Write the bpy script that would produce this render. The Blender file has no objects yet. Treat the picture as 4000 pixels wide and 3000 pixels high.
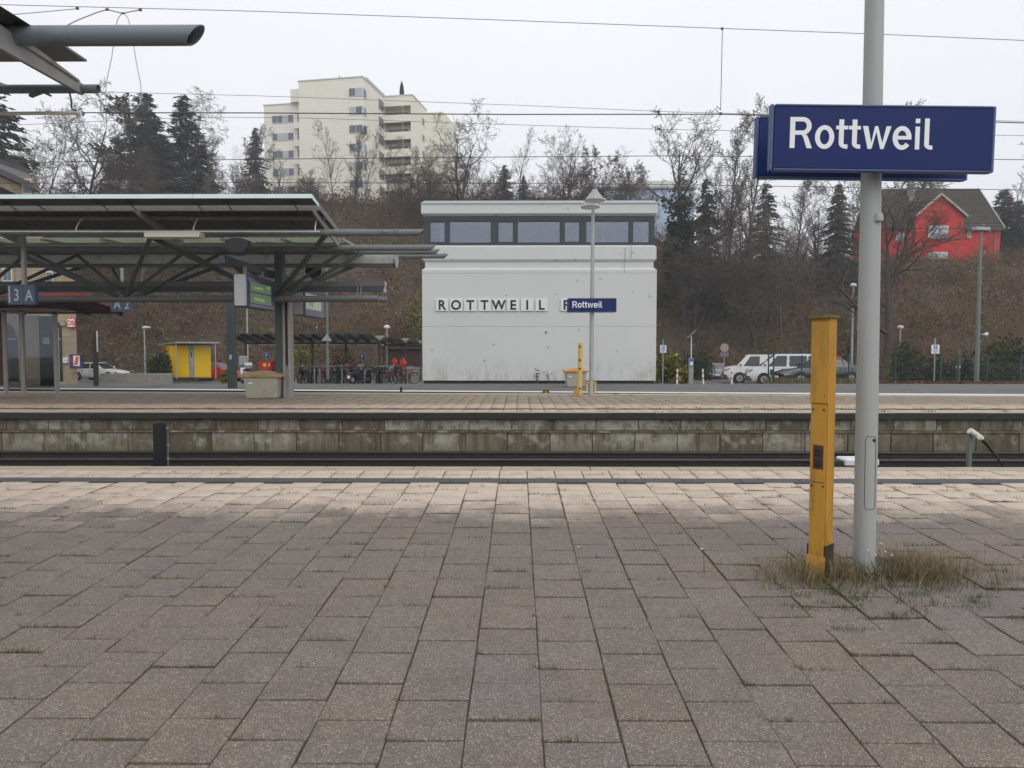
import bpy, math, random
import numpy as np
from mathutils import Vector, Matrix, Euler

sc = bpy.context.scene
col = sc.collection
R = math.radians

# ------------------------------------------------------------------ camera
CAMZ = 1.334
F = 2850.0                      # focal length in pixels of the 4000 x 3000 photograph
cam_d = bpy.data.cameras.new('camera')
cam_d.sensor_width = 36.0
cam_d.lens = 36.0 * F / 4000.0
cam_d.clip_start = 0.05
cam_d.clip_end = 3000.0
cam = bpy.data.objects.new('camera', cam_d)
col.objects.link(cam)
cam.location = (0, 0, CAMZ)
cam.rotation_euler = (R(90 - 2.69), 0, R(0.5))
sc.camera = cam
CR = cam.rotation_euler.to_matrix()

# ------------------------------------------------------------------ sky and sun (overcast November day)
w = bpy.data.worlds.new('World'); sc.world = w; w.use_nodes = True
nt = w.node_tree; nt.nodes.clear()
wo = nt.nodes.new('ShaderNodeOutputWorld'); bg = nt.nodes.new('ShaderNodeBackground')
sky = nt.nodes.new('ShaderNodeTexSky'); sky.sky_type = 'NISHITA'; sky.sun_disc = False
SUN_EL, SUN_AZ = R(38), R(150)
sky.sun_elevation = SUN_EL; sky.sun_rotation = SUN_AZ
sky.air_density = 1.0; sky.dust_density = 6.0; sky.ozone_density = 1.0
hs = nt.nodes.new('ShaderNodeHueSaturation'); hs.inputs['Saturation'].default_value = 0.12
# closed cloud layer: nearly even white, a little brighter overhead than at the horizon
tc = nt.nodes.new('ShaderNodeTexCoord'); sx = nt.nodes.new('ShaderNodeSeparateXYZ')
rp = nt.nodes.new('ShaderNodeValToRGB')
rp.color_ramp.elements[0].position = 0.0; rp.color_ramp.elements[0].color = (0.84, 0.868, 0.925, 1)
rp.color_ramp.elements[1].position = 1.0; rp.color_ramp.elements[1].color = (1.02, 1.03, 1.05, 1)
ncl = nt.nodes.new('ShaderNodeTexNoise'); ncl.inputs['Scale'].default_value = 1.6; ncl.inputs['Detail'].default_value = 4
ncm = nt.nodes.new('ShaderNodeMapRange'); ncm.inputs[3].default_value = 0.93; ncm.inputs[4].default_value = 1.06
vm = nt.nodes.new('ShaderNodeVectorMath'); vm.operation = 'SCALE'
k10 = nt.nodes.new('ShaderNodeVectorMath'); k10.operation = 'SCALE'; k10.inputs['Scale'].default_value = 11.0
mx = nt.nodes.new('ShaderNodeMix'); mx.data_type = 'RGBA'; mx.inputs[0].default_value = 0.88
L = nt.links.new
L(sky.outputs[0], hs.inputs['Color']); L(tc.outputs['Generated'], sx.inputs[0]); L(sx.outputs['Z'], rp.inputs[0])
L(tc.outputs['Generated'], ncl.inputs['Vector']); L(ncl.outputs['Fac'], ncm.inputs[0])
L(rp.outputs[0], vm.inputs[0]); L(ncm.outputs[0], vm.inputs['Scale']); L(vm.outputs[0], k10.inputs[0])
L(hs.outputs[0], mx.inputs[6]); L(k10.outputs[0], mx.inputs[7]); L(mx.outputs[2], bg.inputs[0])
bg.inputs[1].default_value = 0.1
L(bg.outputs[0], wo.inputs[0])
sun_d = bpy.data.lights.new('sun', 'SUN'); sun_d.energy = 0.85; sun_d.angle = R(60); sun_d.color = (1.0, 0.97, 0.93)
sun = bpy.data.objects.new('sun', sun_d); col.objects.link(sun)
# light comes from behind the camera's right shoulder, high
sdir = Vector((math.sin(SUN_AZ) * math.cos(SUN_EL), math.cos(SUN_AZ) * math.cos(SUN_EL), math.sin(SUN_EL)))
sun.rotation_euler = sdir.to_track_quat('Z', 'Y').to_euler()
sc.view_settings.view_transform = 'Standard'
sc.view_settings.look = 'None'
sc.view_settings.exposure = 0.08
sc.view_settings.gamma = 1.0
sc.view_settings.use_curve_mapping = False

# ------------------------------------------------------------------ helpers
def at(u, v, Y):
    """world point at distance Y in front of the camera, seen in direction (u, v) of the photograph"""
    d = CR @ Vector(((u - 2000) / F, -(v - 1500) / F, -1.0))
    return Vector((0, 0, CAMZ)) + d * (Y / d.y)
def atx(u, Y): return at(u, 1366, Y).x
def atz(u, v, Y): return at(u, v, Y).z

rng = np.random.default_rng(7)
random.seed(7)

class MB:
    def __init__(s): s.v = []; s.f = []; s.m = []
    def add(s, vs, fs, mi=0):
        o = len(s.v); s.v.extend([tuple(p) for p in vs])
        for f in fs: s.f.append(tuple(i + o for i in f)); s.m.append(mi)
        return s
    def bx(s, x0, x1, y0, y1, z0, z1, mi=0, rz=0):
        vs = [(x0,y0,z0),(x1,y0,z0),(x1,y1,z0),(x0,y1,z0),(x0,y0,z1),(x1,y0,z1),(x1,y1,z1),(x0,y1,z1)]
        if rz:
            cx, cy = (x0+x1)/2, (y0+y1)/2; c, n = math.cos(rz), math.sin(rz)
            vs = [(cx+(x-cx)*c-(y-cy)*n, cy+(x-cx)*n+(y-cy)*c, z) for x, y, z in vs]
        return s.add(vs, [(3,2,1,0),(4,5,6,7),(0,1,5,4),(1,2,6,5),(2,3,7,6),(3,0,4,7)], mi)
    def box(s, c, d, mi=0, rz=0): return s.bx(c[0]-d[0]/2, c[0]+d[0]/2, c[1]-d[1]/2, c[1]+d[1]/2, c[2]-d[2]/2, c[2]+d[2]/2, mi, rz)
    def path(s, pts, r, n=8, mi=0, cap=True, hollow=False):
        pts = [Vector(p) for p in pts]; k = len(pts)
        rs = r if isinstance(r, (list, tuple)) else [r] * k
        o = len(s.v); pu = None
        for i, p in enumerate(pts):
            t = (pts[min(i+1, k-1)] - pts[max(i-1, 0)]).normalized()
            if pu is None: u = t.cross(Vector((0,0,1)) if abs(t.z) < .9 else Vector((0,1,0))).normalized()
            else: u = (pu - t * pu.dot(t)).normalized()
            pu = u; q = t.cross(u)
            for j in range(n):
                a = 2*math.pi*(j+.5)/n
                s.v.append(tuple(p + (u*math.cos(a) + q*math.sin(a)) * rs[i]))
        for i in range(k-1):
            for j in range(n):
                a = o+i*n+j; b = o+i*n+(j+1) % n
                s.f.append((a, b, b+n, a+n)); s.m.append(mi)
        if cap:
            s.f.append(tuple(o+j for j in range(n-1, -1, -1))); s.m.append(mi)
            s.f.append(tuple(o+(k-1)*n+j for j in range(n))); s.m.append(mi)
        return s
    def tube(s, p0, p1, r0, r1=None, n=8, mi=0): return s.path([p0, p1], [r0, r0 if r1 is None else r1], n, mi)
    def bar(s, p0, p1, w, h, mi=0):
        """rectangular bar between two points, w across, h upright"""
        p0, p1 = Vector(p0), Vector(p1); t = (p1-p0).normalized()
        u = t.cross(Vector((0,0,1)) if abs(t.z) < .95 else Vector((0,1,0))).normalized(); q = u.cross(t)
        vs = [p + u*a*w/2 + q*b*h/2 for p in (p0, p1) for a, b in ((-1,-1),(1,-1),(1,1),(-1,1))]
        return s.add(vs, [(0,1,2,3),(7,6,5,4),(0,4,5,1),(1,5,6,2),(2,6,7,3),(3,7,4,0)], mi)
    def prism(s, poly, axis, a, b, mi=0):
        n = len(poly)
        g = {'y': lambda p, t: (p[0], t, p[1]), 'x': lambda p, t: (t, p[0], p[1]), 'z': lambda p, t: (p[0], p[1], t)}[axis]
        vs = [g(p, a) for p in poly] + [g(p, b) for p in poly]
        fs = [tuple(range(n-1, -1, -1)), tuple(range(n, 2*n))] + [(i, (i+1) % n, n+(i+1) % n, n+i) for i in range(n)]
        return s.add(vs, fs, mi)
    def lathe(s, prof, c=(0,0,0), n=16, axis='z', mi=0):
        o = len(s.v); k = len(prof)
        for r, h in prof:
            for j in range(n):
                a = 2*math.pi*j/n; x, y = r*math.cos(a), r*math.sin(a)
                p = (x, y, h) if axis == 'z' else ((h, x, y) if axis == 'x' else (x, h, y))
                s.v.append((c[0]+p[0], c[1]+p[1], c[2]+p[2]))
        for i in range(k-1):
            for j in range(n):
                a = o+i*n+j; b = o+i*n+(j+1) % n
                s.f.append((a, b, b+n, a+n)); s.m.append(mi)
        s.f.append(tuple(o+j for j in range(n))); s.m.append(mi)
        s.f.append(tuple(o+(k-1)*n+j for j in range(n))); s.m.append(mi)
        return s
    def quad(s, *p, mi=0): return s.add(p, [tuple(range(len(p)))], mi)
    def build(s, name, mats, parent=None, smooth=False, bevel=0, segs=1):
        me = bpy.data.meshes.new(name)
        vs = s.v
        if parent is not None:
            l = parent.location
            if parent.parent is not None: l = l + parent.parent.location
            vs = [(x-l.x, y-l.y, z-l.z) for x, y, z in vs]
        me.from_pydata(vs, [], s.f)
        mats = mats if isinstance(mats, (list, tuple)) else [mats]
        for m in mats: me.materials.append(m)
        if len(mats) > 1: me.polygons.foreach_set('material_index', s.m)
        import bmesh
        bm = bmesh.new(); bm.from_mesh(me); bmesh.ops.recalc_face_normals(bm, faces=bm.faces); bm.to_mesh(me); bm.free()
        if smooth:
            me.shade_smooth()
            if smooth != 'all': me.set_sharp_from_angle(angle=R(40))
        o = bpy.data.objects.new(name, me); col.objects.link(o)
        if parent is not None: o.parent = parent
        if bevel:
            b = o.modifiers.new('bevel', 'BEVEL'); b.width = bevel; b.segments = segs; b.limit_method = 'ANGLE'
        return o

def npmesh(name, V, Fq, mats, parent=None, attr=None, smooth=False, mi=None, uv=None):
    """fast mesh from numpy arrays: V (n,3), Fq (m,k)"""
    me = bpy.data.meshes.new(name)
    V = np.asarray(V, dtype=np.float32); Fq = np.asarray(Fq, dtype=np.int32); m, k = Fq.shape
    me.vertices.add(len(V)); me.vertices.foreach_set('co', V.ravel())
    me.loops.add(m*k); me.loops.foreach_set('vertex_index', Fq.ravel())
    me.polygons.add(m); me.polygons.foreach_set('loop_start', np.arange(0, m*k, k, dtype=np.int32))
    mats = mats if isinstance(mats, (list, tuple)) else [mats]
    for q in mats: me.materials.append(q)
    if mi is not None: me.polygons.foreach_set('material_index', np.asarray(mi, dtype=np.int32))
    if attr is not None:
        a = me.attributes.new('rnd', 'FLOAT', 'FACE'); a.data.foreach_set('value', np.asarray(attr, dtype=np.float32))
    if uv is not None: me.uv_layers.new(name='uv').data.foreach_set('uv', np.asarray(uv, dtype=np.float32)[Fq.ravel()].ravel())
    if smooth: me.polygons.foreach_set('use_smooth', np.ones(m, dtype=bool))
    me.update(calc_edges=True); me.validate()
    o = bpy.data.objects.new(name, me); col.objects.link(o)
    if parent is not None: o.parent = parent
    return o

def tag(o, label=None, cat=None, group=None, kind=None):
    if label: o['label'] = label
    if cat: o['category'] = cat
    if group: o['group'] = group
    if kind: o['kind'] = kind
    return o
def thing(name, label, cat, loc=(0,0,0), group=None):
    o = bpy.data.objects.new(name, None); col.objects.link(o); o.location = loc
    o.empty_display_size = .2
    return tag(o, label, cat, group)
def struct(o): o['kind'] = 'structure'; return o
def copy_tree(o, parent=None):
    c = o.copy(); col.objects.link(c); c.parent = parent
    for ch in o.children: copy_tree(ch, c)
    return c

def text(name, s, size, mat, parent, loc, rot=(90,0,0), ext=.002, off=0.0, align='LEFT', sx=1.0, space=1.0):
    cu = bpy.data.curves.new(name, 'FONT'); cu.body = s; cu.size = size; cu.extrude = ext; cu.offset = off
    cu.align_x = align; cu.space_character = space; cu.resolution_u = 6
    o = bpy.data.objects.new(name, cu); col.objects.link(o)
    me = bpy.data.meshes.new_from_object(o.evaluated_get(bpy.context.evaluated_depsgraph_get()))
    bpy.data.objects.remove(o); me.materials.clear(); me.materials.append(mat)
    q = bpy.data.objects.new(name, me); col.objects.link(q)
    l = Vector(loc)
    if parent is not None:
        q.parent = parent; l = l - parent.location
        if parent.parent is not None: l = l - parent.parent.location
    q.location = l; q.rotation_euler = tuple(R(a) for a in rot); q.scale = (sx, 1, 1)
    return q

# ------------------------------------------------------------------ materials
class NT:
    def __init__(s, name):
        s.m = bpy.data.materials.new(name); s.m.use_nodes = True; s.t = s.m.node_tree; s.t.nodes.clear()
        s.out = s.t.nodes.new('ShaderNodeOutputMaterial'); s.b = s.t.nodes.new('ShaderNodeBsdfPrincipled')
        s.t.links.new(s.b.outputs[0], s.out.inputs[0])
    def n(s, kind, **kw):
        q = s.t.nodes.new('ShaderNode' + kind)
        for k, v in kw.items():
            if hasattr(q, k): setattr(q, k, v)
            else: q.inputs[k].default_value = v
        return q
    def l(s, a, b): s.t.links.new(a, b)
    def coords(s, kind='Object'):
        if kind == 'World': return s.n('NewGeometry').outputs['Position']
        return s.n('TexCoord').outputs[kind]
    def noise(s, vec, scale, detail=4, rough=.6, sc3=None, dist=0):
        q = s.n('TexNoise'); q.inputs['Scale'].default_value = scale; q.inputs['Detail'].default_value = detail; q.inputs['Roughness'].default_value = rough
        q.inputs['Distortion'].default_value = dist
        if sc3:
            mp = s.n('Mapping'); mp.inputs['Scale'].default_value = sc3; s.l(vec, mp.inputs['Vector']); vec = mp.outputs[0]
        s.l(vec, q.inputs['Vector']); return q.outputs['Fac']
    def ramp(s, fac, stops):
        q = s.n('ValToRGB'); e = q.color_ramp.elements
        while len(e) < len(stops): e.new(.5)
        for i, (p, c) in enumerate(stops):
            e[i].position = p; e[i].color = (c, c, c, 1) if isinstance(c, (int, float)) else (*c, 1)
        s.l(fac, q.inputs[0]); return q.outputs[0]
    def mix(s, fac, a, b, mode='MIX'):
        q = s.n('Mix'); q.data_type = 'RGBA'; q.blend_type = mode
        for x, i in ((fac, 0), (a, 6), (b, 7)):
            if isinstance(x, (int, float)): q.inputs[i].default_value = x
            elif isinstance(x, tuple): q.inputs[i].default_value = (*x, 1)
            else: s.l(x, q.inputs[i])
        return q.outputs[2]
    def math(s, op, a, b=0.0, clamp=False):
        q = s.n('Math'); q.operation = op; q.use_clamp = clamp
        for x, i in ((a, 0), (b, 1)):
            if isinstance(x, (int, float)): q.inputs[i].default_value = x
            else: s.l(x, q.inputs[i])
        return q.outputs[0]
    def bump(s, h, strength=.3, dist=.01):
        q = s.n('Bump'); q.inputs['Strength'].default_value = strength; q.inputs['Distance'].default_value = dist
        s.l(h, q.inputs['Height']); s.l(q.outputs[0], s.b.inputs['Normal'])
    def fin(s, colr, rough=.7, metal=0, spec=.5):
        if isinstance(colr, tuple): s.b.inputs['Base Color'].default_value = (*colr, 1)
        else: s.l(colr, s.b.inputs['Base Color'])
        if isinstance(rough, (int, float)): s.b.inputs['Roughness'].default_value = rough
        else: s.l(rough, s.b.inputs['Roughness'])
        s.b.inputs['Metallic'].default_value = metal; s.b.inputs['Specular IOR Level'].default_value = spec
        return s.m

def wm(name, c, var=.25, scale=3.0, rough=.6, metal=0, bump=0, dirt=None, dscale=1.2, dthr=(.55,.75), sc3=None, co='Object', spec=.5):
    """weathered paint / metal / masonry: two noise scales, optional dirt patches"""
    t = NT(name); vec = t.coords(co)
    a = t.noise(vec, scale, 5, .65, sc3); b = t.noise(vec, scale*9, 3)
    lo = tuple(x*(1-var) for x in c); hi = tuple(min(1, x*(1+var)) for x in c)
    k = t.mix(t.ramp(a, [(.3, 0.0), (.7, 1.0)]), lo, hi)
    k = t.mix(.35, k, t.mix(b, lo, hi))
    if dirt: k = t.mix(t.ramp(t.noise(vec, dscale, 6, .7, sc3), [(dthr[0], 0.0), (dthr[1], 1.0)]), k, dirt)
    rr = t.ramp(a, [(.3, max(.05, rough-.12)), (.7, min(1, rough+.12))])
    if bump: t.bump(b, bump, .01)
    return t.fin(k, rr, metal, spec)
# ------------------------------------------------------------------ material library
M = {}
M['sign_blue'] = wm('sign_blue', (.011, .024, .118), .06, 2, .5, spec=.18)
M['sign_edge'] = wm('sign_edge', (.05, .09, .2), .2, 4, .4)
M['sign_under'] = wm('sign_under', (.03, .05, .09), .2, 4, .5)
M['white_film'] = wm('white_film', (.82, .83, .84), .03, 3, .45)
M['grey_pole'] = wm('grey_pole', (.36, .37, .36), .07, 2.5, .5, dirt=(.24,.23,.21), dscale=3, dthr=(.62,.85), sc3=(1,1,.3), bump=.06)
M['yellow_old'] = wm('yellow_old', (.50, .25, .026), .12, 3, .55, dirt=(.13,.08,.03), dscale=6, dthr=(.47,.72), sc3=(1,1,.22), bump=.2)
M['yellow_pale'] = wm('yellow_pale', (.60, .42, .10), .15, 6, .6, dirt=(.2,.15,.08), dscale=7, dthr=(.56,.8), sc3=(1,1,.2))
M['moss_cap'] = wm('moss_cap', (.17, .13, .04), .5, 25, .9, bump=.5)
M['black'] = wm('black', (.012, .012, .013), .2, 8, .45)
M['rubber'] = wm('rubber', (.016, .016, .017), .25, 8, .85)
M['canopy_green'] = wm('canopy_green', (.062, .074, .068), .18, 2, .5, dirt=(.06,.055,.045), dscale=2.5, dthr=(.5,.8))
M['column_green'] = wm('column_green', (.048, .066, .062), .15, 2, .5, sc3=(1,1,.3))
M['pipe_grey'] = wm('pipe_grey', (.15, .155, .16), .14, 3, .55, dirt=(.06,.055,.05), dscale=3, dthr=(.5,.8))
M['pipe_blue'] = wm('pipe_blue', (.16, .19, .225), .1, 3, .5, dirt=(.08,.085,.09), dscale=1.5, dthr=(.5,.85))
M['column_grey'] = wm('column_grey', (.29, .27, .26), .1, 3, .55, sc3=(1,1,.3), dirt=(.17,.16,.15))
M['arm_grey'] = wm('arm_grey', (.30, .295, .28), .14, 3, .6, dirt=(.15,.13,.1), dscale=3)
M['deck_dark'] = wm('deck_dark', (.075, .07, .068), .2, 2, .5)
M['deck_grey'] = wm('deck_grey', (.17, .165, .16), .15, 2, .55)
M['fascia'] = wm('fascia', (.74, .88, .88), .08, 3, .4)
M['galv'] = wm('galv', (.42, .43, .44), .12, 5, .45, metal=.3)
M['zinc'] = wm('zinc', (.33, .37, .40), .1, 1.5, .5, metal=.2)
M['cream'] = wm('cream', (.66, .62, .52), .08, 6, .5)
M['conduit'] = wm('conduit', (.62, .62, .6), .08, 6, .3)
M['dark_box'] = wm('dark_box', (.018, .02, .026), .2, 4, .5)
M['gutter_blue'] = wm('gutter_blue', (.05, .062, .08), .2, 2, .5)
M['gutter_grey'] = wm('gutter_grey', (.13, .12, .11), .2, 2, .6, dirt=(.13,.14,.06), dscale=2)
M['gutter_light'] = wm('gutter_light', (.42, .42, .40), .12, 2, .6, dirt=(.18,.19,.09), dscale=3, dthr=(.5,.75))
M['display_frame'] = wm('display_frame', (.035, .038, .10), .15, 3, .45)
M['display_side'] = wm('display_side', (.42, .42, .44), .05, 3, .5)
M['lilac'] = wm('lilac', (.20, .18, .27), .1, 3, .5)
M['wire'] = wm('wire', (.075, .068, .066), .2, 3, .6)
M['wire_pale'] = wm('wire_pale', (.19, .185, .19), .15, 3, .6)
M['rope'] = wm('rope', (.42, .42, .43), .1, 10, .7)
M['copper'] = wm('copper', (.16, .06, .045), .3, 20, .6)
M['rail_side'] = wm('rail_side', (.026, .020, .017), .35, 4, .8, bump=.3)
M['rail_top'] = wm('rail_top', (.11, .105, .10), .2, 4, .4, metal=.6)
M['sleeper'] = wm('sleeper', (.09, .085, .078), .3, 3, .9)
M['glass_frame'] = wm('glass_frame', (.030, .040, .047), .12, 3, .5)
M['bin_beige'] = wm('bin_beige', (.37, .35, .28), .08, 3, .55, dirt=(.24,.22,.17), dscale=2)
M['bin_lid'] = wm('bin_lid', (.36, .24, .10), .18, 5, .6, dirt=(.20,.15,.08), dscale=3)
M['bin_lid_orange'] = wm('bin_lid_orange', (.52, .22, .05), .15, 5, .6, dirt=(.2,.13,.07), dscale=3)
M['red'] = wm('red', (.55, .02, .025), .1, 5, .45)
M['sign_red'] = wm('sign_red', (.50, .02, .03), .05, 5, .45)
M['letter_black'] = wm('letter_black', (.012, .012, .014), .1, 8, .5)
M['post_yellow'] = wm('post_yellow', (.86, .56, .010), .05, 3, .45)
M['locker_grey'] = wm('locker_grey', (.30, .31, .32), .08, 4, .45)
M['locker_roof'] = wm('locker_roof', (.36, .38, .40), .1, 2, .5)
M['timber_brown'] = wm('timber_brown', (.075, .035, .028), .3, 4, .75)
M['timber_red'] = wm('timber_red', (.22, .05, .045), .2, 4, .7)
M['steel_brown'] = wm('steel_brown', (.05, .047, .042), .2, 4, .6)
M['post_taupe'] = wm('post_taupe', (.27, .245, .21), .12, 3, .55, sc3=(1,1,.3))
M['lamp_green'] = wm('lamp_green', (.15, .185, .155), .15, 4, .6)
M['lamp_grey'] = wm('lamp_grey', (.36, .37, .38), .1, 4, .5)
M['lamp_white'] = wm('lamp_white', (.72, .73, .74), .05, 4, .4)
M['cone_grey'] = wm('cone_grey', (.33, .35, .35), .1, 4, .5)
M['traffic_back'] = wm('traffic_back', (.38, .26, .23), .08, 4, .5)
M['traffic_blue'] = wm('traffic_blue', (.015, .09, .42), .05, 4, .4)
M['fence_green'] = wm('fence_green', (.012, .05, .05), .15, 4, .5)
M['parapet_white'] = wm('parapet_white', (.62, .63, .62), .05, 3, .7)
M['bark'] = wm('bark', (.058, .047, .040), .35, 3, .95, bump=.4)
M['bark_grey'] = wm('bark_grey', (.12, .108, .092), .3, 3, .95, bump=.4)
M['twig'] = wm('twig', (.102, .078, .062), .3, 1, .95)
M['twig_pale'] = wm('twig_pale', (.165, .14, .118), .3, 1, .95)
M['twig_brown'] = wm('twig_brown', (.135, .086, .056), .35, .6, .95, co='World')
M['chrome'] = wm('chrome', (.55, .56, .57), .05, 8, .25, metal=.8)
M['alloy'] = wm('alloy', (.45, .46, .47), .08, 8, .4, metal=.4)
M['tail_red'] = wm('tail_red', (.42, .012, .012), .1, 8, .25)
M['plastic_grey'] = wm('plastic_grey', (.045, .047, .05), .15, 6, .6)
M['concrete'] = wm('concrete', (.27, .26, .24), .2, 2, .9, bump=.3, dirt=(.14,.13,.1), dscale=1.5)
M['car_glass'] = wm('car_glass', (.030, .036, .040), .1, 4, .05, spec=.9)
M['car_glass_pale'] = wm('car_glass_pale', (.10, .12, .12), .1, 4, .06, spec=.9)
M['door_glass'] = wm('door_glass', (.022, .022, .025), .2, 2, .08, spec=.7)

def paint(name, c, rough=.28, metal=.0):
    t = NT(name); v = t.coords(); a = t.noise(v, 2.5, 4)
    k = t.mix(t.ramp(a, [(.4, 0.0), (.75, .25)]), c, tuple(x*.7+.02 for x in c))
    t.fin(k, rough, metal); t.b.inputs['Coat Weight'].default_value = .5; t.b.inputs['Coat Roughness'].default_value = .08
    return t.m
M['paint_white'] = paint('paint_white', (.72, .73, .74))
M['paint_cream'] = paint('paint_cream', (.70, .69, .64))
M['paint_navy'] = paint('paint_navy', (.016, .021, .030), .25, .3)
M['paint_silver'] = paint('paint_silver', (.22, .23, .24), .35, .5)
M['paint_red'] = paint('paint_red', (.45, .015, .03))
M['paint_dark'] = paint('paint_dark', (.02, .021, .024))
M['paint_lightgrey'] = paint('paint_lightgrey', (.42, .43, .44), .35, .3)
M['paint_yellow'] = paint('paint_yellow', (.7, .6, .02))

def attr_leaf(name, stops, rough=.8, trans=.0):
    """leaves or grass: colour picked per blade from the face attribute rnd"""
    t = NT(name); a = t.n('Attribute'); a.attribute_name = 'rnd'
    k = t.ramp(a.outputs['Fac'], stops)
    t.fin(k, rough, 0, .25); return t.m
M['leaf_hill'] = attr_leaf('leaf_hill', [(0, (.050,.029,.017)), (.20, (.098,.054,.032)), (.46, (.195,.092,.046)), (.60, (.15,.090,.048)), (.72, (.105,.102,.030)), (.84, (.14,.15,.036)), (.92, (.29,.15,.055)), (1, (.38,.29,.10))])
M['leaf_ground'] = attr_leaf('leaf_ground', [(0, (.07,.035,.02)), (.6, (.16,.08,.045)), (1, (.28,.15,.08))])
M['leaf_yellow'] = attr_leaf('leaf_yellow', [(0, (.045,.055,.012)), (.5, (.12,.13,.02)), (1, (.30,.25,.035))])
M['leaf_green'] = attr_leaf('leaf_green', [(0, (.018,.026,.012)), (.6, (.04,.055,.02)), (.9, (.075,.085,.025)), (1, (.10,.06,.03))])
M['leaf_rust'] = attr_leaf('leaf_rust', [(0, (.05,.028,.016)), (.6, (.12,.06,.025)), (1, (.20,.11,.04))])
M['leaf_purple'] = attr_leaf('leaf_purple', [(0, (.045,.025,.025)), (1, (.105,.06,.055))])
M['needle'] = attr_leaf('needle', [(0, (.024,.033,.029)), (.6, (.052,.068,.054)), (1, (.085,.10,.072))])
M['ivy'] = attr_leaf('ivy', [(0, (.012,.018,.010)), (.7, (.03,.042,.02)), (1, (.055,.065,.03))])
M['grass_dry'] = attr_leaf('grass_dry', [(0, (.10,.07,.035)), (.5, (.22,.155,.085)), (.85, (.32,.25,.15)), (1, (.10,.13,.04))])
M['grass_mix'] = attr_leaf('grass_mix', [(0, (.05,.07,.02)), (.45, (.10,.12,.04)), (.6, (.20,.14,.07)), (1, (.30,.22,.13))])
M['grass_green'] = attr_leaf('grass_green', [(0, (.03,.05,.015)), (.7, (.07,.11,.03)), (1, (.15,.14,.06))])

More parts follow.
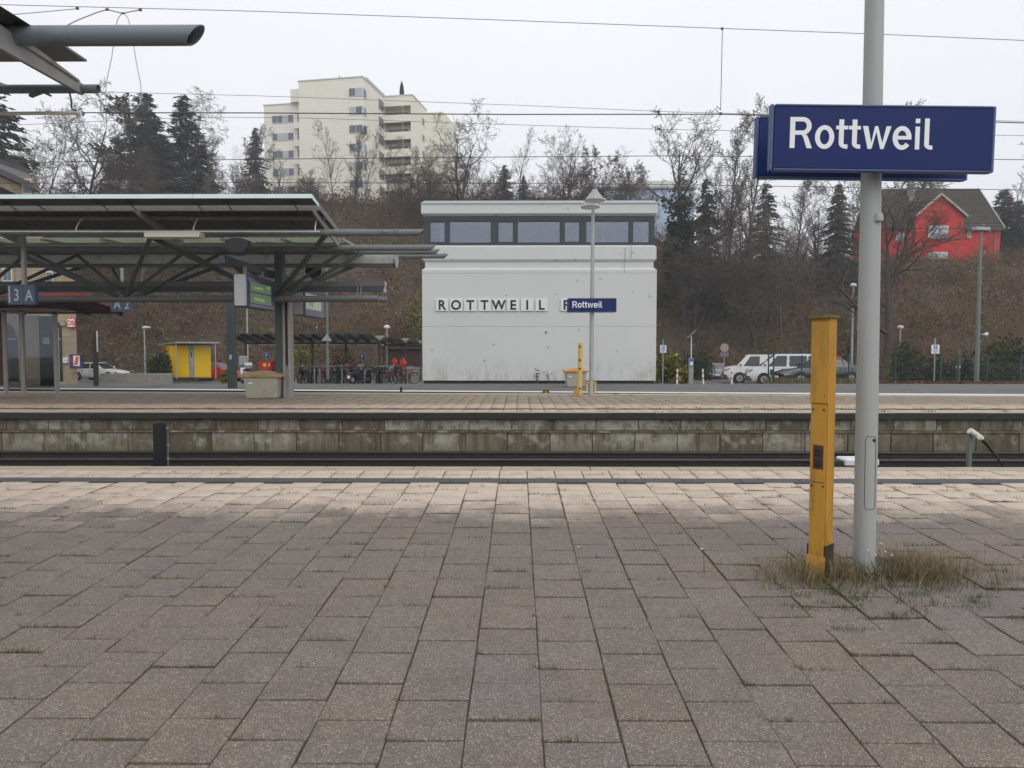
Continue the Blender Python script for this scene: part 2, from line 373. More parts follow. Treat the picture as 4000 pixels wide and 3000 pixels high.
def slab_mat(name, dark, light, y_light, soft, y_light2=None, mottle=.35, grain=150):
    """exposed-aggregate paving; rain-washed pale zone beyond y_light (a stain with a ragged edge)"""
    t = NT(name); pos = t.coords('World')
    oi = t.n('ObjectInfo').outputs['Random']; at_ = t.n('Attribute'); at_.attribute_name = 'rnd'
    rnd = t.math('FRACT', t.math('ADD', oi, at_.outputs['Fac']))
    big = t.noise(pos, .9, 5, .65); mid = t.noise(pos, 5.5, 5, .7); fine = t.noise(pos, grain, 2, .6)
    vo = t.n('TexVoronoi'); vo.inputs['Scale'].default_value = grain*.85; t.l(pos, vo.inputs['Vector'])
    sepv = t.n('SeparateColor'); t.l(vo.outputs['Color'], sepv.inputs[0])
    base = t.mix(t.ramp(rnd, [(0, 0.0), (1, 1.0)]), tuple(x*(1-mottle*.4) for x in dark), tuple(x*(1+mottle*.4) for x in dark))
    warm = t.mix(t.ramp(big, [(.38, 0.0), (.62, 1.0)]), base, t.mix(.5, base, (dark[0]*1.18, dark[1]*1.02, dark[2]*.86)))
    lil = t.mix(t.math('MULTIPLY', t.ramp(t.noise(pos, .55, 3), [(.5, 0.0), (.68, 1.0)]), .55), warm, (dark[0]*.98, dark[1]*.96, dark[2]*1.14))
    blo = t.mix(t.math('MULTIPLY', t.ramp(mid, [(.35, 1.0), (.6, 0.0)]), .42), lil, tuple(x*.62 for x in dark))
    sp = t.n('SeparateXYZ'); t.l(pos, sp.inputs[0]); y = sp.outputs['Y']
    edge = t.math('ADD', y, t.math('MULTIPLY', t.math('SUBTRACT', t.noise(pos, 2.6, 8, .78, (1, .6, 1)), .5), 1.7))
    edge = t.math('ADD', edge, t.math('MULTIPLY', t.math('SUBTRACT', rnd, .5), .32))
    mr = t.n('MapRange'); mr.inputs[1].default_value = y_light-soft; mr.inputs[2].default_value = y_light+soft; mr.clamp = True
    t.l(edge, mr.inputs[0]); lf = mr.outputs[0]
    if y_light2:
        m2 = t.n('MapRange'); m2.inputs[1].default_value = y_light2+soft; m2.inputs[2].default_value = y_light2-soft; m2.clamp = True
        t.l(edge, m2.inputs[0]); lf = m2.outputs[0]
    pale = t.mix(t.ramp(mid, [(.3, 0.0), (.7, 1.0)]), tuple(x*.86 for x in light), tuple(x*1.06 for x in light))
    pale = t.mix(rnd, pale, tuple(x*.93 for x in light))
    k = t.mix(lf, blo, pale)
    # soil and moss creeping in from the slab edges
    uvn = t.n('UVMap'); su = t.n('SeparateXYZ'); t.l(uvn.outputs[0], su.inputs[0])
    eu_ = t.math('MINIMUM', su.outputs[0], t.math('SUBTRACT', 1.0, su.outputs[0])); ev_ = t.math('MINIMUM', su.outputs[1], t.math('SUBTRACT', 1.0, su.outputs[1]))
    ed = t.math('MINIMUM', t.math('MULTIPLY', eu_, 1.5), ev_)
    wd_ = t.math('ADD', t.math('MULTIPLY', t.noise(pos, 9, 5, .7), .17), t.math('MULTIPLY', t.noise(pos, 1.1, 3), .10))
    ef_ = t.n('MapRange'); ef_.clamp = True; ef_.inputs[1].default_value = -.075; ef_.inputs[2].default_value = -.135; nr = t.n('MapRange'); nr.clamp = True; nr.inputs[1].default_value = 3.2; nr.inputs[2].default_value = 6.6; nr.inputs[3].default_value = 1.75; nr.inputs[4].default_value = 1.0; t.l(y, nr.inputs[0])
    t.l(t.math('SUBTRACT', t.math('MULTIPLY', t.math('ADD', ed, .012), nr.outputs[0]), wd_), ef_.inputs[0])
    soilc = t.mix(t.noise(pos, 3, 3), (.075, .062, .036), (.105, .082, .052))
    k = t.mix(t.math('MULTIPLY', ef_.outputs[0], .92), k, soilc)
    # aggregate grains: dark matrix, light pebbles
    g = t.ramp(sepv.outputs[0], [(0, .66), (.55, .95), (.84, 1.12), (.96, 1.9)])
    amp = t.mix(lf, (1, 1, 1), (.45, .45, .45))
    gg = t.mix(amp, (1, 1, 1), g)
    k = t.mix(1.0, k, gg, 'MULTIPLY')
    k = t.mix(1.0, k, t.ramp(fine, [(.3, .86), (.7, 1.14)]), 'MULTIPLY')
    t.bump(t.math('ADD', fine, sepv.outputs[1]), .35, .003)
    return t.fin(k, t.ramp(mid, [(.3, .72), (.7, .92)]), 0, .3)
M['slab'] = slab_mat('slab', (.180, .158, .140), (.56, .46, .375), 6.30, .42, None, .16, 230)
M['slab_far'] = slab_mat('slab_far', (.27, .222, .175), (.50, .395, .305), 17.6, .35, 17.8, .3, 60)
M['kerb_top'] = wm('kerb_top', (.36, .315, .235), .14, 3, .9, co='World', bump=.3, dirt=(.22,.19,.13), dscale=2.5)
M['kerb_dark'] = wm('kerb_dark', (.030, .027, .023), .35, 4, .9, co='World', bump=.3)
M['guide_strip'] = wm('guide_strip', (.060, .062, .068), .2, 7, .7, co='World', bump=.2, dirt=(.11,.10,.085), dscale=2.2, dthr=(.55,.85))
M['joint_soil'] = wm('joint_soil', (.075, .068, .034), .5, 18, .95, co='World', bump=.5)
M['ballast'] = wm('ballast', (.045, .036, .030), .6, 14, .95, co='World', bump=1.0)
M['asphalt'] = wm('asphalt', (.125, .12, .115), .22, .7, .9, co='World', bump=.2, dirt=(.075,.072,.068), dscale=.35, dthr=(.5,.68))
M['asphalt_stone'] = wm('asphalt_stone', (.075, .06, .05), .4, 12, .95, bump=.5)
M['white_line'] = wm('white_line', (.66, .67, .68), .08, 3, .7, co='World', dirt=(.3,.3,.3), dscale=2.2, dthr=(.6,.8))
M['soil'] = wm('soil', (.07, .048, .034), .45, .8, 1.0, co='World', bump=1.0, dirt=(.035,.04,.018), dscale=.25, dthr=(.48,.62))
M['field'] = wm('field', (.07, .075, .04), .3, .05, 1.0, co='World')

def wall_block_mat():
    """old concrete facing blocks: pale lime runs, brown wet streaks, moss at the foot"""
    t = NT('facing_block'); pos = t.coords('World'); rnd = t.n('ObjectInfo').outputs['Random']
    off = t.n('CombineXYZ'); t.l(t.math('MULTIPLY', rnd, 37.0), off.inputs[0])
    ad = t.n('VectorMath'); ad.operation = 'ADD'; t.l(pos, ad.inputs[0]); t.l(off.outputs[0], ad.inputs[1]); p = ad.outputs[0]
    streak = t.noise(p, 1.0, 5, .65, (9, 1, .9)); blot = t.noise(p, 2.6, 6, .7); fine = t.noise(p, 45, 3)
    base = t.mix(rnd, (.135, .112, .076), (.31, .275, .21))
    k = t.mix(t.ramp(streak, [(.42, 0.0), (.64, .8)]), base, (.085, .064, .038))
    k = t.mix(t.ramp(t.math('ADD', blot, t.math('MULTIPLY', rnd, .10)), [(.55, 0.0), (.68, .9)]), k, (.38, .375, .31))
    sp = t.n('SeparateXYZ'); t.l(pos, sp.inputs[0])
    mr = t.n('MapRange'); mr.inputs[1].default_value = -.62; mr.inputs[2].default_value = -.86; t.l(sp.outputs['Z'], mr.inputs[0])
    k = t.mix(t.math('MULTIPLY', mr.outputs[0], t.ramp(blot, [(.4, 0.0), (.6, .8)])), k, (.06, .065, .025))
    k = t.mix(1.0, k, t.ramp(fine, [(.3, .8), (.7, 1.15)]), 'MULTIPLY')
    t.bump(fine, .4, .006); return t.fin(k, .9, 0, .2)
M['block'] = wall_block_mat()

def render_mat(name, c, drip=(.35,.34,.30), amt=.5):
    """painted rough render / concrete with faint vertical runs and pock marks"""
    t = NT(name); p = t.coords('World')
    big = t.noise(p, .5, 4); run = t.noise(p, 1.2, 5, .7, (6, 6, .35)); fine = t.noise(p, 22, 4, .7)
    k = t.mix(big, tuple(x*.94 for x in c), tuple(min(1, x*1.04) for x in c))
    k = t.mix(t.math('MULTIPLY', t.ramp(run, [(.5, 0.0), (.78, 1.0)]), amt), k, drip)
    vo = t.n('TexVoronoi'); vo.inputs['Scale'].default_value = 1.0; vo.inputs['Randomness'].default_value = .8
    mpv = t.n('Mapping'); mpv.inputs['Scale'].default_value = (1.25, .02, 1.7); t.l(p, mpv.inputs['Vector']); t.l(mpv.outputs[0], vo.inputs['Vector'])
    pk = t.ramp(vo.outputs['Distance'], [(.055, 1.0), (.10, 0.0)])
    k = t.mix(t.math('MULTIPLY', pk, .6), k, tuple(x*.45 for x in c))
    # splash and grime along the foot of the wall
    szz = t.n('SeparateXYZ'); t.l(p, szz.inputs[0]); gm_ = t.n('MapRange'); gm_.clamp = True; gm_.inputs[1].default_value = 1.1; gm_.inputs[2].default_value = -.2; t.l(szz.outputs['Z'], gm_.inputs[0])
    k = t.mix(t.math('MULTIPLY', gm_.outputs[0], t.ramp(t.noise(p, 1.6, 6, .75, (2.2, 2.2, .7)), [(.46, 0.0), (.66, .75)])), k, (.26, .26, .215))
    t.bump(t.math('SUBTRACT', fine, t.math('MULTIPLY', pk, 1.5)), .5, .015)
    return t.fin(k, .85, 0, .25)
M['render_white'] = render_mat('render_white', (.60, .612, .60), (.54,.54,.515), .22)
M['render_red'] = render_mat('render_red', (.55, .040, .036), (.40,.032,.030), .3)
M['render_blue'] = render_mat('render_blue', (.42, .56, .72), (.4,.45,.5), .2)
M['render_pale'] = render_mat('render_pale', (.6, .6, .56), (.45,.44,.4), .3)

def clad_mat():
    t = NT('facade_panels'); p = t.coords('Object')
    br = t.n('TexBrick'); br.offset = .5; br.inputs['Scale'].default_value = 1.0; br.inputs['Mortar Size'].default_value = .02
    br.inputs['Brick Width'].default_value = 1.25; br.inputs['Row Height'].default_value = .55; br.inputs['Bias'].default_value = 0
    br.inputs['Color1'].default_value = (.82,.79,.69,1); br.inputs['Color2'].default_value = (.78,.75,.65,1); br.inputs['Mortar'].default_value = (.70,.67,.585,1)
    mp = t.n('Mapping'); sx_ = t.n('SeparateXYZ'); cb = t.n('CombineXYZ')
    t.l(p, sx_.inputs[0]); t.l(t.math('ADD', sx_.outputs[0], sx_.outputs[1]), cb.inputs[0]); t.l(sx_.outputs[2], cb.inputs[1]); t.l(cb.outputs[0], br.inputs['Vector'])
    a = t.noise(p, .25, 4)
    k = t.mix(t.ramp(a, [(.4, 0.0), (.7, .35)]), br.outputs['Color'], (.72,.69,.60))
    return t.fin(k, .8, 0, .2)
M['cladding'] = clad_mat()

def stone_mat():
    t = NT('sandstone'); p = t.coords('World')
    br = t.n('TexBrick'); br.offset = .5; br.inputs['Scale'].default_value = 1.0; br.inputs['Mortar Size'].default_value = .012
    br.inputs['Brick Width'].default_value = .9; br.inputs['Row Height'].default_value = .42
    br.inputs['Color1'].default_value = (.40,.33,.225,1); br.inputs['Color2'].default_value = (.31,.25,.17,1); br.inputs['Mortar'].default_value = (.22,.18,.13,1)
    s_ = t.n('SeparateXYZ'); cb = t.n('CombineXYZ'); t.l(p, s_.inputs[0])
    t.l(t.math('ADD', s_.outputs[0], s_.outputs[1]), cb.inputs[0]); t.l(s_.outputs[2], cb.inputs[1]); t.l(cb.outputs[0], br.inputs['Vector'])
    k = t.mix(t.ramp(t.noise(p, 1.3, 5, .7), [(.45, 0.0), (.75, .7)]), br.outputs['Color'], (.24,.205,.15))
    t.bump(t.noise(p, 14, 4), .5, .02); return t.fin(k, .95, 0, .2)
M['sandstone'] = stone_mat()
M['roof_slate'] = wm('roof_slate', (.075, .075, .075), .25, 2, .8, co='World')
M['roof_tile'] = wm('roof_tile', (.052, .045, .036), .4, 3, .95, co='World', dirt=(.04,.044,.024), dscale=.8)
M['brick_dark'] = wm('brick_dark', (.06, .03, .026), .3, 3, .9, co='World')

def glass_mat(name, tint, gloss=.16, rough=.03):
    """window pane: partly see-through, partly mirror"""
    t = NT(name); t.t.nodes.remove(t.b)
    a = t.n('BsdfTransparent'); a.inputs[0].default_value = (*tint, 1)
    g = t.n('BsdfGlossy'); g.inputs['Roughness'].default_value = rough; g.inputs[0].default_value = (.84, .90, 1, 1)
    fr = t.n('Fresnel'); fr.inputs[0].default_value = 1.45
    f = t.math('ADD', t.math('MULTIPLY', fr.outputs[0], .8), gloss, True)
    m = t.n('MixShader'); t.l(f, m.inputs[0]); t.l(a.outputs[0], m.inputs[1]); t.l(g.outputs[0], m.inputs[2]); t.l(m.outputs[0], t.out.inputs[0])
    return t.m
M['pane'] = glass_mat('pane', (.62, .66, .72), .17)
M['pane_dark'] = wm('pane_dark', (.10, .115, .14), .2, .6, .08, spec=.8, co='World')
M['pane_pale'] = wm('pane_pale', (.42, .45, .50), .12, .6, .15, spec=.7, co='World')
M['shelter_glass'] = glass_mat('shelter_glass', (.55, .56, .57), .05)
M['roof_glass'] = glass_mat('roof_glass', (.62, .74, .60), .05)
M['shelter_roof'] = wm('shelter_roof', (.17, .205, .175), .25, 1.2, .25, dirt=(.09,.11,.07), dscale=1.5, co='World')
M['curtain'] = wm('curtain', (.55, .55, .54), .1, 2, .9)
M['room'] = wm('room', (.30, .31, .34), .1, 1, .9)

def trans_mat():
    t = NT('translucent_roof'); p = t.coords('World'); t.t.nodes.remove(t.b)
    k = t.mix(t.noise(p, 1.5, 5), (.44, .49, .41), (.62, .66, .57))
    d = t.n('BsdfDiffuse'); q = t.n('BsdfTranslucent'); m = t.n('MixShader', Fac=.6)
    t.l(k, d.inputs[0]); t.l(k, q.inputs[0]); t.l(d.outputs[0], m.inputs[1]); t.l(q.outputs[0], m.inputs[2]); t.l(m.outputs[0], t.out.inputs[0]); return t.m
M['translucent'] = trans_mat()

def emit_mat(name, c, s=1.0, base=(.05,.05,.05)):
    t = NT(name); t.b.inputs['Emission Color'].default_value = (*c, 1); t.b.inputs['Emission Strength'].default_value = s
    return t.fin(base, .4)
M['lcd'] = emit_mat('lcd', (.125, .18, .12), .42, (.06,.12,.06))
M['lcd_text'] = emit_mat('lcd_text', (.5, .62, .12), .45, (.2,.2,.05))
M['lcd_pale'] = emit_mat('lcd_pale', (.36, .45, .34), .30, (.3,.35,.28))
M['bulb'] = emit_mat('bulb', (1.0, .75, .4), 6.0)
# ------------------------------------------------------------------ terrain
def sst(a, b, x):
    t = np.clip((x-a)/(b-a), 0, 1); return t*t*(3-2*t)
def flat_z(y): return np.interp(y, [20, 26, 33, 41, 47, 66, 90], [-.17, -.17, -.2, -.6, -.9, -1.3, -1.3])
def H(x, y):
    x = np.asarray(x, float); y = np.asarray(y, float)
    a = x/np.maximum(y, 1.0)
    right = sst(.10, .24, a); far_r = sst(.40, .52, a)
    foot = 67 - 21*far_r
    top = 106 - 16*right
    capz = 24.0 - 11.0*right
    t = np.clip((y-foot)/(top-foot), 0, 1)
    s = t*.8 + .2*t*t*(3-2*t)
    bump = (np.sin(x*.31+y*.17)*.35 + np.sin(x*.83-y*.57)*.22 + np.sin(x*1.7+y*1.3)*.1)*np.clip(t*6, 0, 1)
    return flat_z(y) + capz*s + bump
def Hf(x, y): return float(H(x, y))

# open country to the horizon
gm = MB(); gm.quad((-420,-420,-3.5),(420,-420,-3.5),(420,420,-3.5),(-420,420,-3.5))
struct(gm.build('ground', M['field']))
# forecourt asphalt (falls gently away from the house platform)
xs = np.linspace(-90, 90, 46); ys = np.array([27, 30.6, 31.6, 33, 35, 37, 39, 41, 44, 47, 52, 58, 66, 72])
V = []; Fq = []
for j, y in enumerate(ys):
    for i, x in enumerate(xs):
        yy = y
        if j == 0: yy = 26.2 - .1036*x if abs(x) < 40 else 26.2 - .1036*40*np.sign(x)
        V.append((x, yy, float(flat_z(max(26, yy)))))
nx = len(xs)
for j in range(len(ys)-1):
    for i in range(nx-1): Fq.append((j*nx+i, j*nx+i+1, (j+1)*nx+i+1, (j+1)*nx+i))
struct(npmesh('forecourt', V, Fq, M['asphalt'], smooth=True))
# wooded slope
xs = np.arange(-130, 131, 2.0); ys = np.concatenate([np.arange(42, 120, 1.6), np.arange(120, 330, 10)])
X, Y = np.meshgrid(xs, ys); Z = H(X, Y); Z = np.where(Z <= flat_z(Y)+.02, flat_z(Y)-.35, Z)
ny, nx = X.shape
idx = np.arange(ny*nx).reshape(ny, nx)
Fq = np.stack([idx[:-1,:-1], idx[:-1,1:], idx[1:,1:], idx[1:,:-1]], -1).reshape(-1, 4)
struct(npmesh('hillside', np.stack([X, Y, Z], -1).reshape(-1, 3), Fq, M['soil'], smooth=True))

# ------------------------------------------------------------------ near platform
SL = .0267; EDGE = 8.28
def pz(y): return SL*(y-EDGE)
near = bpy.data.objects.new('platform', None); col.objects.link(near); struct(near)
tag(near, 'grey paved station platform in the foreground with pale edge strip', None)
m = MB()   # bedding (shows only in the joints)
m.prism([(-6, pz(-6)-.010), (EDGE-.24, pz(EDGE-.24)-.010), (EDGE-.24, -.95), (-6, -.95)], 'x', -30, 30)
m.build('bedding', M['joint_soil'], near)
W = .30; X0 = .095; Y0 = 2.702; YE = 7.41
def slab_mesh(name, w, l, h=.05, g=.0045, c=.004, gx=None):
    x, y = w/2-(g if gx is None else gx), l/2-g
    vs = [(-x,-y,-h),(x,-y,-h),(x,y,-h),(-x,y,-h),(-x,-y,-c),(x,-y,-c),(x,y,-c),(-x,y,-c),
          (-x+c,-y+c,0),(x-c,-y+c,0),(x-c,y-c,0),(-x+c,y-c,0)]
    fs = [(0,1,5,4),(1,2,6,5),(2,3,7,6),(3,0,4,7),(4,5,9,8),(5,6,10,9),(6,7,11,10),(7,4,8,11),(8,9,10,11)]
    return vs, fs
cells = []
for k in range(-34, 35):
    x = X0 + (k+.5)*W
    y = Y0 + (0 if k % 2 == 0 else .15) - .3*26
    while y < YE-.06:
        y1 = min(y+.3, YE)
        if y1-y > .07: cells.append((x, (y+y1)/2, y1-y))
        y += .3
vis = [c for c in cells if 2.35 < c[1] < 7.4 and abs(c[0]) < .715*c[1]+.15]
vis.sort(key=lambda c: c[0]**2+c[1]**2); own = set(vis[:300])
tv, tf = slab_mesh('paving_slab', W, .3, .05, .0050, .003, .0024)
def suv(vs, w, l): return [(p[0]/w+.5, p[1]/l+.5) for p in vs]
def add_uv(me, vs, w, l):
    q = suv(vs, w, l); ul = me.uv_layers.new(name='uv')
    for lp in me.loops: ul.data[lp.index].uv = q[lp.vertex_index]
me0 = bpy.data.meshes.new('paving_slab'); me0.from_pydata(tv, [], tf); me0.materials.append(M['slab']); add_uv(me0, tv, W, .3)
short = {}
rest_v = []; rest_f = []; rest_a = []; rest_u = []
for c in cells:
    x, y, l = c
    dz = random.uniform(-.0035, .0035); tx, ty = random.gauss(0, .0045), random.gauss(0, .0045)
    jx, jy = random.gauss(0, .0014), random.gauss(0, .0016)
    near_post = math.hypot(x-2.2, y-4.5)
    if near_post < 1.3: dz += .012*(1.3-near_post)*random.random(); tx += random.gauss(0, .014); ty += random.gauss(0, .014); jx += random.gauss(0,.004)
    rot = Euler((math.atan(SL)+tx, ty, random.gauss(0, .0025)))
    if c in own:
        key = round(l, 2); me = me0
        if abs(l-.3) > .01:
            if key not in short:
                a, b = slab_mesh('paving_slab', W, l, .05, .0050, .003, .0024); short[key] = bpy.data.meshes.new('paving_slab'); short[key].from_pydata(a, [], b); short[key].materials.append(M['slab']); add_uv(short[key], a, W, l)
            me = short[key]
        o = bpy.data.objects.new('paving_slab', me); col.objects.link(o); o.parent = near
        o.location = (x+jx, y+jy, pz(y)+dz); o.rotation_euler = rot
    else:
        a, b = slab_mesh('', W, l, .05, .0050, .003, .0024); mt = Matrix.Translation((x+jx, y+jy, pz(y)+dz)) @ rot.to_matrix().to_4x4()
        o0 = len(rest_v); rest_v += [tuple(mt @ Vector(p)) for p in a]; rest_f += [tuple(i+o0 for i in f) for f in b]; rest_a += [random.random()]*len(b); rest_u += suv(a, W, l)
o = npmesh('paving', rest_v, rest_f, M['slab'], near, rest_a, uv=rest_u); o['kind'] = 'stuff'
# pale border rows, guidance strip and edge stones
ev = []; ef = []; ea = []; eu2 = []
for row, (ya, yb) in enumerate(((7.615, 7.838), (7.838, 8.06))):
    for k in range(-44, 45):
        a, b = slab_mesh('', .3, yb-ya); x = X0+k*.3+.15*0+.15; y = (ya+yb)/2
        mt = Matrix.Translation((x, y, pz(y)+random.uniform(-.002,.002))) @ Euler((SL+random.gauss(0,.004), random.gauss(0,.004), 0)).to_matrix().to_4x4()
        o0 = len(ev); ev += [tuple(mt @ Vector(p)) for p in a]; ef += [tuple(i+o0 for i in f) for f in b]; ea += [random.random()]*len(b); eu2 += suv(a, .3, yb-ya)
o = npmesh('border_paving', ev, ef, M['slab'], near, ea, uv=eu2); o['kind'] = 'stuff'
gs, gf = slab_mesh('', .6, .2, .05, .0025); gme = bpy.data.meshes.new('guidance_tile'); gme.from_pydata(gs, [], gf); gme.materials.append(M['guide_strip'])
ks, kf = slab_mesh('', 1.0, .22, .18, .003, .008); kme = bpy.data.meshes.new('edge_stone'); kme.from_pydata(ks, [], kf); kme.materials.append(M['kerb_top'])
for k in range(-18, 19):
    o = bpy.data.objects.new('guidance_tile', gme); col.objects.link(o); o.parent = near; o.location = (k*.6+.2, 7.5125, pz(7.5125)+.004); o.rotation_euler = (SL, random.gauss(0,.002), 0)
for k in range(-12, 13):
    o = bpy.data.objects.new('edge_stone', kme); col.objects.link(o); o.parent = near; o.location = (k*1.0+.31, 8.17, pz(8.17)+random.uniform(0,.004)); o.rotation_euler = (SL, random.gauss(0,.001), random.gauss(0,.001))

# ------------------------------------------------------------------ tracks between the platforms
m = MB(); m.bx(-60, 60, 8.0, 15.75, -1.3, -.93); struct(m.build('track_bed', M['ballast']))
m = MB(); m.bx(-60, 60, 21.0, 27.2, -1.3, -1.0); struct(m.build('track_bed', M['ballast']))
n = 9000
px = rng.uniform(-11, 11, n); py = rng.uniform(8.4, 15.3, n); s = rng.uniform(.018, .036, n); pz_ = -.93+rng.uniform(-.01, .03, n)
oct_ = np.array([(1,0,0),(-1,0,0),(0,1,0),(0,-1,0),(0,0,1),(0,0,-1)], float); of = np.array([(0,2,4),(2,1,4),(1,3,4),(3,0,4),(2,0,5),(1,2,5),(3,1,5),(0,3,5)])
V = np.stack([px,py,pz_], -1)[:,None,:] + (oct_[None]*s[:,None,None])*rng.uniform(.6,1.3,(n,6,1))
Fq = (of[None]+(np.arange(n)*6)[:,None,None]).reshape(-1,3)
o = npmesh('track_ballast', V.reshape(-1,3), Fq, M['asphalt_stone']); tag(o, 'dark brown crushed stone ballast lying around the rails', 'ballast', kind='stuff')
def rail(y, z, x0, x1, label, group):
    t = thing('rail', label, 'rail', (0, y, z-.16), group)
    prof = [(-.07,-.16),(.07,-.16),(.07,-.148),(.012,-.125),(.010,-.045),(.036,-.035),(.036,-.006),(-.036,-.006),(-.036,-.035),(-.010,-.045),(-.012,-.125),(-.07,-.148)]
    m = MB(); m.prism([(y+a, z+b) for a, b in prof], 'x', x0, x1); m.build('web', M['rail_side'], t)
    m = MB(); m.prism([(y-.034, z-.0055),(y+.034, z-.0055),(y+.026, z),(y-.026, z)], 'x', x0, x1); m.build('running_surface', M['rail_top'], t)
    m = MB()
    for k in range(int((x1-x0)/.6)):
        x = x0+.3+k*.6
        if abs(x) < 14: m.box((x, y-.075, z-.135), (.12, .06, .035)); m.tube((x, y-.075, z-.13), (x, y-.075, z-.09), .018, n=6)
    m.build('fastenings', M['rail_side'], t)['kind'] = 'stuff'
rail(14.62, -.72, -60, 60, 'farthest dark steel rail, close along the stained platform wall', 'rails of the far track')
rail(13.12, -.645, -60, 60, 'dark steel rail seen just above the near platform edge', 'rails of the far track')
rail(11.2, -.76, -60, 60, 'rail of the nearer track farther from the near platform, hidden below its edge', 'rails of the near track')
rail(9.7, -.76, -60, 60, 'rail of the nearer track right below the near platform edge', 'rails of the near track')
tb1 = [o for o in bpy.data.objects if o.name == 'track_bed'][0]
sl = MB()
for yc, zz in ((13.87, -.87), (10.45, -.93)):
    for k in range(-20, 21): sl.bx(k*.6-.13, k*.6+.13, yc-1.3, yc+1.3, zz-.2, zz)
sl.build('sleepers', M['sleeper'], tb1)['kind'] = 'stuff'

# ------------------------------------------------------------------ opposite island platform
FE = 15.39
isl = bpy.data.objects.new('platform', None); col.objects.link(isl); struct(isl)
tag(isl, 'opposite island platform with stained block wall and dark coping', None)
def back_y(x): return 22.4 - .062*x
def iz(y): return -.001*(y-FE)
m = MB()
bk = 30.0
m.add([(-bk,FE+.3,-.06),(bk,FE+.3,-.06),(bk,back_y(bk)-.3,-.05),(-bk,back_y(-bk)-.3,-.05),(-bk,FE+.3,-1),(bk,FE+.3,-1),(bk,back_y(bk)-.3,-1.1),(-bk,back_y(-bk)-.3,-1.1)],
      [(0,1,2,3),(4,5,1,0),(3,2,6,7),(7,6,5,4),(0,3,7,4),(1,5,6,2)])
m.build('core', M['joint_soil'], isl)
ev = []; ef = []; ea = []; eu2 = []
for k in range(-64, 62):
    x = k*.3+.12
    y = 16.6 + (0 if k % 2 else .15)
    ye = back_y(x)-.62
    rows = [(15.66, 15.96), (15.96, 16.25)]
    while y < ye: rows.append((y, min(y+.3, ye))); y += .3
    for ya, yb in rows:
        if yb-ya < .06: continue
        a, b = slab_mesh('', .3, yb-ya, .05, .006, .003); yc = (ya+yb)/2
        mt = Matrix.Translation((x, yc, iz(yc)+random.uniform(-.004,.004))) @ Euler((random.gauss(0,.004), random.gauss(0,.006), 0)).to_matrix().to_4x4()
        o0 = len(ev); ev += [tuple(mt @ Vector(p)) for p in a]; ef += [tuple(i+o0 for i in f) for f in b]; ea += [random.random()]*len(b); eu2 += suv(a, .3, yb-ya)
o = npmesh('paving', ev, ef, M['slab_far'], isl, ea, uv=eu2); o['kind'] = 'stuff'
cme, cf = slab_mesh('', 1.0, .26, .135, .003, .012)
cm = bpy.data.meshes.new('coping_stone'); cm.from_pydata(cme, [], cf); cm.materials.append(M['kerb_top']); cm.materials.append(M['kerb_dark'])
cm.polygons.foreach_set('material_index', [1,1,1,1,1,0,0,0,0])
fm = MB(); fm.bx(-.3+.003, .3-.003, -.16, .16, -.05, 0); fme = None
for k in range(-19, 19):
    o = bpy.data.objects.new('coping_stone', cm); col.objects.link(o); o.parent = isl; o.location = (k*1.0+.42, FE+.13, random.uniform(-.003,.003)); o.rotation_euler = (-.012, random.gauss(0,.0012), random.gauss(0,.001))
gs, gf = slab_mesh('', .6, .22, .05, .0025); gme2 = bpy.data.meshes.new('guidance_tile'); gme2.from_pydata(gs, [], gf); gme2.materials.append(M['guide_strip'])
for k in range(-32, 32):
    o = bpy.data.objects.new('guidance_tile', gme2); col.objects.link(o); o.parent = isl; o.location = (k*.6+.2, 16.42, iz(16.42)+.006); o.rotation_euler = (-.012, random.gauss(0,.003), 0)
# back edge coping, pale strip
bke = MB()
for k in range(-19, 19):
    x0, x1 = k, k+.992
    bke.add([(x0,back_y(x0)-.6,iz(22)),(x1,back_y(x1)-.6,iz(22)),(x1,back_y(x1),iz(22)+.004),(x0,back_y(x0),iz(22)+.004),(x0,back_y(x0)-.6,-.3),(x1,back_y(x1)-.6,-.3),(x1,back_y(x1),-.3),(x0,back_y(x0),-.3)],
            [(0,1,2,3),(7,6,5,4),(0,4,5,1),(3,2,6,7),(0,3,7,4),(1,5,6,2)])
bke.build('rear_edge', M['kerb_top'], isl)
# facing blocks of the wall, two courses with a ledge
bm_u = MB(); bm_u.bx(-.444, .444, 0, .2, -.115, .115); bm_l = MB(); bm_l.bx(-.444, .444, 0, .2, -.20, .20)
pu = pl = None
for k in range(-18, 19):
    for row in (0, 1):
        x = k*.902 + (.22 if row else .30)
        if row == 0:
            if pu is None: pu = bm_u.build('facing_block', M['block'], bevel=.008); o = pu
            else: o = pu.copy(); col.objects.link(o)
            z = -.265; y = FE+.10
        else:
            if pl is None: pl = bm_l.build('facing_block', M['block'], bevel=.008); o = pl
            else: o = pl.copy(); col.objects.link(o)
            z = -.63; y = FE+.06
        o.parent = isl; o.location = (x, y+random.uniform(-.006,.006), z+random.uniform(-.003,.003)); o.rotation_euler = (0, random.gauss(0,.0016), random.gauss(0,.003))
m = MB(); m.bx(-18, 18, FE+.03, FE+.3, -.425, -.385); m.build('ledge', M['block'], isl)
m = MB(); m.bx(-18, 18, FE+.14, FE+.35, -1.0, -.12); m.build('wall_core', M['block'], isl)

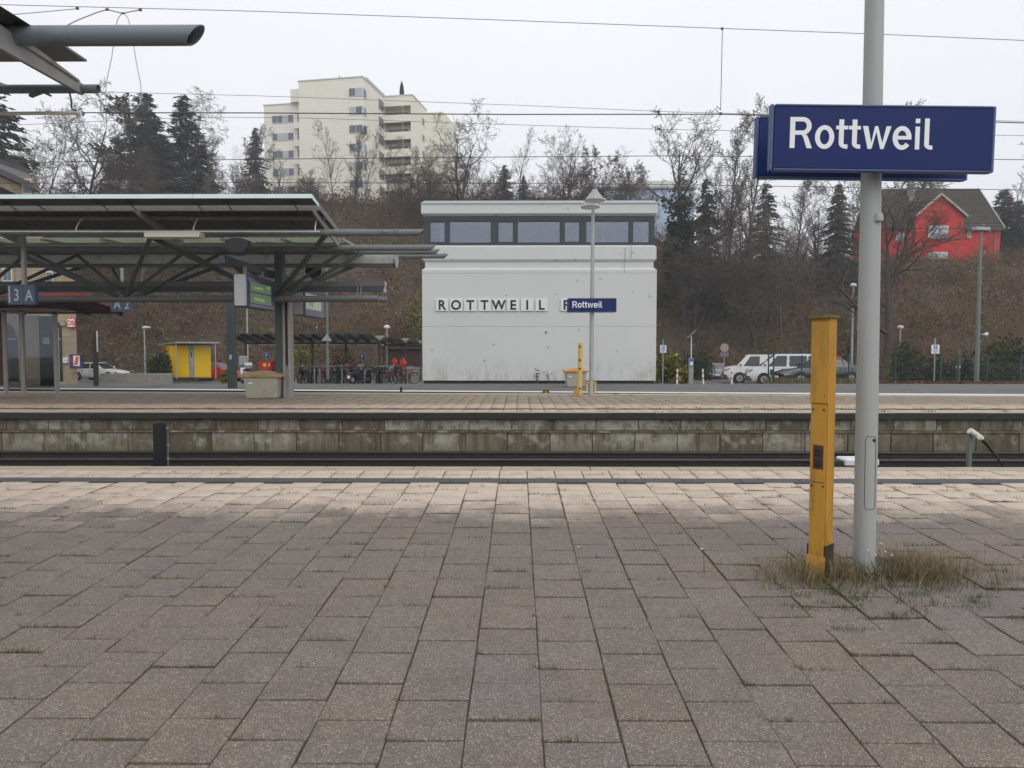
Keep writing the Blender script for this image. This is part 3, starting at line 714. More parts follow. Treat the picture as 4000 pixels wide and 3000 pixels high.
# ------------------------------------------------------------------ house platform edge and white line
m = MB()
def hl(x): return 25.6 - .1036*x
for k in range(-30, 30):
    x0, x1 = k*1.0, k+.994
    m.add([(x0,hl(x0),-.17),(x1,hl(x1),-.17),(x1,hl(x1)+.7,-.166),(x0,hl(x0)+.7,-.166),(x0,hl(x0),-.42),(x1,hl(x1),-.42),(x1,hl(x1)+.7,-.42),(x0,hl(x0)+.7,-.42)],
          [(0,1,2,3),(7,6,5,4),(0,4,5,1),(3,2,6,7),(0,3,7,4),(1,5,6,2)])
o = m.build('platform_kerb', [M['kerb_dark']]); struct(o)
m = MB()
for k in range(-30, 30):
    x0, x1 = k, k+1
    m.quad((x0,hl(x0)+.02,-.158),(x1,hl(x1)+.02,-.158),(x1,hl(x1)+.62,-.150),(x0,hl(x0)+.62,-.150))
o = m.build('platform_line', M['white_line']); struct(o)
# ------------------------------------------------------------------ near sign mast on the right
PX = at(3375, 2226, 4.70).x
pb = pz(4.70)-.02
t = thing('sign_mast', 'grey tapered lamp mast on the near platform carrying the large blue name boards', 'mast', (PX, 4.70, pb))
lean = at(3416, 10, 4.70).x - PX
prof = [(0, .068), (1.2, .066), (2.6, .060), (4.2, .054), (6.2, .05)]
m = MB(); m.path([(PX+lean*h/3.6, 4.70, pb+h) for h, r in prof], [r for h, r in prof], 28); m.build('pole', M['grey_pole'], t, smooth=True)
def polept(z, ang, dr=.0):
    h = z-pb; r = float(np.interp(h, [p[0] for p in prof], [p[1] for p in prof]))+dr
    return (PX+lean*h/3.6+r*math.sin(ang), 4.70-r*math.cos(ang), z)
# access door: a thin raised seam with rounded corners and a lock
zt, zb_ = atz(3385, 1706, 4.63), atz(3385, 1990, 4.63)
a0, a1 = -.52, .50
loop = [(a0+.12, zt), (a1-.12, zt), (a1, zt-.03), (a1, zb_+.03), (a1-.12, zb_), (a0+.12, zb_), (a0, zb_+.03), (a0, zt-.03), (a0+.12, zt)]
dn = []
for i in range(len(loop)-1):
    for k in range(6):
        q = k/6; dn.append(polept(loop[i][1]*(1-q)+loop[i+1][1]*q, loop[i][0]*(1-q)+loop[i+1][0]*q, .0006))
m = MB(); m.path(dn+[dn[0]], .0016, 5); d = m.build('door_seam', M['rail_side'], t)
lk = Vector(polept(atz(3400, 1721, 4.63), .28)); m = MB(); m.lathe([(.0115, 0), (.0115, -.006), (.006, -.007)], (lk.x, lk.y+.003, lk.z), 14, 'y'); m.build('lock', M['black'], t)
cap = Vector(polept(atz(3418, 845, 4.64), .38))
m = MB(); m.lathe([(.026, 0), (.026, .03), (.02, .048), (.008, .056)], (cap.x, cap.y-.004, cap.z-.03), 14); m.build('sensor_dome', M['grey_pole'], t, smooth=True)
# lamp heads above the frame
m = MB(); top = pb+6.2; m.lathe([(.28, -.02), (.28, 0), (.06, .22), (.03, .26)], (PX+lean*1.7-.05, 4.55, top-.1), 20); m.lathe([(.28, -.02), (.28, 0), (.06, .22), (.03, .26)], (PX+lean*1.7-.05, 4.9, top-.1), 20)
m.build('lamp_head', M['cone_grey'], t, smooth=True)
def glyph_word(sx, sz, y, cap, mat, parent):
    """'Rottweil' in a plain grotesque, drawn piece by piece; sx/sz: lower left of the R, cap: cap height"""
    def rect(a, b, c, d): return [[(a, c), (b, c), (b, d), (a, d)]]
    def ring(cx, cy, rx, ry, w, a0, a1, n=22):
        out = []
        for i in range(n):
            p = []
            for q in (a0+(a1-a0)*i/n, a0+(a1-a0)*(i+1)/n):
                c, s_ = math.cos(R(q)), math.sin(R(q)); p.append(((cx+rx*c, cy+ry*s_), (cx+(rx-w)*c, cy+(ry-w*.92)*s_)))
            out.append([p[0][0], p[1][0], p[1][1], p[0][1]])
        return out
    W_ = .155
    def tee(x, s0): return rect(s0, s0+W_, .18, .94) + rect(x, s0, .62, .735) + rect(s0+W_, x+.385, .62, .735) + ring(s0+.235, .18, .235, .18, .148, 180, 268, 8) + rect(s0+.228, x+.385, 0, .136)
    ltr = [
        rect(0, .162, 0, 1) + rect(.162, .42, .86, 1) + rect(.162, .42, .43, .565) + ring(.42, .715, .275, .285, .155, -90, 90, 14) + [[(.385, .43), (.545, .43), (.60, .33), (.725, 0), (.553, 0), (.44, .33)]],
        ring(1.128, .365, .312, .385, .158, 0, 360, 30), tee(1.494, 1.592), tee(1.907, 2.02),
        [[(2.362, .735), (2.53, .735), (2.645, .19), (2.60, 0), (2.535, 0)], [(2.60, 0), (2.66, 0), (2.80, .56), (2.80, .735), (2.752, .735), (2.645, .19)],
         [(2.80, .56), (2.80, .735), (2.85, .735), (3.005, .19), (2.985, 0), (2.945, 0)], [(2.985, 0), (3.055, 0), (3.05, .0), (3.284, .735), (3.125, .735), (3.005, .19)]],
        ring(3.64, .365, .306, .385, .158, 8, 322, 26) + rect(3.488, 3.94, .315, .43),
        rect(4.062, 4.205, 0, .735) + rect(4.062, 4.205, .845, .99),
        rect(4.362, 4.512, .17, 1) + ring(4.362+.215, .17, .215, .17, .143, 180, 268, 8) + rect(4.57, 4.63, 0, .132)]
    for pieces in ltr:
        m = MB()
        for i, poly in enumerate(pieces): m.prism([(sx+p*cap, sz+q*cap) for p, q in poly], 'y', y-.0016-.00015*(i % 3), y-.0002)
        m.build('letter', mat, parent)
def name_board(label, x0, x1, zt, zb, yf, yb, textz, textx, size, yaw, facing, group=None):
    xc = (x0+x1)/2; wd = x1-x0; ht = zt-zb; th = yb-yf
    t = thing('station_sign', label, 'sign', (xc, (yf+yb)/2, (zt+zb)/2), group)
    c = t.location.copy()
    m = MB(); m.box(c, (wd-.012, th, ht-.012)); m.build('panel', M['sign_blue'], t, bevel=.004)
    e = .012
    for s in (-1, 1):
        m = MB(); m.bx(c.x+s*wd/2-e, c.x+s*wd/2+e*.3, yf-.004, yb+.004, zb-.004, zt+.004); m.build('edge_profile', M['sign_edge'], t, bevel=.003)
        m = MB(); m.bx(c.x-wd/2+e, c.x+wd/2-e, yf-.0035, yb+.0035, c.z+s*ht/2-e*.5, c.z+s*ht/2+e*.5); m.build('edge_profile', M['sign_edge'], t, bevel=.003)
    m = MB(); m.bx(c.x-wd*.42, c.x+wd*.42, (yb if facing < 0 else yf-.025), (yb+.025 if facing < 0 else yf), c.z-.03, c.z+.03)
    m.build('mounting_rail', M['sign_under'], t)
    if facing < 0: glyph_word(textx, textz, yf, size, M['white_film'], t)
    else: text('lettering', 'Rottweil', size*1.38, M['white_film'], t, (c.x+wd*.42, yb+.0022, textz), (90,0,180), .0012, size*.012, sx=.93)
    t.rotation_euler = (0, R(.95) if yb < 10 else 0, yaw); return t
YF = 4.55
A = at(3022, 418, YF-.05); B = at(3880, 668, YF-.05)
name_board('large blue station sign reading Rottweil on the near grey mast', A.x, B.x, A.z+.006, B.z+.006, YF-.045, YF, atz(3087, 583, YF-.047), at(3086, 580, YF-.047).x, .1855, R(-.5), -1)
YB = 4.85
A = at(2962, 462, YB); B = at(3776, 696, YB)
name_board('second blue station sign mounted back to back behind the near mast, seen from behind', A.x, B.x, A.z, B.z, YB, YB+.045, (A.z+B.z)/2-.09, A.x+.1, .1855, R(-.5), 1)

# ------------------------------------------------------------------ weathered yellow socket post
yb0 = pz(4.62)
c = Vector((at(3203, 2200, 4.62).x, 4.62, yb0))
t = thing('power_post', 'weathered yellow square power socket post beside the near grey mast', 'post', tuple(c))
hh = atz(3207, 1238, 4.62)-yb0; s = .080
ang = R(45)
def rot2(x, y): return (c.x+x*math.cos(ang)-y*math.sin(ang), c.y+x*math.sin(ang)+y*math.cos(ang))
def pbox(m, x0, x1, y0, y1, z0, z1, mi=0):
    p = [rot2(x0,y0), rot2(x1,y0), rot2(x1,y1), rot2(x0,y1)]
    m.add([(q[0],q[1],yb0+z0) for q in p]+[(q[0],q[1],yb0+z1) for q in p], [(3,2,1,0),(4,5,6,7),(0,1,5,4),(1,2,6,5),(2,3,7,6),(3,0,4,7)], mi)
# shaft: the left-hand front face (local -x) carries the removable covers
m = MB(); pbox(m, -.052, .056, -.056, .056, 0, hh); m.build('shaft', M['yellow_old'], t, bevel=.005, segs=2)
m = MB(); pbox(m, -.060, .062, -.062, .062, -.01, .20); m.build('foot', wm('foot_rust', (.055,.034,.012), .5, 12, .9, dirt=(.016,.014,.009), dscale=9, dthr=(.4,.6)), t, bevel=.004)
m = MB()
p = [rot2(-.062,-.058), rot2(-.062,.058), rot2(-.105,.05), rot2(-.105,-.05)]
m.add([(p[0][0],p[0][1],yb0+.13),(p[1][0],p[1][1],yb0+.13),(p[2][0],p[2][1],yb0-.005),(p[3][0],p[3][1],yb0-.005),(p[0][0],p[0][1],yb0-.005),(p[1][0],p[1][1],yb0-.005)],
      [(0,1,2,3),(0,3,4),(1,5,2),(4,3,2,5),(0,4,5,1)]); m.build('cable_hood', M['yellow_old'], t)
zlow, zop0, zop1, zmid = .145, atz(3170, 1832, 4.58)-yb0, atz(3170, 1742, 4.58)-yb0, atz(3170, 1575, 4.58)-yb0
zj = atz(3170, 1885, 4.58)-yb0
m = MB()
pbox(m, -.062, -.0525, -.045, .050, .125, zj-.004); m.build('cover_plate', M['yellow_old'], t, bevel=.002)
m = MB(); pbox(m, -.062, -.0525, -.045, .050, zj+.004, zop0-.006); pbox(m, -.062, -.0525, -.045, -.032, zop0-.006, zop1+.006); pbox(m, -.062, -.0525, .034, .050, zop0-.006, zop1+.006); pbox(m, -.062, -.0525, -.045, .050, zop1+.006, zmid-.006)
m.build('cover_plate', M['yellow_old'], t, bevel=.0015)
m = MB(); pbox(m, -.066, -.0525, -.057, .056, zmid, hh-.03); m.build('cover_plate', M['yellow_old'], t, bevel=.002)
m = MB(); pbox(m, -.055, -.0522, -.032, .034, zop0, zop1); m.build('socket_recess', M['timber_brown'], t)
m = MB()
for z in (zop0+(zop1-zop0)*.27, zop0+(zop1-zop0)*.73): pbox(m, -.064, -.0545, -.014, .02, z-.024, z+.024)
m.build('socket', M['black'], t, bevel=.005)
m = MB(); pbox(m, -.075, .068, -.070, .068, hh-.012, hh+.004); pbox(m, -.066, .06, -.06, .06, hh+.004, hh+.012); m.build('cap', M['moss_cap'], t, bevel=.003)
m = MB()
for z, y in ((zmid+.05, -.035), (zmid-.04, -.03), (zmid-.04, .035), (zj-.02, .035), (zj-.02, -.035)):
    q = rot2(-.068, y); m = MB(); m.lathe([(.007, -.004), (.007, .004)], (q[0]+.004, q[1]+.004, yb0+z), 8, 'x'); m.build('screw', M['timber_brown'], t)

# ------------------------------------------------------------------ weeds
def blades(name, pts, hmin, hmax, wid, mat, label, cat, lean=.5, cval=None, per=1):
    """grass blades: thin tapering two-segment strips"""
    n = len(pts); P = np.array(pts, float)
    h = rng.uniform(hmin, hmax, n); a = rng.uniform(0, 2*np.pi, n); l = rng.uniform(0, lean, n)*h
    b = rng.uniform(0, np.pi, n); wx, wy = np.cos(b)*wid/2, np.sin(b)*wid/2
    dx, dy = np.cos(a), np.sin(a)
    mid = P + np.stack([dx*l*.35, dy*l*.35, h*.55], -1); tip = P + np.stack([dx*l, dy*l, h*(1-.25*(l/np.maximum(h,1e-6)))], -1)
    w = np.stack([wx, wy, np.zeros(n)], -1)
    V = np.stack([P-w, P+w, mid+w*.7, mid-w*.7, tip], 1).reshape(-1, 3)
    k = np.arange(n)*5
    T = np.concatenate([np.stack([k, k+1, k+2], -1), np.stack([k, k+2, k+3], -1), np.stack([k+3, k+2, k+4], -1)])
    r = rng.uniform(0, 1, n) if cval is None else np.array(cval)
    o = npmesh(name, V, T, mat, None, np.concatenate([r, r, r])); return tag(o, label, cat, kind='stuff')
# tall dry grass around the two posts
pts = []
for _ in range(2600):
    q = random.random()
    if q < .62: x = PX+.12+random.gammavariate(2.0, .12); y = 4.62+random.gauss(0, .12)
    elif q < .84: x = PX-.28+random.gauss(0, .12); y = 4.55+random.gauss(0, .11)
    else: x = PX-.55+random.gauss(0, .16); y = 4.5+random.gauss(0, .1)
    if x > PX+1.0: continue
    pts.append((x, y, pz(y)-.01))
blades('dry_grass', pts, .04, .24, .0024, M['grass_dry'], 'tall dry straw-coloured grass growing around the yellow post and grey mast', 'grass', 1.1)
pts = []
for _ in range(420):
    x = PX-.1+random.gauss(0, .27); y = 4.52+random.gauss(0, .14); pts.append((x, y, pz(y)-.01))
blades('broad_weeds', pts, .05, .17, .0075, M['grass_mix'], 'bent broad weed leaves among the dry grass at the posts', 'weeds', 1.3)
pts = []
for _ in range(60):
    cx = PX+random.uniform(-.75, .95); cy = 4.35+random.gauss(0, .22)
    for _ in range(40): pts.append((cx+random.gauss(0,.045), cy+random.gauss(0,.02), pz(cy)-.005))
blades('green_grass', pts, .015, .06, .003, M['grass_green'], 'low green moss and grass in the joints in front of the two posts', 'grass', .9)
# small weeds in the joints
pts = []; cv = []
def clump(x, y, z, n, sp, sx=1.0, dry=.7):
    for _ in range(n):
        pts.append((x+random.gauss(0, sp)*sx, y+random.gauss(0, sp*.35), z)); cv.append(random.uniform(.5, 1) if random.random() < dry else random.uniform(0, .5))
for _ in range(760):                      # across joints of the dark zone
    k = random.randint(-20, 22); r_ = random.randint(0, 17)
    y = Y0 + (0 if k % 2 == 0 else .15)+.3*r_
    if y > 7.3: continue
    x = X0+k*.3+random.uniform(0, .3)
    if random.random() < .45: x = X0+k*.3; 
    clump(x, y, pz(y)-.006, random.randint(4, 22), random.uniform(.01, .05), 1.0, .55)
for _ in range(170):                      # pale zone and border rows
    x = random.uniform(-6, 6.5); y = random.choice([7.40, 7.62, 7.62, 7.84, 7.84, 7.84, 8.06, 7.1, 6.8, 6.5])
    clump(x, y+random.gauss(0,.01), pz(y)-.004, random.randint(6, 30), random.uniform(.02, .07), 1.0, .9)
for _ in range(230):                      # mossy lines in the cross joints
    k = random.randint(-20, 22); y = Y0 + (0 if k % 2 == 0 else .15)+.3*random.randint(2, 15)
    if y > 7.3: continue
    xa = X0+k*.3; f0 = random.uniform(0, .7); f1 = min(1, f0+random.uniform(.2, .9))
    for _ in range(int(60*(f1-f0))): pts.append((xa+.3*random.uniform(f0, f1), y+random.gauss(0, .003), pz(y)-.0085)); cv.append(random.uniform(0, .55))
blades('joint_weeds', pts, .008, .040, .003, M['grass_mix'], 'small dry and green weeds sprouting from the paving joints', 'weeds', .9, cv)
pts = []; cv = []
for _ in range(90):
    x = random.uniform(0, 17); y = random.choice([15.66, 15.95, 16.3, 16.55, random.uniform(17, 22), random.uniform(19, 22)])
    clump(x, y, iz(y)-.01, random.randint(6, 26), random.uniform(.04, .14), 1.0, .85)
for x, y in ((2.05, 21.7), (2.9, 21.8), (3.6, 22.0), (4.9, 22.0), (1.75, 21.8)): clump(x, y, iz(y)-.01, 40, .07, 1, .8)
blades('platform_weeds', pts, .015, .10, .008, M['grass_mix'], 'sparse dry weeds on the opposite island platform paving', 'weeds', .8, cv)
# a few fallen leaves and two small yellow flowers
m = None
for i, (u, v, lab) in enumerate(((588, 2117, 'small pale orange fallen leaf on the left paving'), (2262, 2149, 'pale fallen leaf in a joint right of the middle'), (2742, 2154, 'whitish fallen leaf beside a tuft of grass, right of the middle'))):
    y = 1.555*F/(v-1290); p = at(u, v, y); q = MB(); sc_ = .018
    q.add([(p.x-sc_, p.y-sc_*.3, pz(y)+.004), (p.x, p.y-sc_*.7, pz(y)+.009), (p.x+sc_, p.y+.2*sc_, pz(y)+.006), (p.x, p.y+sc_*.7, pz(y)+.011), (p.x+sc_*1.7, p.y+.5*sc_, pz(y)+.012)], [(0,1,2,3),(1,4,2)])
    tag(q.build('fallen_leaf', wm('leaf_pale%d' % i, (.55,.36,.2) if i < 2 else (.6,.58,.5), .2, 30, .7)), lab, 'leaf', 'leaves on the near platform')
fl = thing('wild_flower', 'thin weed with small pale yellow flowers at the foot of the grey mast', 'flower', (PX-.03, 4.50, pz(4.5)))
m = MB(); hd = MB()
for dx, dz in ((-.05, .19), (.03, .23), (.06, .18), (.10, .16), (.0, .16)):
    m.path([(PX-.03, 4.50, pz(4.5)), (PX-.03+dx*.4, 4.50, pz(4.5)+dz*.6), (PX-.03+dx, 4.49, pz(4.5)+dz)], .0013, 4)
    hd.lathe([(.001, -.004), (.006, 0), (.008, .005), (.002, .007)], (PX-.03+dx, 4.49, pz(4.5)+dz), 7)
m.build('stem', M['twig'], fl); hd.build('blossom', wm('blossom', (.75,.6,.15), .1, 20, .6), fl)
# ------------------------------------------------------------------ platform canopies
def purlin(m, x0, x1, y, z, r, n=18, bevel=True):
    """steel tube along x whose right end is cut at a slant (long on top)"""
    o = len(m.v); c = r*1.7 if bevel else 0
    for xa in (x0, None):
        for j in range(n):
            a = 2*math.pi*j/n; dz = math.sin(a)
            m.v.append((x0 if xa is not None else x1-c*(1-dz)/2, y+r*math.cos(a), z+r*dz))
    for j in range(n):
        b = (j+1) % n; m.f.append((o+j, o+b, o+n+b, o+n+j)); m.m.append(0)
    # hollow mouth
    o2 = len(m.v)
    for k in (0, 1):
        for j in range(n):
            a = 2*math.pi*j/n; dz = math.sin(a)
            m.v.append((x1-c*(1-dz)/2-(k*r*2), y+r*.88*math.cos(a), z+r*.88*dz))
    for j in range(n):
        b = (j+1) % n
        m.f.append((o+n+j, o+n+b, o2+b, o2+j)); m.m.append(0)
        m.f.append((o2+j, o2+b, o2+n+b, o2+n+j)); m.m.append(1 if False else 0)
    m.f.append(tuple(o2+n+j for j in range(n))); m.m.append(0)

t = thing('platform_canopy', 'dark green steel tube canopy with glass roof on the opposite island platform', 'canopy', (-6.53, 19.7, iz(19.7)))
XE = -4.5; XL = -17.0
PUR = [(17.0, 4.04), (18.8, 3.94), (20.9, 4.12), (22.4, 4.19)]
PEND = [-2.17, -2.12, -2.24, -2.14]
for (y, z), xe in zip(PUR, PEND):
    m = MB(); purlin(m, XL, xe, y, z, .078); m.build('purlin', M['pipe_grey'], t, smooth=True)
# front edge tube, point-held glass strip with its bright fascia
m = MB(); m.tube((XL, 17.2, 4.42), (XE+.02, 17.2, 4.42), .052, n=14); m.build('edge_tube', M['pipe_grey'], t, smooth=True)
def roofz(u, v, y): return atz(u, v, y)
gz0, gz1 = 4.70, 4.60
m = MB(); m.add([(XL,16.0,gz0),(XE,16.0,gz0),(XE,16.55,gz1),(XL,16.55,gz1),(XL,16.0,gz0-.02),(XE,16.0,gz0-.02),(XE,16.55,gz1-.02),(XL,16.55,gz1-.02)], [(0,1,2,3),(7,6,5,4),(0,4,5,1),(1,5,6,2),(2,6,7,3),(3,7,4,0)])
m.build('roof_strip', M['deck_dark'], t)
for k in range(5):
    x1 = XE+.01-k*2.6; x0 = x1-2.59
    m = MB(); m.add([(x0,15.985,gz0-.075),(x1,15.985,gz0-.075),(x1,15.985,gz0+.015),(x0,15.985,gz0+.015),(x0,15.998,gz0-.075),(x1,15.998,gz0-.075),(x1,15.998,gz0+.015),(x0,15.998,gz0+.015)], [(0,1,2,3),(7,6,5,4),(0,4,5,1),(1,5,6,2),(2,6,7,3),(3,7,4,0)])
    m.build('fascia', M['fascia'], t)
m = MB(); m.add([(XE+.012,15.99,gz0-.075),(XE+.012,16.56,gz1-.055),(XE+.012,16.56,gz1+.015),(XE+.012,15.99,gz0+.015),(XE+.001,15.99,gz0-.075),(XE+.001,16.56,gz1-.055),(XE+.001,16.56,gz1+.015),(XE+.001,15.99,gz0+.015)], [(0,1,2,3),(7,6,5,4),(0,4,5,1),(1,5,6,2),(2,6,7,3),(3,7,4,0)])
m.build('fascia', M['fascia'], t)
for u in (105, 212, 454, 562, 814, 928, 1180):
    x = atx(u, 16.9)
    m = MB(); m.tube((x, 16.95, 4.45), (x, 16.45, 4.585), .014, n=6); m.lathe([(.09, -.02), (.10, -.005), (.03, .0)], (x, 16.40, 4.59), 12)
    m.build('point_fixing', M['deck_dark'], t)
# corrugated deck, front and rear wing, falling to the valley in the middle
def corrugated(m, x0, x1, ya, za, yb, zb, pitch=.2, dep=.035):
    n = int((x1-x0)/pitch*2); xs = [x0+(x1-x0)*i/n for i in range(n+1)]
    prof = []
    for i, x in enumerate(xs): prof.append((x, dep if (i//1) % 2 else 0))
    o = len(m.v)
    for x, d in prof: m.v += [(x, ya, za+d), (x, yb, zb+d)]
    for i in range(len(prof)-1): m.f.append((o+2*i, o+2*i+2, o+2*i+3, o+2*i+1)); m.m.append(0)
m = MB(); corrugated(m, XL, XE, 16.75, 4.54, 18.75, 4.22); m.build('corrugated_deck', M['deck_dark'], t)
m = MB(); corrugated(m, XL, XE, 21.0, 4.26, 22.9, 4.5); m.build('corrugated_deck', M['deck_dark'], t)
m = MB(); m.bar((XE-.01, 16.7, 4.56), (XE-.01, 18.75, 4.24), .03, .13); m.bar((XE-.01, 21.0, 4.26), (XE-.01, 22.9, 4.52), .03, .13); m.bar((XL, 16.72, 4.55), (XE, 16.72, 4.55), .03, .12)
m.build('verge_trim', M['deck_grey'], t)
# translucent greenish middle roof in panels between steel bars
for k in range(8):
    x1 = XE-.05-k*1.55; x0 = x1-1.49
    m = MB(); m.add([(x0,18.86,4.20),(x1,18.86,4.20),(x1,20.9,4.24),(x0,20.9,4.24),(x0,18.86,4.212),(x1,18.86,4.212),(x1,20.9,4.252),(x0,20.9,4.252)], [(0,1,2,3),(7,6,5,4),(0,4,5,1),(1,5,6,2),(2,6,7,3),(3,7,4,0)])
    m.build('roof_panel', M['translucent'], t)
    m = MB(); m.bar((x1+.03, 18.8, 4.17), (x1+.03, 20.95, 4.21), .05, .06); m.build('glazing_bar', M['arm_grey'], t)
m = MB(); m.bar((XL, 19.8, 4.19), (XE, 19.8, 4.19), .05, .06); m.build('glazing_bar', M['arm_grey'], t)
for k in range(3):
    xa = XE-.1-k*4.05; m = MB(); m.bar((xa, 18.9, 4.10), (xa-2.0, 20.8, 4.12), .07, .03); m.bar((xa-2.05, 18.9, 4.10), (xa-4.0, 20.8, 4.12), .07, .03); m.bar((xa, 20.8, 4.11), (xa-2.0, 18.9, 4.11), .07, .03)
    m.build('cross_brace', M['arm_grey'], t)
# tapered cantilever arms at the end and at the inner frames
for xk in (XE-.12, XE-4.15, XE-8.2):
    m = MB(); m.prism([(16.55, 4.46), (16.6, 4.40), (18.9, 3.94), (18.9, 4.14), (16.7, 4.50)], 'x', xk-.02, xk+.02)
    m.prism([(22.75, 4.46), (22.7, 4.38), (20.8, 4.05), (20.8, 4.24)], 'x', xk-.02, xk+.02); m.build('cantilever_arm', M['arm_grey'], t)
# lower chords, web members
ZC = 2.70
for dy, xe in ((-.22, -3.72), (.22, -3.58)):
    m = MB(); m.tube((XL, 19.7+dy, ZC), (xe, 19.7+dy, ZC), .075, n=16); m.build('bottom_chord', M['pipe_grey'], t, smooth=True)
NODES = [-6.53, -10.58, -14.63]
for xn in NODES:
    for sgn in (-1, 1):
        for (y, z), cy in zip(PUR, (-.22, -.22, .22, .22)):
            m = MB(); xt = xn+sgn*2.06; m.bar((xn+sgn*.08, 19.7+cy, ZC+.05), (xt, y, z-.06), .075, .10) if y in (17.0, 22.4) else m.tube((xn+sgn*.1, 19.7+cy, ZC+.05), (xt, y, z-.06), .045, n=10)
            m.build('diagonal', M['canopy_green'], t)
# gutters
def gutter(m, x0, x1, y, zt, zb, w1, w2):
    m.prism([(y-w1/2, zt), (y-w2/2, zb), (y+w2/2, zb), (y+w1/2, zt), (y+w1/2-.02, zt), (y+w2/2-.02, zb+.02), (y-w2/2+.02, zb+.02), (y-w1/2+.02, zt)], 'x', x0, x1)
yg = 21.6
m = MB(); m.bx(XL, -3.62, yg-.2, yg+.2, atz(1400, 1029, 21.4), atz(1400, 987, 21.4)); m.build('valley_gutter', M['gutter_light'], t)
m = MB(); m.bx(XL, -3.66, yg-.17, yg+.17, atz(1400, 1040, 21.43), atz(1400, 1030, 21.43)-.004); m.build('valley_gutter', M['gutter_grey'], t)
m = MB(); zt_, zb2 = atz(1540, 984, 21.4), atz(1540, 1040, 21.4); m.prism([(yg-.24, zt_+.02), (yg-.2, (zt_+zb2)/2+.06), (yg-.34, (zt_+zb2)/2), (yg-.12, zb2-.02), (yg+.12, zb2-.02), (yg+.34, (zt_+zb2)/2), (yg+.24, zt_+.02)], 'x', -3.62, -3.58); m.build('gutter_end', M['galv'], t)
yg = 20.4
m = MB(); m.bx(XL, -3.72, yg-.16, yg+.16, atz(1400, 1118, 20.24), atz(1400, 1098, 20.24)); m.build('cable_duct', M['gutter_grey'], t)
m = MB(); m.bx(XL, -3.74, yg-.15, yg+.15, atz(1400, 1138, 20.25), atz(1400, 1118, 20.25)-.003); m.build('cable_duct', M['gutter_blue'], t)
zt_, zb2 = atz(1500, 1099, 20.2), atz(1500, 1140, 20.2); m = MB(); m.prism([(yg-.2, zt_+.01), (yg-.05, (zt_+zb2)/2), (yg-.18, zb2), (yg+.18, zb2), (yg+.05, (zt_+zb2)/2), (yg+.2, zt_+.01)], 'x', -3.735, -3.70); m.build('duct_end', M['galv'], t)
m = MB()
xs_ = atx(1400, 20.0)
m.bar((xs_, 19.9, ZC+.07), (xs_-.05, 20.3, ZC+.42), .03, .06); m.bar((xs_+.1, 19.9, ZC+.07), (xs_+.02, 20.3, ZC+.42), .03, .06); xs2 = atx(560, 20.0); m.bar((xs2, 19.9, ZC+.07), (xs2+.15, 20.3, ZC+.42), .03, .06)
m.build('duct_strut', M['pipe_grey'], t)
# columns: two channels with a dark slot, plus crossbeam
for xc in (NODES[0], -15.4):
    m = MB(); m.bx(xc-.19, xc+.02, 20.15, 20.45, iz(20.3), 4.1); m.build('column', M['column_green'], t, bevel=.01)
    m = MB(); m.bx(xc+.025, xc+.09, 20.10, 20.46, iz(20.3), ZC); m.bx(xc+.165, xc+.22, 20.10, 20.46, iz(20.3), ZC); m.build('column', M['column_grey'], t, bevel=.008)
    m = MB(); m.bx(xc+.092, xc+.163, 20.2, 20.42, iz(20.3)+.9, ZC); m.build('column_slot', M['black'], t)
    m = MB(); m.bx(xc+.092, xc+.163, 20.14, 20.42, iz(20.3), iz(20.3)+.895); m.build('slot_cover', M['column_grey'], t)
for xc in NODES[:1]:
    m = MB(); m.bar((xc-.32, 16.9, 3.42), (xc-.32, 22.9, 3.42), .14, .18); m.build('crossbeam', M['gutter_blue'], t)
# hanging conduit along the front with rope hangers, and a luminaire
zc = atz(600, 907, 16.8); xe = atx(1255, 16.8)
m = MB(); m.tube((XL, 16.8, zc+.03), (xe, 16.8, zc+.01), .018, n=8); m.build('conduit', M['conduit'], t)
for u in (304, 760, 1232):
    x = atx(u, 16.8); m = MB(); m.path([(x-.02, 17.15, 4.40), (x, 16.98, 4.28), (x+.02, 16.84, 4.14), (x+.025, 16.8, zc+.02)], .014, 6); m.build('hanger_rope', M['cream'], t)
x0, x1 = atx(585, 16.75), atx(800, 16.75); zl = atz(700, 922, 16.75)
m = MB(); m.bx(x0, x1, 16.6, 16.9, zl+.005, zl+.06); m.bx(x0+.01, x1-.01, 16.58, 16.92, zl-.05, zl+.004); m.build('luminaire', M['cream'], t, bevel=.01)
t2 = thing('loudspeaker', 'dark boxy loudspeaker on the canopy crossbeam above the departure display', 'loudspeaker', (atx(940, 16.9), 16.9, 3.51))
m = MB(); xl = atx(940, 16.9); zt_, zb2 = atz(940, 933, 16.9), atz(940, 992, 16.9)
m.prism([(xl-.26, zt_-.05), (xl-.12, zt_), (xl+.12, zt_), (xl+.26, zt_-.05), (xl+.25, (zt_+zb2)/2-.04), (xl+.12, zb2+.01), (xl-.12, zb2+.01), (xl-.25, (zt_+zb2)/2-.04)], 'y', 16.75, 17.0); m.build('cabinet', M['dark_box'], t2, bevel=.01)
m = MB(); m.bx(xl-.1, xl+.1, 16.8, 16.98, 3.508, zb2+.008); m.build('foot', M['dark_box'], t2)
t2 = thing('loudspeaker', 'round dark loudspeaker on the canopy crossbeam right of the main column', 'loudspeaker', (atx(1232, 22.4), 22.4, 3.51))
m = MB(); xl = atx(1232, 22.4); zz = atz(1232, 1057, 22.4); m.lathe([(.12, .2), (.22, .12), (.25, 0), (.22, -.02)], (xl, 22.3, zz), 14, 'y'); m.build('horn', M['dark_box'], t2, smooth=True)
m = MB(); m.bar((xl, 22.4, zz-.2), (xl-.1, 22.5, 3.4), .05, .05); m.build('bracket', M['dark_box'], t2)

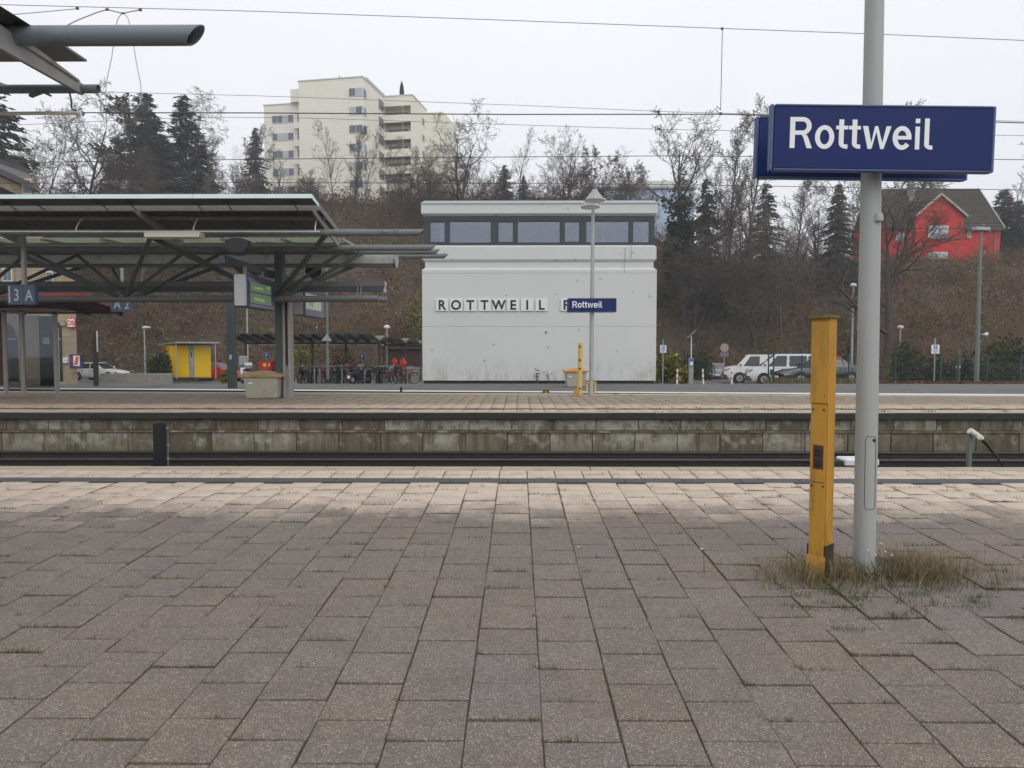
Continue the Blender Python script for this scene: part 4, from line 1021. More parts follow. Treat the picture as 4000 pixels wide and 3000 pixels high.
# departure displays hanging from the crossbeam, screens facing right
def display(label, y0, y1, xf, zt, zb, lines, pale):
    t = thing('departure_display', label, 'display', (xf-.18, (y0+y1)/2, zb))
    m = MB(); m.bx(xf-.36, xf, y0, y1, zb, zt); m.build('housing', M['display_frame'], t, bevel=.012)
    m = MB(); m.bx(xf-.31, xf-.05, y0-.05, y0-.003, zb+.02, zt-.01); m.build('end_panel', M['display_side'], t, bevel=.008)
    m = MB(); m.bx(xf-.045, xf-.03, y0-.046, y0-.003, zb+.03, zt-.02); m.build('end_trim', M['display_side'], t)
    h = zt-zb
    if not pale:
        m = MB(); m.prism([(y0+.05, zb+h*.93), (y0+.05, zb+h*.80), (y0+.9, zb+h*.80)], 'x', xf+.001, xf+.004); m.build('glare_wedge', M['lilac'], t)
        for k, (za, zb_) in enumerate(((.50, .79), (.14, .46))):
            for q in range(5):
                ya = y0+.14+q*(y1-y0-.42)/5; ybb = ya+(y1-y0-.42)/5-.008
                m = MB(); m.bx(xf+.002, xf+.008, ya, ybb, zb+h*za, zb+h*zb_); m.build('screen', M['lcd'], t)
        m = MB(); m.bx(xf+.002, xf+.006, y0+.12, y1-.1, zb+h*.02, zb+h*.11); m.build('lower_trim', M['lilac'], t)
        for s, yy, zz, sz in lines: text('display_text', s, sz, M['lcd_text'], t, (xf+.0095, yy, zb+h*zz), (90,0,90), .0008)
    else:
        m = MB(); m.bx(xf+.002, xf+.008, y0+.10, y1-.02, zb+h*.02, zb+h*.98); m.build('screen_border', M['lilac'], t)
        m = MB(); m.bx(xf+.0085, xf+.012, y0+.14, y1-.35, zb+h*.30, zb+h*.94); m.build('screen', M['lcd_pale'], t)
        text('display_text', 'W', .52, M['lamp_green'], t, (xf+.0135, y0+.42, zb+h*.36), (90,0,90), .0008, .004)
    m = MB(); m.bx(xf-.22, xf-.16, y0+.3, y0+.38, zt, 3.34); m.bx(xf-.22, xf-.16, y1-.4, y1-.32, zt, 3.34); m.build('hanger', M['column_grey'], t)
display('blue departure display with green screen hanging left of the main canopy column', 17.35, 19.25, -6.42, atz(960, 1070, 17.35), atz(960, 1198, 17.35),
        [('Zug endet hier', 17.75, .60, .10), ('Nicht einsteigen', 17.75, .24, .11), ('10:07', 18.62, .66, .11), ('3', 18.75, .53, .10)], False)
display('pale departure display showing a letter W hanging right of the main canopy column', 21.9, 24.1, -6.42, atz(1195, 1138, 21.9), atz(1195, 1232, 21.9), [], True)
# sector signs
def sector_sign(label, u0, um, u1, vt, vb, y, yaw, a, b, strip, group):
    x0, x1 = atx(u0, y), atx(u1, y); xm = atx(um, y); zt, zb = atz(um, vt, y), atz(um, vb, y)
    t = thing('sector_sign', label, 'sign', ((x0+x1)/2, y, zb), group); h = zt-zb
    m = MB(); m.bx(x0, xm-.004, y, y+.12, zb, zt); m.build('panel', M['sign_edge'] if False else wm('sector_blue', (.05,.075,.125), .08, 3, .45), t, bevel=.005)
    m = MB(); m.bx(xm+.004, x1, y, y+.12, zb, zt); m.build('panel', bpy.data.materials['sector_blue'], t, bevel=.005)
    w1, w2 = xm-x0, x1-xm
    text('lettering', a, h*.86, M['display_side'], t, (x0+w1*.58, y-.002, zb+h*.20), (90,0,0), .001, .002, 'CENTER', .78)
    text('lettering', b, h*.80, M['display_side'], t, (xm+w2*.52, y-.002, zb+h*.20), (90,0,0), .001, .002, 'CENTER', .82)
    if strip: m = MB(); m.bx(x0+w1*.08, x0+w1*.17, y-.004, y-.001, zb+.05, zt-.03); m.build('strip', M['display_side'], t)
    m = MB(); m.bx(xm-.04, xm+.04, y+.02, y+.1, zt, zt+1.2); m.build('hanger', M['column_grey'], t)
    t.rotation_euler = (0, 0, yaw)
sector_sign('blue sign with number 3 and letter A hanging under the left of the canopy', 30, 97, 148, 1112, 1190, 17.6, R(-8), '3', 'A', True, None)
sector_sign('blue sign with letter A and number 2 under the brown house platform roof', 437, 481, 515, 1158, 1218, 27.2, R(4), 'A', '2', False, None)

# ------------------------------------------------------------------ corner of the canopy over the near platform (upper left)
t = thing('platform_canopy', 'bluish grey steel tube and corrugated roof corner of the near canopy, upper left', 'canopy', (-9, 4.0, pz(4)))
m = MB(); pe = at(797, 138, 6.4); purlin(m, -12, pe.x, 6.4, pe.z, .084, 28); m.build('purlin', M['pipe_blue'], t, smooth=True)
for y in (4.4, 2.6, .9): m = MB(); purlin(m, -12, -2.75, y, 4.1, .08, 18); m.build('purlin', M['pipe_blue'], t, smooth=True)
a = at(0, 66, 5.85); b = at(355, 270, 7.17); xe = -4.18
m = MB(); zr = pe.z+.10
corrugated(m, -12, xe, 4.9, zr-.06, 6.75, zr-.02, .2, .03); m.build('corrugated_deck', M['deck_dark'], t)
m = MB(); m.add([(-12,6.75,zr-.02),(xe,6.75,zr-.02),(xe,7.17,zr-.02),(-12,7.17,zr-.02),(-12,6.75,zr),(xe,6.75,zr),(xe,7.17,zr),(-12,7.17,zr)], [(0,1,2,3),(7,6,5,4),(0,4,5,1),(1,5,6,2),(2,6,7,3),(3,7,4,0)]); m.build('edge_sheet', M['deck_grey'], t)
ep = at(385, 347, 7.32)
m = MB(); purlin(m, -12, ep.x, 7.32, ep.z, .043, 18, False); m.build('edge_tube', M['pipe_blue'], t, smooth=True)
# pale tapered cantilever arm just inside the end
xa = xe-.16
m = MB(); m.prism([(5.9, zr-.30), (7.35, ep.z-.05), (7.35, ep.z+.05), (5.9, zr-.08)], 'x', xa-.02, xa+.02); m.build('cantilever_arm', M['arm_grey'], t)
m = MB(); m.prism([(6.42, zr-.16), (7.25, ep.z+.045), (7.25, ep.z+.06), (6.42, zr-.10)], 'x', xa+.021, xa+.04); m.build('arm_stiffener', M['arm_grey'], t)
m = MB(); cz = atz(150, 446, 7.2); cx = at(312, 440, 7.2).x; m.tube((-12, 7.2, cz-.03), (cx, 7.2, atz(312, 441, 7.2)), .018, n=10); m.build('conduit', M['cream'], t)
m = MB(); m.lathe([(.024, -.02), (.024, .01)], (cx, 7.2, atz(312, 441, 7.2)), 12, 'x'); m.build('conduit_end', M['white_film'], t)
m = MB(); q = lambda u, v: tuple(at(u, v, 7.22)); m.path([q(272, 362), q(278, 390), q(280, 425), q(300, 434), q(322, 436), q(330, 444), q(322, 452)], .008, 6); m.build('hanger_rope', M['wire'], t)
m = MB(); m.bar(q(118, 376), q(165, 358), .05, .02); m.bar(q(165, 358), q(195, 372), .05, .02); m.build('clip', M['pipe_blue'], t)

# ------------------------------------------------------------------ overhead wires
def wire(label, pts, y, r, group=None, extra=None, mat='wire'):
    P = [at(u, v, y) for u, v in pts]
    # carry the line on beyond both sides of the view
    d0 = (P[0]-P[1]).normalized(); d1 = (P[-1]-P[-2]).normalized()
    P = [P[0]+d0*22] + P + [P[-1]+d1*22]
    t = thing('overhead_wire', label, 'wire', tuple(P[len(P)//2]), group)
    m = MB(); m.path(P, r, 6); m.build('cable', M[mat], t, smooth='all')
    if extra: extra(t)
    return t
def w1x(t):
    q = lambda u, v: tuple(at(u, v, 10.45))
    m = MB()
    for u, v in ((302, 33), (419, 37), (548, 39)): m.box(q(u, v), (.04, .02, .03))
    m.box(q(481, 52), (.045, .02, .02)); m.build('clamp', M['copper'], t)
    m = MB(); m.path([q(225, 118), q(300, 80), q(380, 48), q(419, 37), q(450, 45), q(481, 52), q(520, 43), q(548, 39)], .009, 6); m.path([q(-60, 66), q(150, 48), q(300, 34)], .006, 5); m.build('jumper', M['rope'], t)
    m = MB()
    m.path([q(476, 53), q(462, 70), q(453, 100), q(447, 150), q(437, 220), q(420, 300), q(412, 360), q(414, 400), q(428, 428), q(456, 441)], .0065, 6)
    m.path([q(487, 53), q(500, 72), q(510, 105), q(520, 160), q(532, 240), q(548, 320), q(553, 370), q(548, 405), q(530, 428), q(504, 440)], .0065, 6)
    m.build('loop_cable', M['rope'], t)
def w3x(t):
    q = lambda u, v: tuple(at(u, v, 10.45))
    m = MB(); m.box(q(458, 441), (.04, .02, .025)); m.box(q(504, 441), (.04, .02, .025)); m.build('clamp', M['copper'], t)
    m = MB(); m.tube(q(2822, 108), q(2815, 428), .005, n=5); m.path([q(2815, 430), q(2800, 415), q(2796, 428), q(2806, 440)], .006, 5); m.build('dropper', M['wire'], t)
    m = MB(); m.box(q(2815, 444), (.035, .02, .035)); m.box(q(2821, 112), (.03, .02, .03)); m.build('clamp', M['wire'], t)
wire('topmost overhead wire with hanging cable loop, near track', [(0, 18), (1000, 44), (2000, 80), (2820, 111), (3420, 133), (4000, 158)], 10.45, .005, 'overhead wires', w1x, 'wire_pale')
wire('thickest dark overhead wire just above the small blue-roofed level, joined by the loop', [(310, 440), (1000, 441), (2000, 447), (2816, 446), (3400, 462), (4000, 480)], 10.45, .0078, 'overhead wires', w3x)
wire('thin pale overhead wire above the thick dark one', [(380, 359), (1000, 374), (2000, 410), (2600, 436), (3000, 447), (4000, 474)], 13.9, .0046, 'overhead wires', None, 'wire_pale')
def w4x(t):
    q = lambda u, v: tuple(at(u, v, 13.9)); m = MB()
    for u, v in ((780, 458), (2574, 504), (2572, 436)): m.box(q(u, v), (.05, .02, .04))
    m.build('clamp', M['wire'], t); m = MB(); m.tube(q(2572, 436), q(2570, 450), .004, n=5); m.tube(q(2576, 506), q(2580, 608), .004, n=5); m.build('dropper', M['wire'], t)
wire('thin overhead wire below the thick one, sloping down to the right', [(480, 470), (780, 457), (1200, 461), (2000, 487), (2574, 505), (3000, 513), (4000, 530)], 13.9, .0046, 'overhead wires', w4x, 'wire_pale')
wire('dark overhead wire crossing the middle storeys of the tower block', [(0, 636), (1000, 622), (2000, 613), (2580, 609), (3000, 611), (4000, 624)], 12.9, .0062, 'overhead wires')
wire('lowest dark overhead wire crossing the foot of the tower block', [(0, 716), (1000, 713), (2000, 717), (2580, 720), (3000, 727), (4000, 742)], 14.9, .0062, 'overhead wires')
# ------------------------------------------------------------------ signal box
SY = 33.4; gz = -.2
def sxp(cx): return atx(1500+cx/1.8436, SY)
def szp(cy): return atz(2100, 700+cy/1.8436, SY)
xl, xr = atx(1650, SY), atx(2563, SY); D = 7.0
t = thing('signal_box', 'white concrete signal box with dark window band in the middle', 'building', ((xl+xr)/2, SY+D/2, gz))
zb = gz+.12; z1 = szp(677); z2 = szp(652); z3 = szp(636); z4 = szp(592); z5 = szp(576); z6 = szp(487); z7 = szp(470); z8 = szp(262); z9 = szp(246); z10 = szp(176); z11 = szp(150)
zj = szp(1060)
m = MB(); m.bx(xl, xr, SY, SY+D, zb, zj-.005); m.build('wall', M['render_white'], t, bevel=.004)
m = MB(); m.bx(xl, xr, SY, SY+D, zj+.005, z1-.006); m.build('wall', M['render_white'], t, bevel=.004)
m = MB(); m.bx(xl+.02, xr-.02, SY+.02, SY+D-.02, zj-.02, zj+.02); m.bx(xl+.02, xr-.02, SY+.02, SY+D-.02, z1-.01, z1+.01); m.build('joint', M['concrete'], t)
def frust(m, x0, x1, y0, y1, za, zb, ia, ib):
    a, b = ia, ib
    m.add([(x0+a,y0+a,za),(x1-a,y0+a,za),(x1-a,y1-a,za),(x0+a,y1-a,za),(x0+b,y0+b,zb),(x1-b,y0+b,zb),(x1-b,y1-b,zb),(x0+b,y1-b,zb)], [(3,2,1,0),(4,5,6,7),(0,1,5,4),(1,2,6,5),(2,3,7,6),(3,0,4,7)])
m = MB(); frust(m, xl, xr, SY, SY+D, z1+.008, z2, 0, 0); frust(m, xl, xr, SY, SY+D, z2, z3, 0, .13); m.build('string_course', M['render_white'], t)
m = MB(); m.bx(xl+.13, xr-.13, SY+.13, SY+D-.13, z3-.02, z4+.06); m.build('recess_band', M['render_white'], t)
m = MB(); frust(m, xl-.0, xr+.0, SY, SY+D, z4, z5, .10, .02); m.build('recess_soffit', M['render_white'], t)
m = MB(); frust(m, xl, xr, SY, SY+D, z5, z6, .02, .02); frust(m, xl, xr, SY, SY+D, z6, z7, .02, .16); m.build('parapet_band', M['render_white'], t)
m = MB(); frust(m, xl, xr, SY, SY+D, z8, z9, .13, .0); frust(m, xl-.02, xr+.02, SY-.02, SY+D+.02, z9, z10, .0, .0); m.build('roof_parapet', M['render_white'], t)
m = MB(); frust(m, xl-.04, xr+.04, SY-.04, SY+D+.04, z10, z11, -.03, .16); m.build('roof_cap', M['zinc'], t)
# window band: frame posts and rails, panes, a room behind
fx0, fx1 = xl+.10, xr-.10; fy = SY+.12
wins = [(328,447,1),(472,773,0),(816,936,1),(960,1268,0),(1293,1412,1),(1452,1762,0),(1788,1908,0)]
zw0, zw1 = szp(456), szp(298)
m = MB(); m.bx(fx0, fx1, fy, fy+.12, z7-.01, zw0); m.bx(fx0, fx1, fy, fy+.12, zw1, z8+.02)
prev = fx0
for a, b, c in wins:
    m.bx(prev, sxp(a), fy+.001, fy+.119, zw0, zw1); prev = sxp(b)
m.bx(prev, fx1, fy+.001, fy+.119, zw0, zw1)
wf = m.build('window_frame', M['glass_frame'], t, bevel=.008)
for a, b, c in wins:
    x0, x1 = sxp(a), sxp(b)
    m = MB(); m.bx(x0, x1, fy+.06, fy+.072, zw0, zw1); wd = m.build('window', M['pane'], t)
    m = MB(); e = .055 if c else .025
    m.bx(x0, x0+e, fy+.02, fy+.055, zw0, zw1); m.bx(x1-e, x1, fy+.02, fy+.055, zw0, zw1); m.bx(x0+e, x1-e, fy+.02, fy+.055, zw0, zw0+e); m.bx(x0+e, x1-e, fy+.02, fy+.055, zw1-e, zw1)
    m.build('sash', M['glass_frame'], wd)
m = MB(); m.bx(fx0, fx1, fy+3.6, fy+3.7, z7, z8); m.build('room_wall', M['room'], t)
m = MB(); m.bx(fx0, fx1, fy+.13, fy+3.6, z7-.02, z7); m.bx(fx0, fx1, fy+.13, fy+3.6, z8, z8+.02); m.build('room_floor', M['room'], t)
for s, x in ((0, fx0), (1, fx1)):
    m = MB(); m.bx(x, x+.06 if s == 0 else x-.06, fy+.13, fy+D-.6, z7, z8); m.build('side_frame', M['glass_frame'], t) if False else m.build('side_wall', M['room'], t)
m = MB()
for a, b in ((395, 425), (1860, 1900)):
    for k in range(6): m.bx(sxp(a)+k*(sxp(b)-sxp(a))/6, sxp(a)+(k+.7)*(sxp(b)-sxp(a))/6, fy+.3+.02*(k % 2), fy+.33+.02*(k % 2), zw0, zw1-.03)
m.build('curtain', M['curtain'], t)
m = MB(); m.bx(sxp(585), sxp(760), fy+.9, fy+1.3, zw0-.05, szp(418)); m.build('desk_panel', wm('desk_wood', (.45,.36,.31), .1, 3, .6), t)
m = MB(); m.bx(sxp(818), sxp(930), fy+.4, fy+.9, zw0-.05, szp(436)); m.build('cabinet', M['cream'], t)
xlp = sxp(1588); m = MB(); m.tube((xlp, fy+.8, z8), (xlp, fy+.8, szp(405)), .008, n=5); m.lathe([(.11, 0), (.035, .10), (.02, .22)], (xlp, fy+.8, szp(425)), 10); m.build('pendant_lamp', M['lamp_white'], t)
m = MB(); m.tube((sxp(935), SY+2, z11), (sxp(935), SY+2, z11+1.9), .012, n=6); m.build('lightning_rod', M['galv'], t)
xlamp = sxp(1663); m = MB(); m.tube((xlamp, SY+5, z11-.05), (xlamp, SY+5, z11+1.0), .03, n=8); m.bx(xlamp-.1, xlamp+.14, SY+4.9, SY+5.1, z11+1.0, z11+1.08); m.build('roof_lamp', M['lamp_grey'], t)
m = MB(); m.path([(sxp(1732), SY-.004+.0, szp(495)), (sxp(1731), SY+.0, szp(578)), (sxp(1729), SY+.10, szp(590)), (sxp(1728), SY+.10, szp(640)), (sxp(1728), SY-.01, szp(655)), (sxp(1727), SY-.01, szp(676))], .010, 5); m.path([(sxp(1775), SY+.01, szp(470)), (sxp(1775), SY, szp(572))], .010, 5); m.build('downlead', M['concrete'], t)
# letter tiles
letters = 'ROTTWEIL R'
for k, ch in enumerate('ROTTWEIL'): pass
tx = [375+102*k for k in range(8)] + [1270]
for k, x in enumerate(tx):
    ch = 'ROTTWEILR'[k]; x0, x1 = sxp(x), sxp(x+88); za, zc_ = szp(950), szp(863)
    m = MB(); m.bx(x0, x1, SY-.07, SY, za, zc_); tl = m.build('letter_tile', M['lamp_white'], t, bevel=.006)
    text('letter', ch, (zc_-za)*1.10, M['letter_black'], tl, ((x0+x1)/2, SY-.073, za+(zc_-za)*.13), (90,0,0), .002, .017, 'CENTER', .95)
m = MB(); p = (sxp(1168), SY, szp(1100)); m.lathe([(.05, 0), (.05, -.05), (.03, -.07)], (p[0], p[1], p[2]), 8, 'y'); m.build('wall_socket', M['concrete'], t)
m = MB(); m.bx(xl+.05, xr-.05, SY+.08, SY+D-.05, gz-.3, zb); m.build('plinth', M['kerb_dark'], t)
# dead weed stalks against the wall
for i, (cx, top_, lab) in enumerate(((1103, 1410, 'dead brown weed stalk against the signal box wall, taller left one of two'), (1183, 1385, 'thin dead weed stalk against the signal box wall, right one of two'))):
    b = at(1500+cx/1.8436, 700+1486/1.8436, SY-.35); q = thing('dead_weed', lab, 'weed', tuple(b), 'dead weeds at the signal box'); m = MB()
    for j in range(9 if i == 0 else 5):
        dx = random.gauss(0, .06); hh2 = random.uniform(.3, .85)*(1 if i == 0 else 1.1)
        m.path([(b.x+dx*.2, b.y, b.z), (b.x+dx*.6, b.y+random.gauss(0,.03), b.z+hh2*.6), (b.x+dx*1.6, b.y+random.gauss(0,.05), b.z+hh2)], [.012, .009, .004], 4)
    m.build('stalk', M['twig'], q); m2 = MB()
    for j in range(14 if i == 0 else 4): m2.lathe([(.005,-.03),(.035,0),(.008,.04)], (b.x+random.gauss(0,.07), b.y+random.gauss(0,.03), b.z+random.uniform(.35,.8)), 5)
    m2.build('seed_head', M['timber_brown'], q)

# ------------------------------------------------------------------ far name sign mast with cone lamps, far yellow post
FY = 21.9
bx = at(2309, 1549, FY); tz = atz(2314, 800, FY)
t = thing('sign_mast', 'slim grey mast with twin cone lamps and blue sign in front of the signal box', 'mast', (bx.x, FY, iz(FY)))
m = MB(); m.path([(bx.x, FY, iz(FY)), (bx.x+.01, FY, 2.2), (bx.x+.03, FY, tz)], [.068, .064, .045], 18); m.build('pole', M['grey_pole'], t, smooth=True)
for dy, dx in ((-.45, -.0), (.55, -.03)):
    m = MB(); zc_ = tz+.02; m.lathe([(.285, 0), (.29, .025), (.085, .29), (.07, .335)], (bx.x+.03+dx, FY+dy, zc_), 28); m.build('lamp_cone', M['cone_grey'], t, smooth=True)
    m = MB(); m.lathe([(.27, 0), (.26, .006)], (bx.x+.03+dx, FY+dy, zc_-.008), 28); m.build('lamp_glass', M['white_film'], t)
m = MB(); m.bar((bx.x+.03, FY-.45, tz+.2), (bx.x, FY+.55, tz+.2), .05, .05); m.build('lamp_arm', M['cone_grey'], t)
m = MB()
for (za, zc_) in ((1420, 1470), (1510, 1585-30)):
    a, b = atz(2310, 1280+388/4.424, FY-.07) if za == 1420 else atz(2310, 1280+690/4.424, FY-.07), atz(2310, 1280+598/4.424, FY-.07) if za == 1420 else atz(2310, 1280+893/4.424, FY-.07)
    for z in (a, b): m.bx(bx.x-.05, bx.x+.05, FY-.071, FY-.066, z-.006, z+.006)
m.build('door_seam', M['concrete'], t)
A = at(2219, 1166, FY-.15); B = at(2407, 1218, FY-.15)
name_board('small far blue station sign reading Rottweil on the slim mast', A.x, B.x, A.z, B.z, FY-.2, FY-.15, atz(2235, 1202, FY-.2), at(2236, 1201, FY-.2).x, .19, 0, -1)
name_board('far blue station sign on the back of the slim mast, hidden behind the front one', A.x, B.x, A.z, B.z, FY+.15, FY+.2, atz(2235, 1201, FY+.2), A.x, .19, 0, 1)
p = at(2263, 1552, 21.5)
t = thing('post', 'weathered pale yellow post with dark bolts left of the slim mast', 'post', (p.x, 21.5, iz(21.5)))
zt_ = atz(2265, 1340, 21.5); m = MB(); m.path([(p.x, 21.5, iz(21.5)), (p.x+.03, 21.5, zt_)], [.074, .07], 8); m.build('shaft', M['yellow_pale'], t)
m = MB(); m.bx(p.x-.16, p.x-.02, 21.42, 21.58, iz(21.5), iz(21.5)+.16); m.build('foot', M['yellow_old'], t)
for v in (1354, 1406, 1440, 1517): m = MB(); m.lathe([(.03, .01), (.03, -.02), (.015, -.026)], (at(2265, v, 21.43).x, 21.425, atz(2265, v, 21.43)), 8, 'y'); m.build('bolt', M['rail_side'], t)

# ------------------------------------------------------------------ grit bins
def grit_bin(label, x0, x1, y, zb, lidmat, zlid, ztop, dep=.75):
    w = x1-x0; xc = (x0+x1)/2
    t = thing('grit_bin', label, 'grit bin', (xc, y+dep/2, zb))
    m = MB(); i0, i1 = w*.14, w*.09
    m.add([(x0+i0,y+.1,zb),(x1-i0,y+.1,zb),(x1-i0,y+dep-.1,zb),(x0+i0,y+dep-.1,zb),(x0+i1,y+.05,zlid),(x1-i1,y+.05,zlid),(x1-i1,y+dep-.05,zlid),(x0+i1,y+dep-.05,zlid)], [(3,2,1,0),(4,5,6,7),(0,1,5,4),(1,2,6,5),(2,3,7,6),(3,0,4,7)])
    m.build('tub', M['bin_beige'], t, bevel=.05, segs=3)
    m = MB(); yc = y+dep/2; lr = .05
    m.add([(x0,y,zlid-.02),(x1,y,zlid-.02),(x1,y+dep,zlid-.02),(x0,y+dep,zlid-.02),(x0,y,zlid+lr),(x1,y,zlid+lr),(x1,y+dep,zlid+lr),(x0,y+dep,zlid+lr),(xc-w*.10,yc-.05,ztop),(xc+w*.10,yc-.05,ztop),(xc+w*.10,yc+.05,ztop),(xc-w*.10,yc+.05,ztop)],
          [(3,2,1,0),(0,1,5,4),(1,2,6,5),(2,3,7,6),(3,0,4,7),(4,5,9,8),(5,6,10,9),(6,7,11,10),(7,4,8,11),(8,9,10,11)])
    m.build('lid', lidmat, t, bevel=.02, segs=2)
    m = MB(); m.bx(x0+w*.22, x0+w*.32, y+.058, y+.064, zb+(zlid-zb)*.68, zb+(zlid-zb)*.74); m.build('label_plate', M['white_film'], t)
    return t
YB1 = 19.7; x0, x1 = atx(927, YB1), atx(1095, YB1)
grit_bin('beige grit bin with brown lid standing at the canopy column', x0, x1, YB1, iz(20), M['bin_lid'], atz(1000, 1472, YB1), atz(1000, 1447, YB1+.3), .8)
YB2 = 29.4; x0, x1 = atx(2201, YB2), atx(2301, YB2)
grit_bin('pale grit bin with orange lid in front of the signal box', x0, x1, YB2, -.19, M['bin_lid_orange'], atz(2250, 1453, YB2), atz(2250, 1438, YB2+.3), .8)
# small yellow-framed track box behind the mast, and a green numbered marker at the line
p = at(2310, 1535, 25.6)
t = thing('track_marker_box', 'dark box in a pale yellow frame behind the foot of the slim mast', 'box', (p.x, 25.7, -.6))
zt_ = atz(2310, 1497, 25.6); x0, x1 = atx(2292, 25.6), atx(2329, 25.6)
m = MB(); m.bx(x0, x0+.06, 25.6, 25.7, -.6, zt_); m.bx(x1-.06, x1, 25.6, 25.7, -.6, zt_); m.bx(x0-.02, x1+.02, 25.58, 25.72, zt_, zt_+.05); m.build('frame', M['yellow_pale'], t)
m = MB(); m.bx(x0+.06, x1-.06, 25.63, 25.72, -.6, zt_); m.build('panel', M['black'], t)
p = at(2133, 1529, 25.0); x0, x1 = atx(2116, 25), atx(2150, 25); zt_, zb_ = atz(2133, 1522, 25), atz(2133, 1540, 25)
t = thing('track_number_plate', 'tiny green plate with yellow numbers beside the white platform line', 'plate', (p.x, 25.0, zb_-.3))
m = MB(); m.prism([(x0, zb_), (x1, zb_), (x1-.06, zt_), (x0+.06, zt_)], 'y', 25.0, 25.03); m.build('plate', wm('plate_green', (.06,.09,.02), .1, 4, .6), t)
m = MB(); m.bx((x0+x1)/2-.03, (x0+x1)/2+.03, 25.03, 25.06, -1.0, zt_); m.build('stake', M['yellow_pale'], t)
text('number', '19', .10, M['post_yellow'], t, ((x0+x1)/2, 24.996, zb_+.04), (90,0,0), .001, .003, 'CENTER')
p = at(1567, 1530, 24.6); t = thing('short_post', 'short rusty brown stake standing before the white platform line', 'post', (p.x, 24.6, -.8)); m = MB(); m.bx(p.x-.035, p.x+.035, 24.57, 24.63, -.9, atz(1567, 1512, 24.6)); m.build('shaft', M['rail_side'], t, bevel=.005)

# ------------------------------------------------------------------ things standing between the tracks
TY = 12.0
p = at(630, 1720, TY)
t = thing('signal_post', 'black plate on a short grey tube between the tracks at left', 'post', (p.x, TY, -.93))
xp = atx(640, TY); m = MB(); m.tube((xp, TY, -1.0), (xp, TY, atz(640, 1668, TY)), .043, n=14); m.build('tube', wm('tube_olive', (.10,.095,.075), .2, 5, .7), t, smooth=True)
xa, xb = atx(599, TY), atx(629, TY); m = MB(); m.prism([(xa, -.9), (xb+.08, -.9), (xb+.08, atz(640, 1655, TY)), (xb, atz(640, 1649, TY)), (xa, atz(600, 1655, TY))], 'y', TY-.08, TY-.045); m.build('plate', M['black'], t)
m = MB()
for v in (1671, 1738, 1790): z = atz(640, v, TY); m.bx(xa+.02, xp+.06, TY-.045, TY-.015, z-.012, z+.012); m.tube((xp-.05, TY-.06, z), (xp-.05, TY-.02, z), .012, n=6)
m.build('clamp', M['galv'], t)
p = at(3795, 1700, TY)
t = thing('cable_riser', 'cream capped cable riser on a green stake between the tracks at right', 'cable riser', (p.x, TY, -.93))
xs_ = atx(3798, TY); m = MB(); m.bx(xs_-.035, xs_+.035, TY-.02, TY+.02, -1.0, atz(3798, 1695, TY)); m.bx(xs_-.035, xs_-.02, TY-.05, TY-.02, -1.0, atz(3798, 1695, TY)); m.build('stake', M['lamp_green'], t)
q = lambda u, v, y=TY-.06: tuple(at(u, v, y))
m = MB(); m.path([q(3787, 1682), q(3796, 1688), q(3825, 1706), q(3836, 1715)], [.052, .052, .045, .04], 16); m.build('cap', M['cream'], t, smooth=True)
m = MB(); m.path([q(3830, 1712), q(3850, 1730), q(3880, 1768), q(3915, 1815), q(3960, 1880)], [.036, .028, .02, .016, .016], 8); m.build('cable', M['black'], t, smooth=True)
m = MB(); m.lathe([(.03,-.02),(.03,.02)], q(3822, 1709, TY-.1), 10, 'y'); m.build('clip', M['cream'], t)
TY2 = 12.55
p = at(3300, 1815, TY2)
t = thing('point_machine', 'low grey and white point machine box beside the far track, right', 'box', (p.x, TY2, -.93))
zt_ = atz(3300, 1797, TY2); m = MB(); m.bx(atx(3252, TY2), atx(3312, TY2), TY2, TY2+.3, -.93, zt_-.02); m.build('case', M['kerb_dark'], t, bevel=.01)
m = MB(); m.bx(atx(3306, TY2), atx(3440, TY2), TY2-.06, TY2+.34, zt_-.10, zt_+.02); m.build('lid', M['lamp_white'], t, bevel=.02)
m = MB(); m.bx(atx(3310, TY2), atx(3440, TY2), TY2-.02, TY2+.3, -.93, zt_-.10); m.build('base', M['rail_side'], t)
# ------------------------------------------------------------------ tower block on the hill
O = Vector((at(1416, 300, 114.0).x, 114.0, 0)); an = R(10)
eu = Vector((math.cos(an), -math.sin(an), 0)); ew = Vector((math.sin(an), math.cos(an), 0))
BZ = 17.0; TZ = atz(1416, 301, 114.0)
tb = thing('apartment_tower', 'pale yellow eight-storey apartment tower on the hilltop', 'building', (O.x, O.y, BZ))
tb.rotation_euler = (0, 0, -an)
def lb(m, u0, u1, w0, w1, z0, z1, mi=0): m.bx(u0, u1, w0, w1, z0-BZ, z1-BZ, mi)     # local coordinates of the tower
def lbuild(m, name, mat, parent=tb, **k):
    me_loc = parent.location.copy()
    o = m.build(name, mat, None, **k); o.parent = parent; return o
def blk(name, u0, u1, w0, w1, z0, z1, mat='cladding'): m = MB(); lb(m, u0, u1, w0, w1, z0, z1); return lbuild(m, name, M[mat])
blk('wall', -10.6, 0, 0, 9.0, BZ, TZ)
CZ = atz(1100, 408, 118)
blk('wall', -17.4, -10.61, 1.6, 10, BZ, CZ)
blk('wall', -12.4, -10.605, .8, 6, CZ+.01, CZ+2.0)
blk('wall', 0.0, 4.7, 10.8, 17, BZ, TZ); blk('wall', 4.705, 5.0, 9.0, 17, BZ, TZ)
blk('wall', 0.0, 4.7, 9.0, 10.79, TZ-1.6, TZ)
blk('rear_wing', 5.01, 8.0, 17, 26, BZ, atz(1700, 462, 133))
blk('rear_wing', -10, -.01, 9.01, 17, BZ, TZ-.05)
m = MB(); lb(m, -10.7, .1, -.1, 9.1, TZ+.002, TZ+.16); lbuild(m, 'parapet_cap', M['parapet_white'])
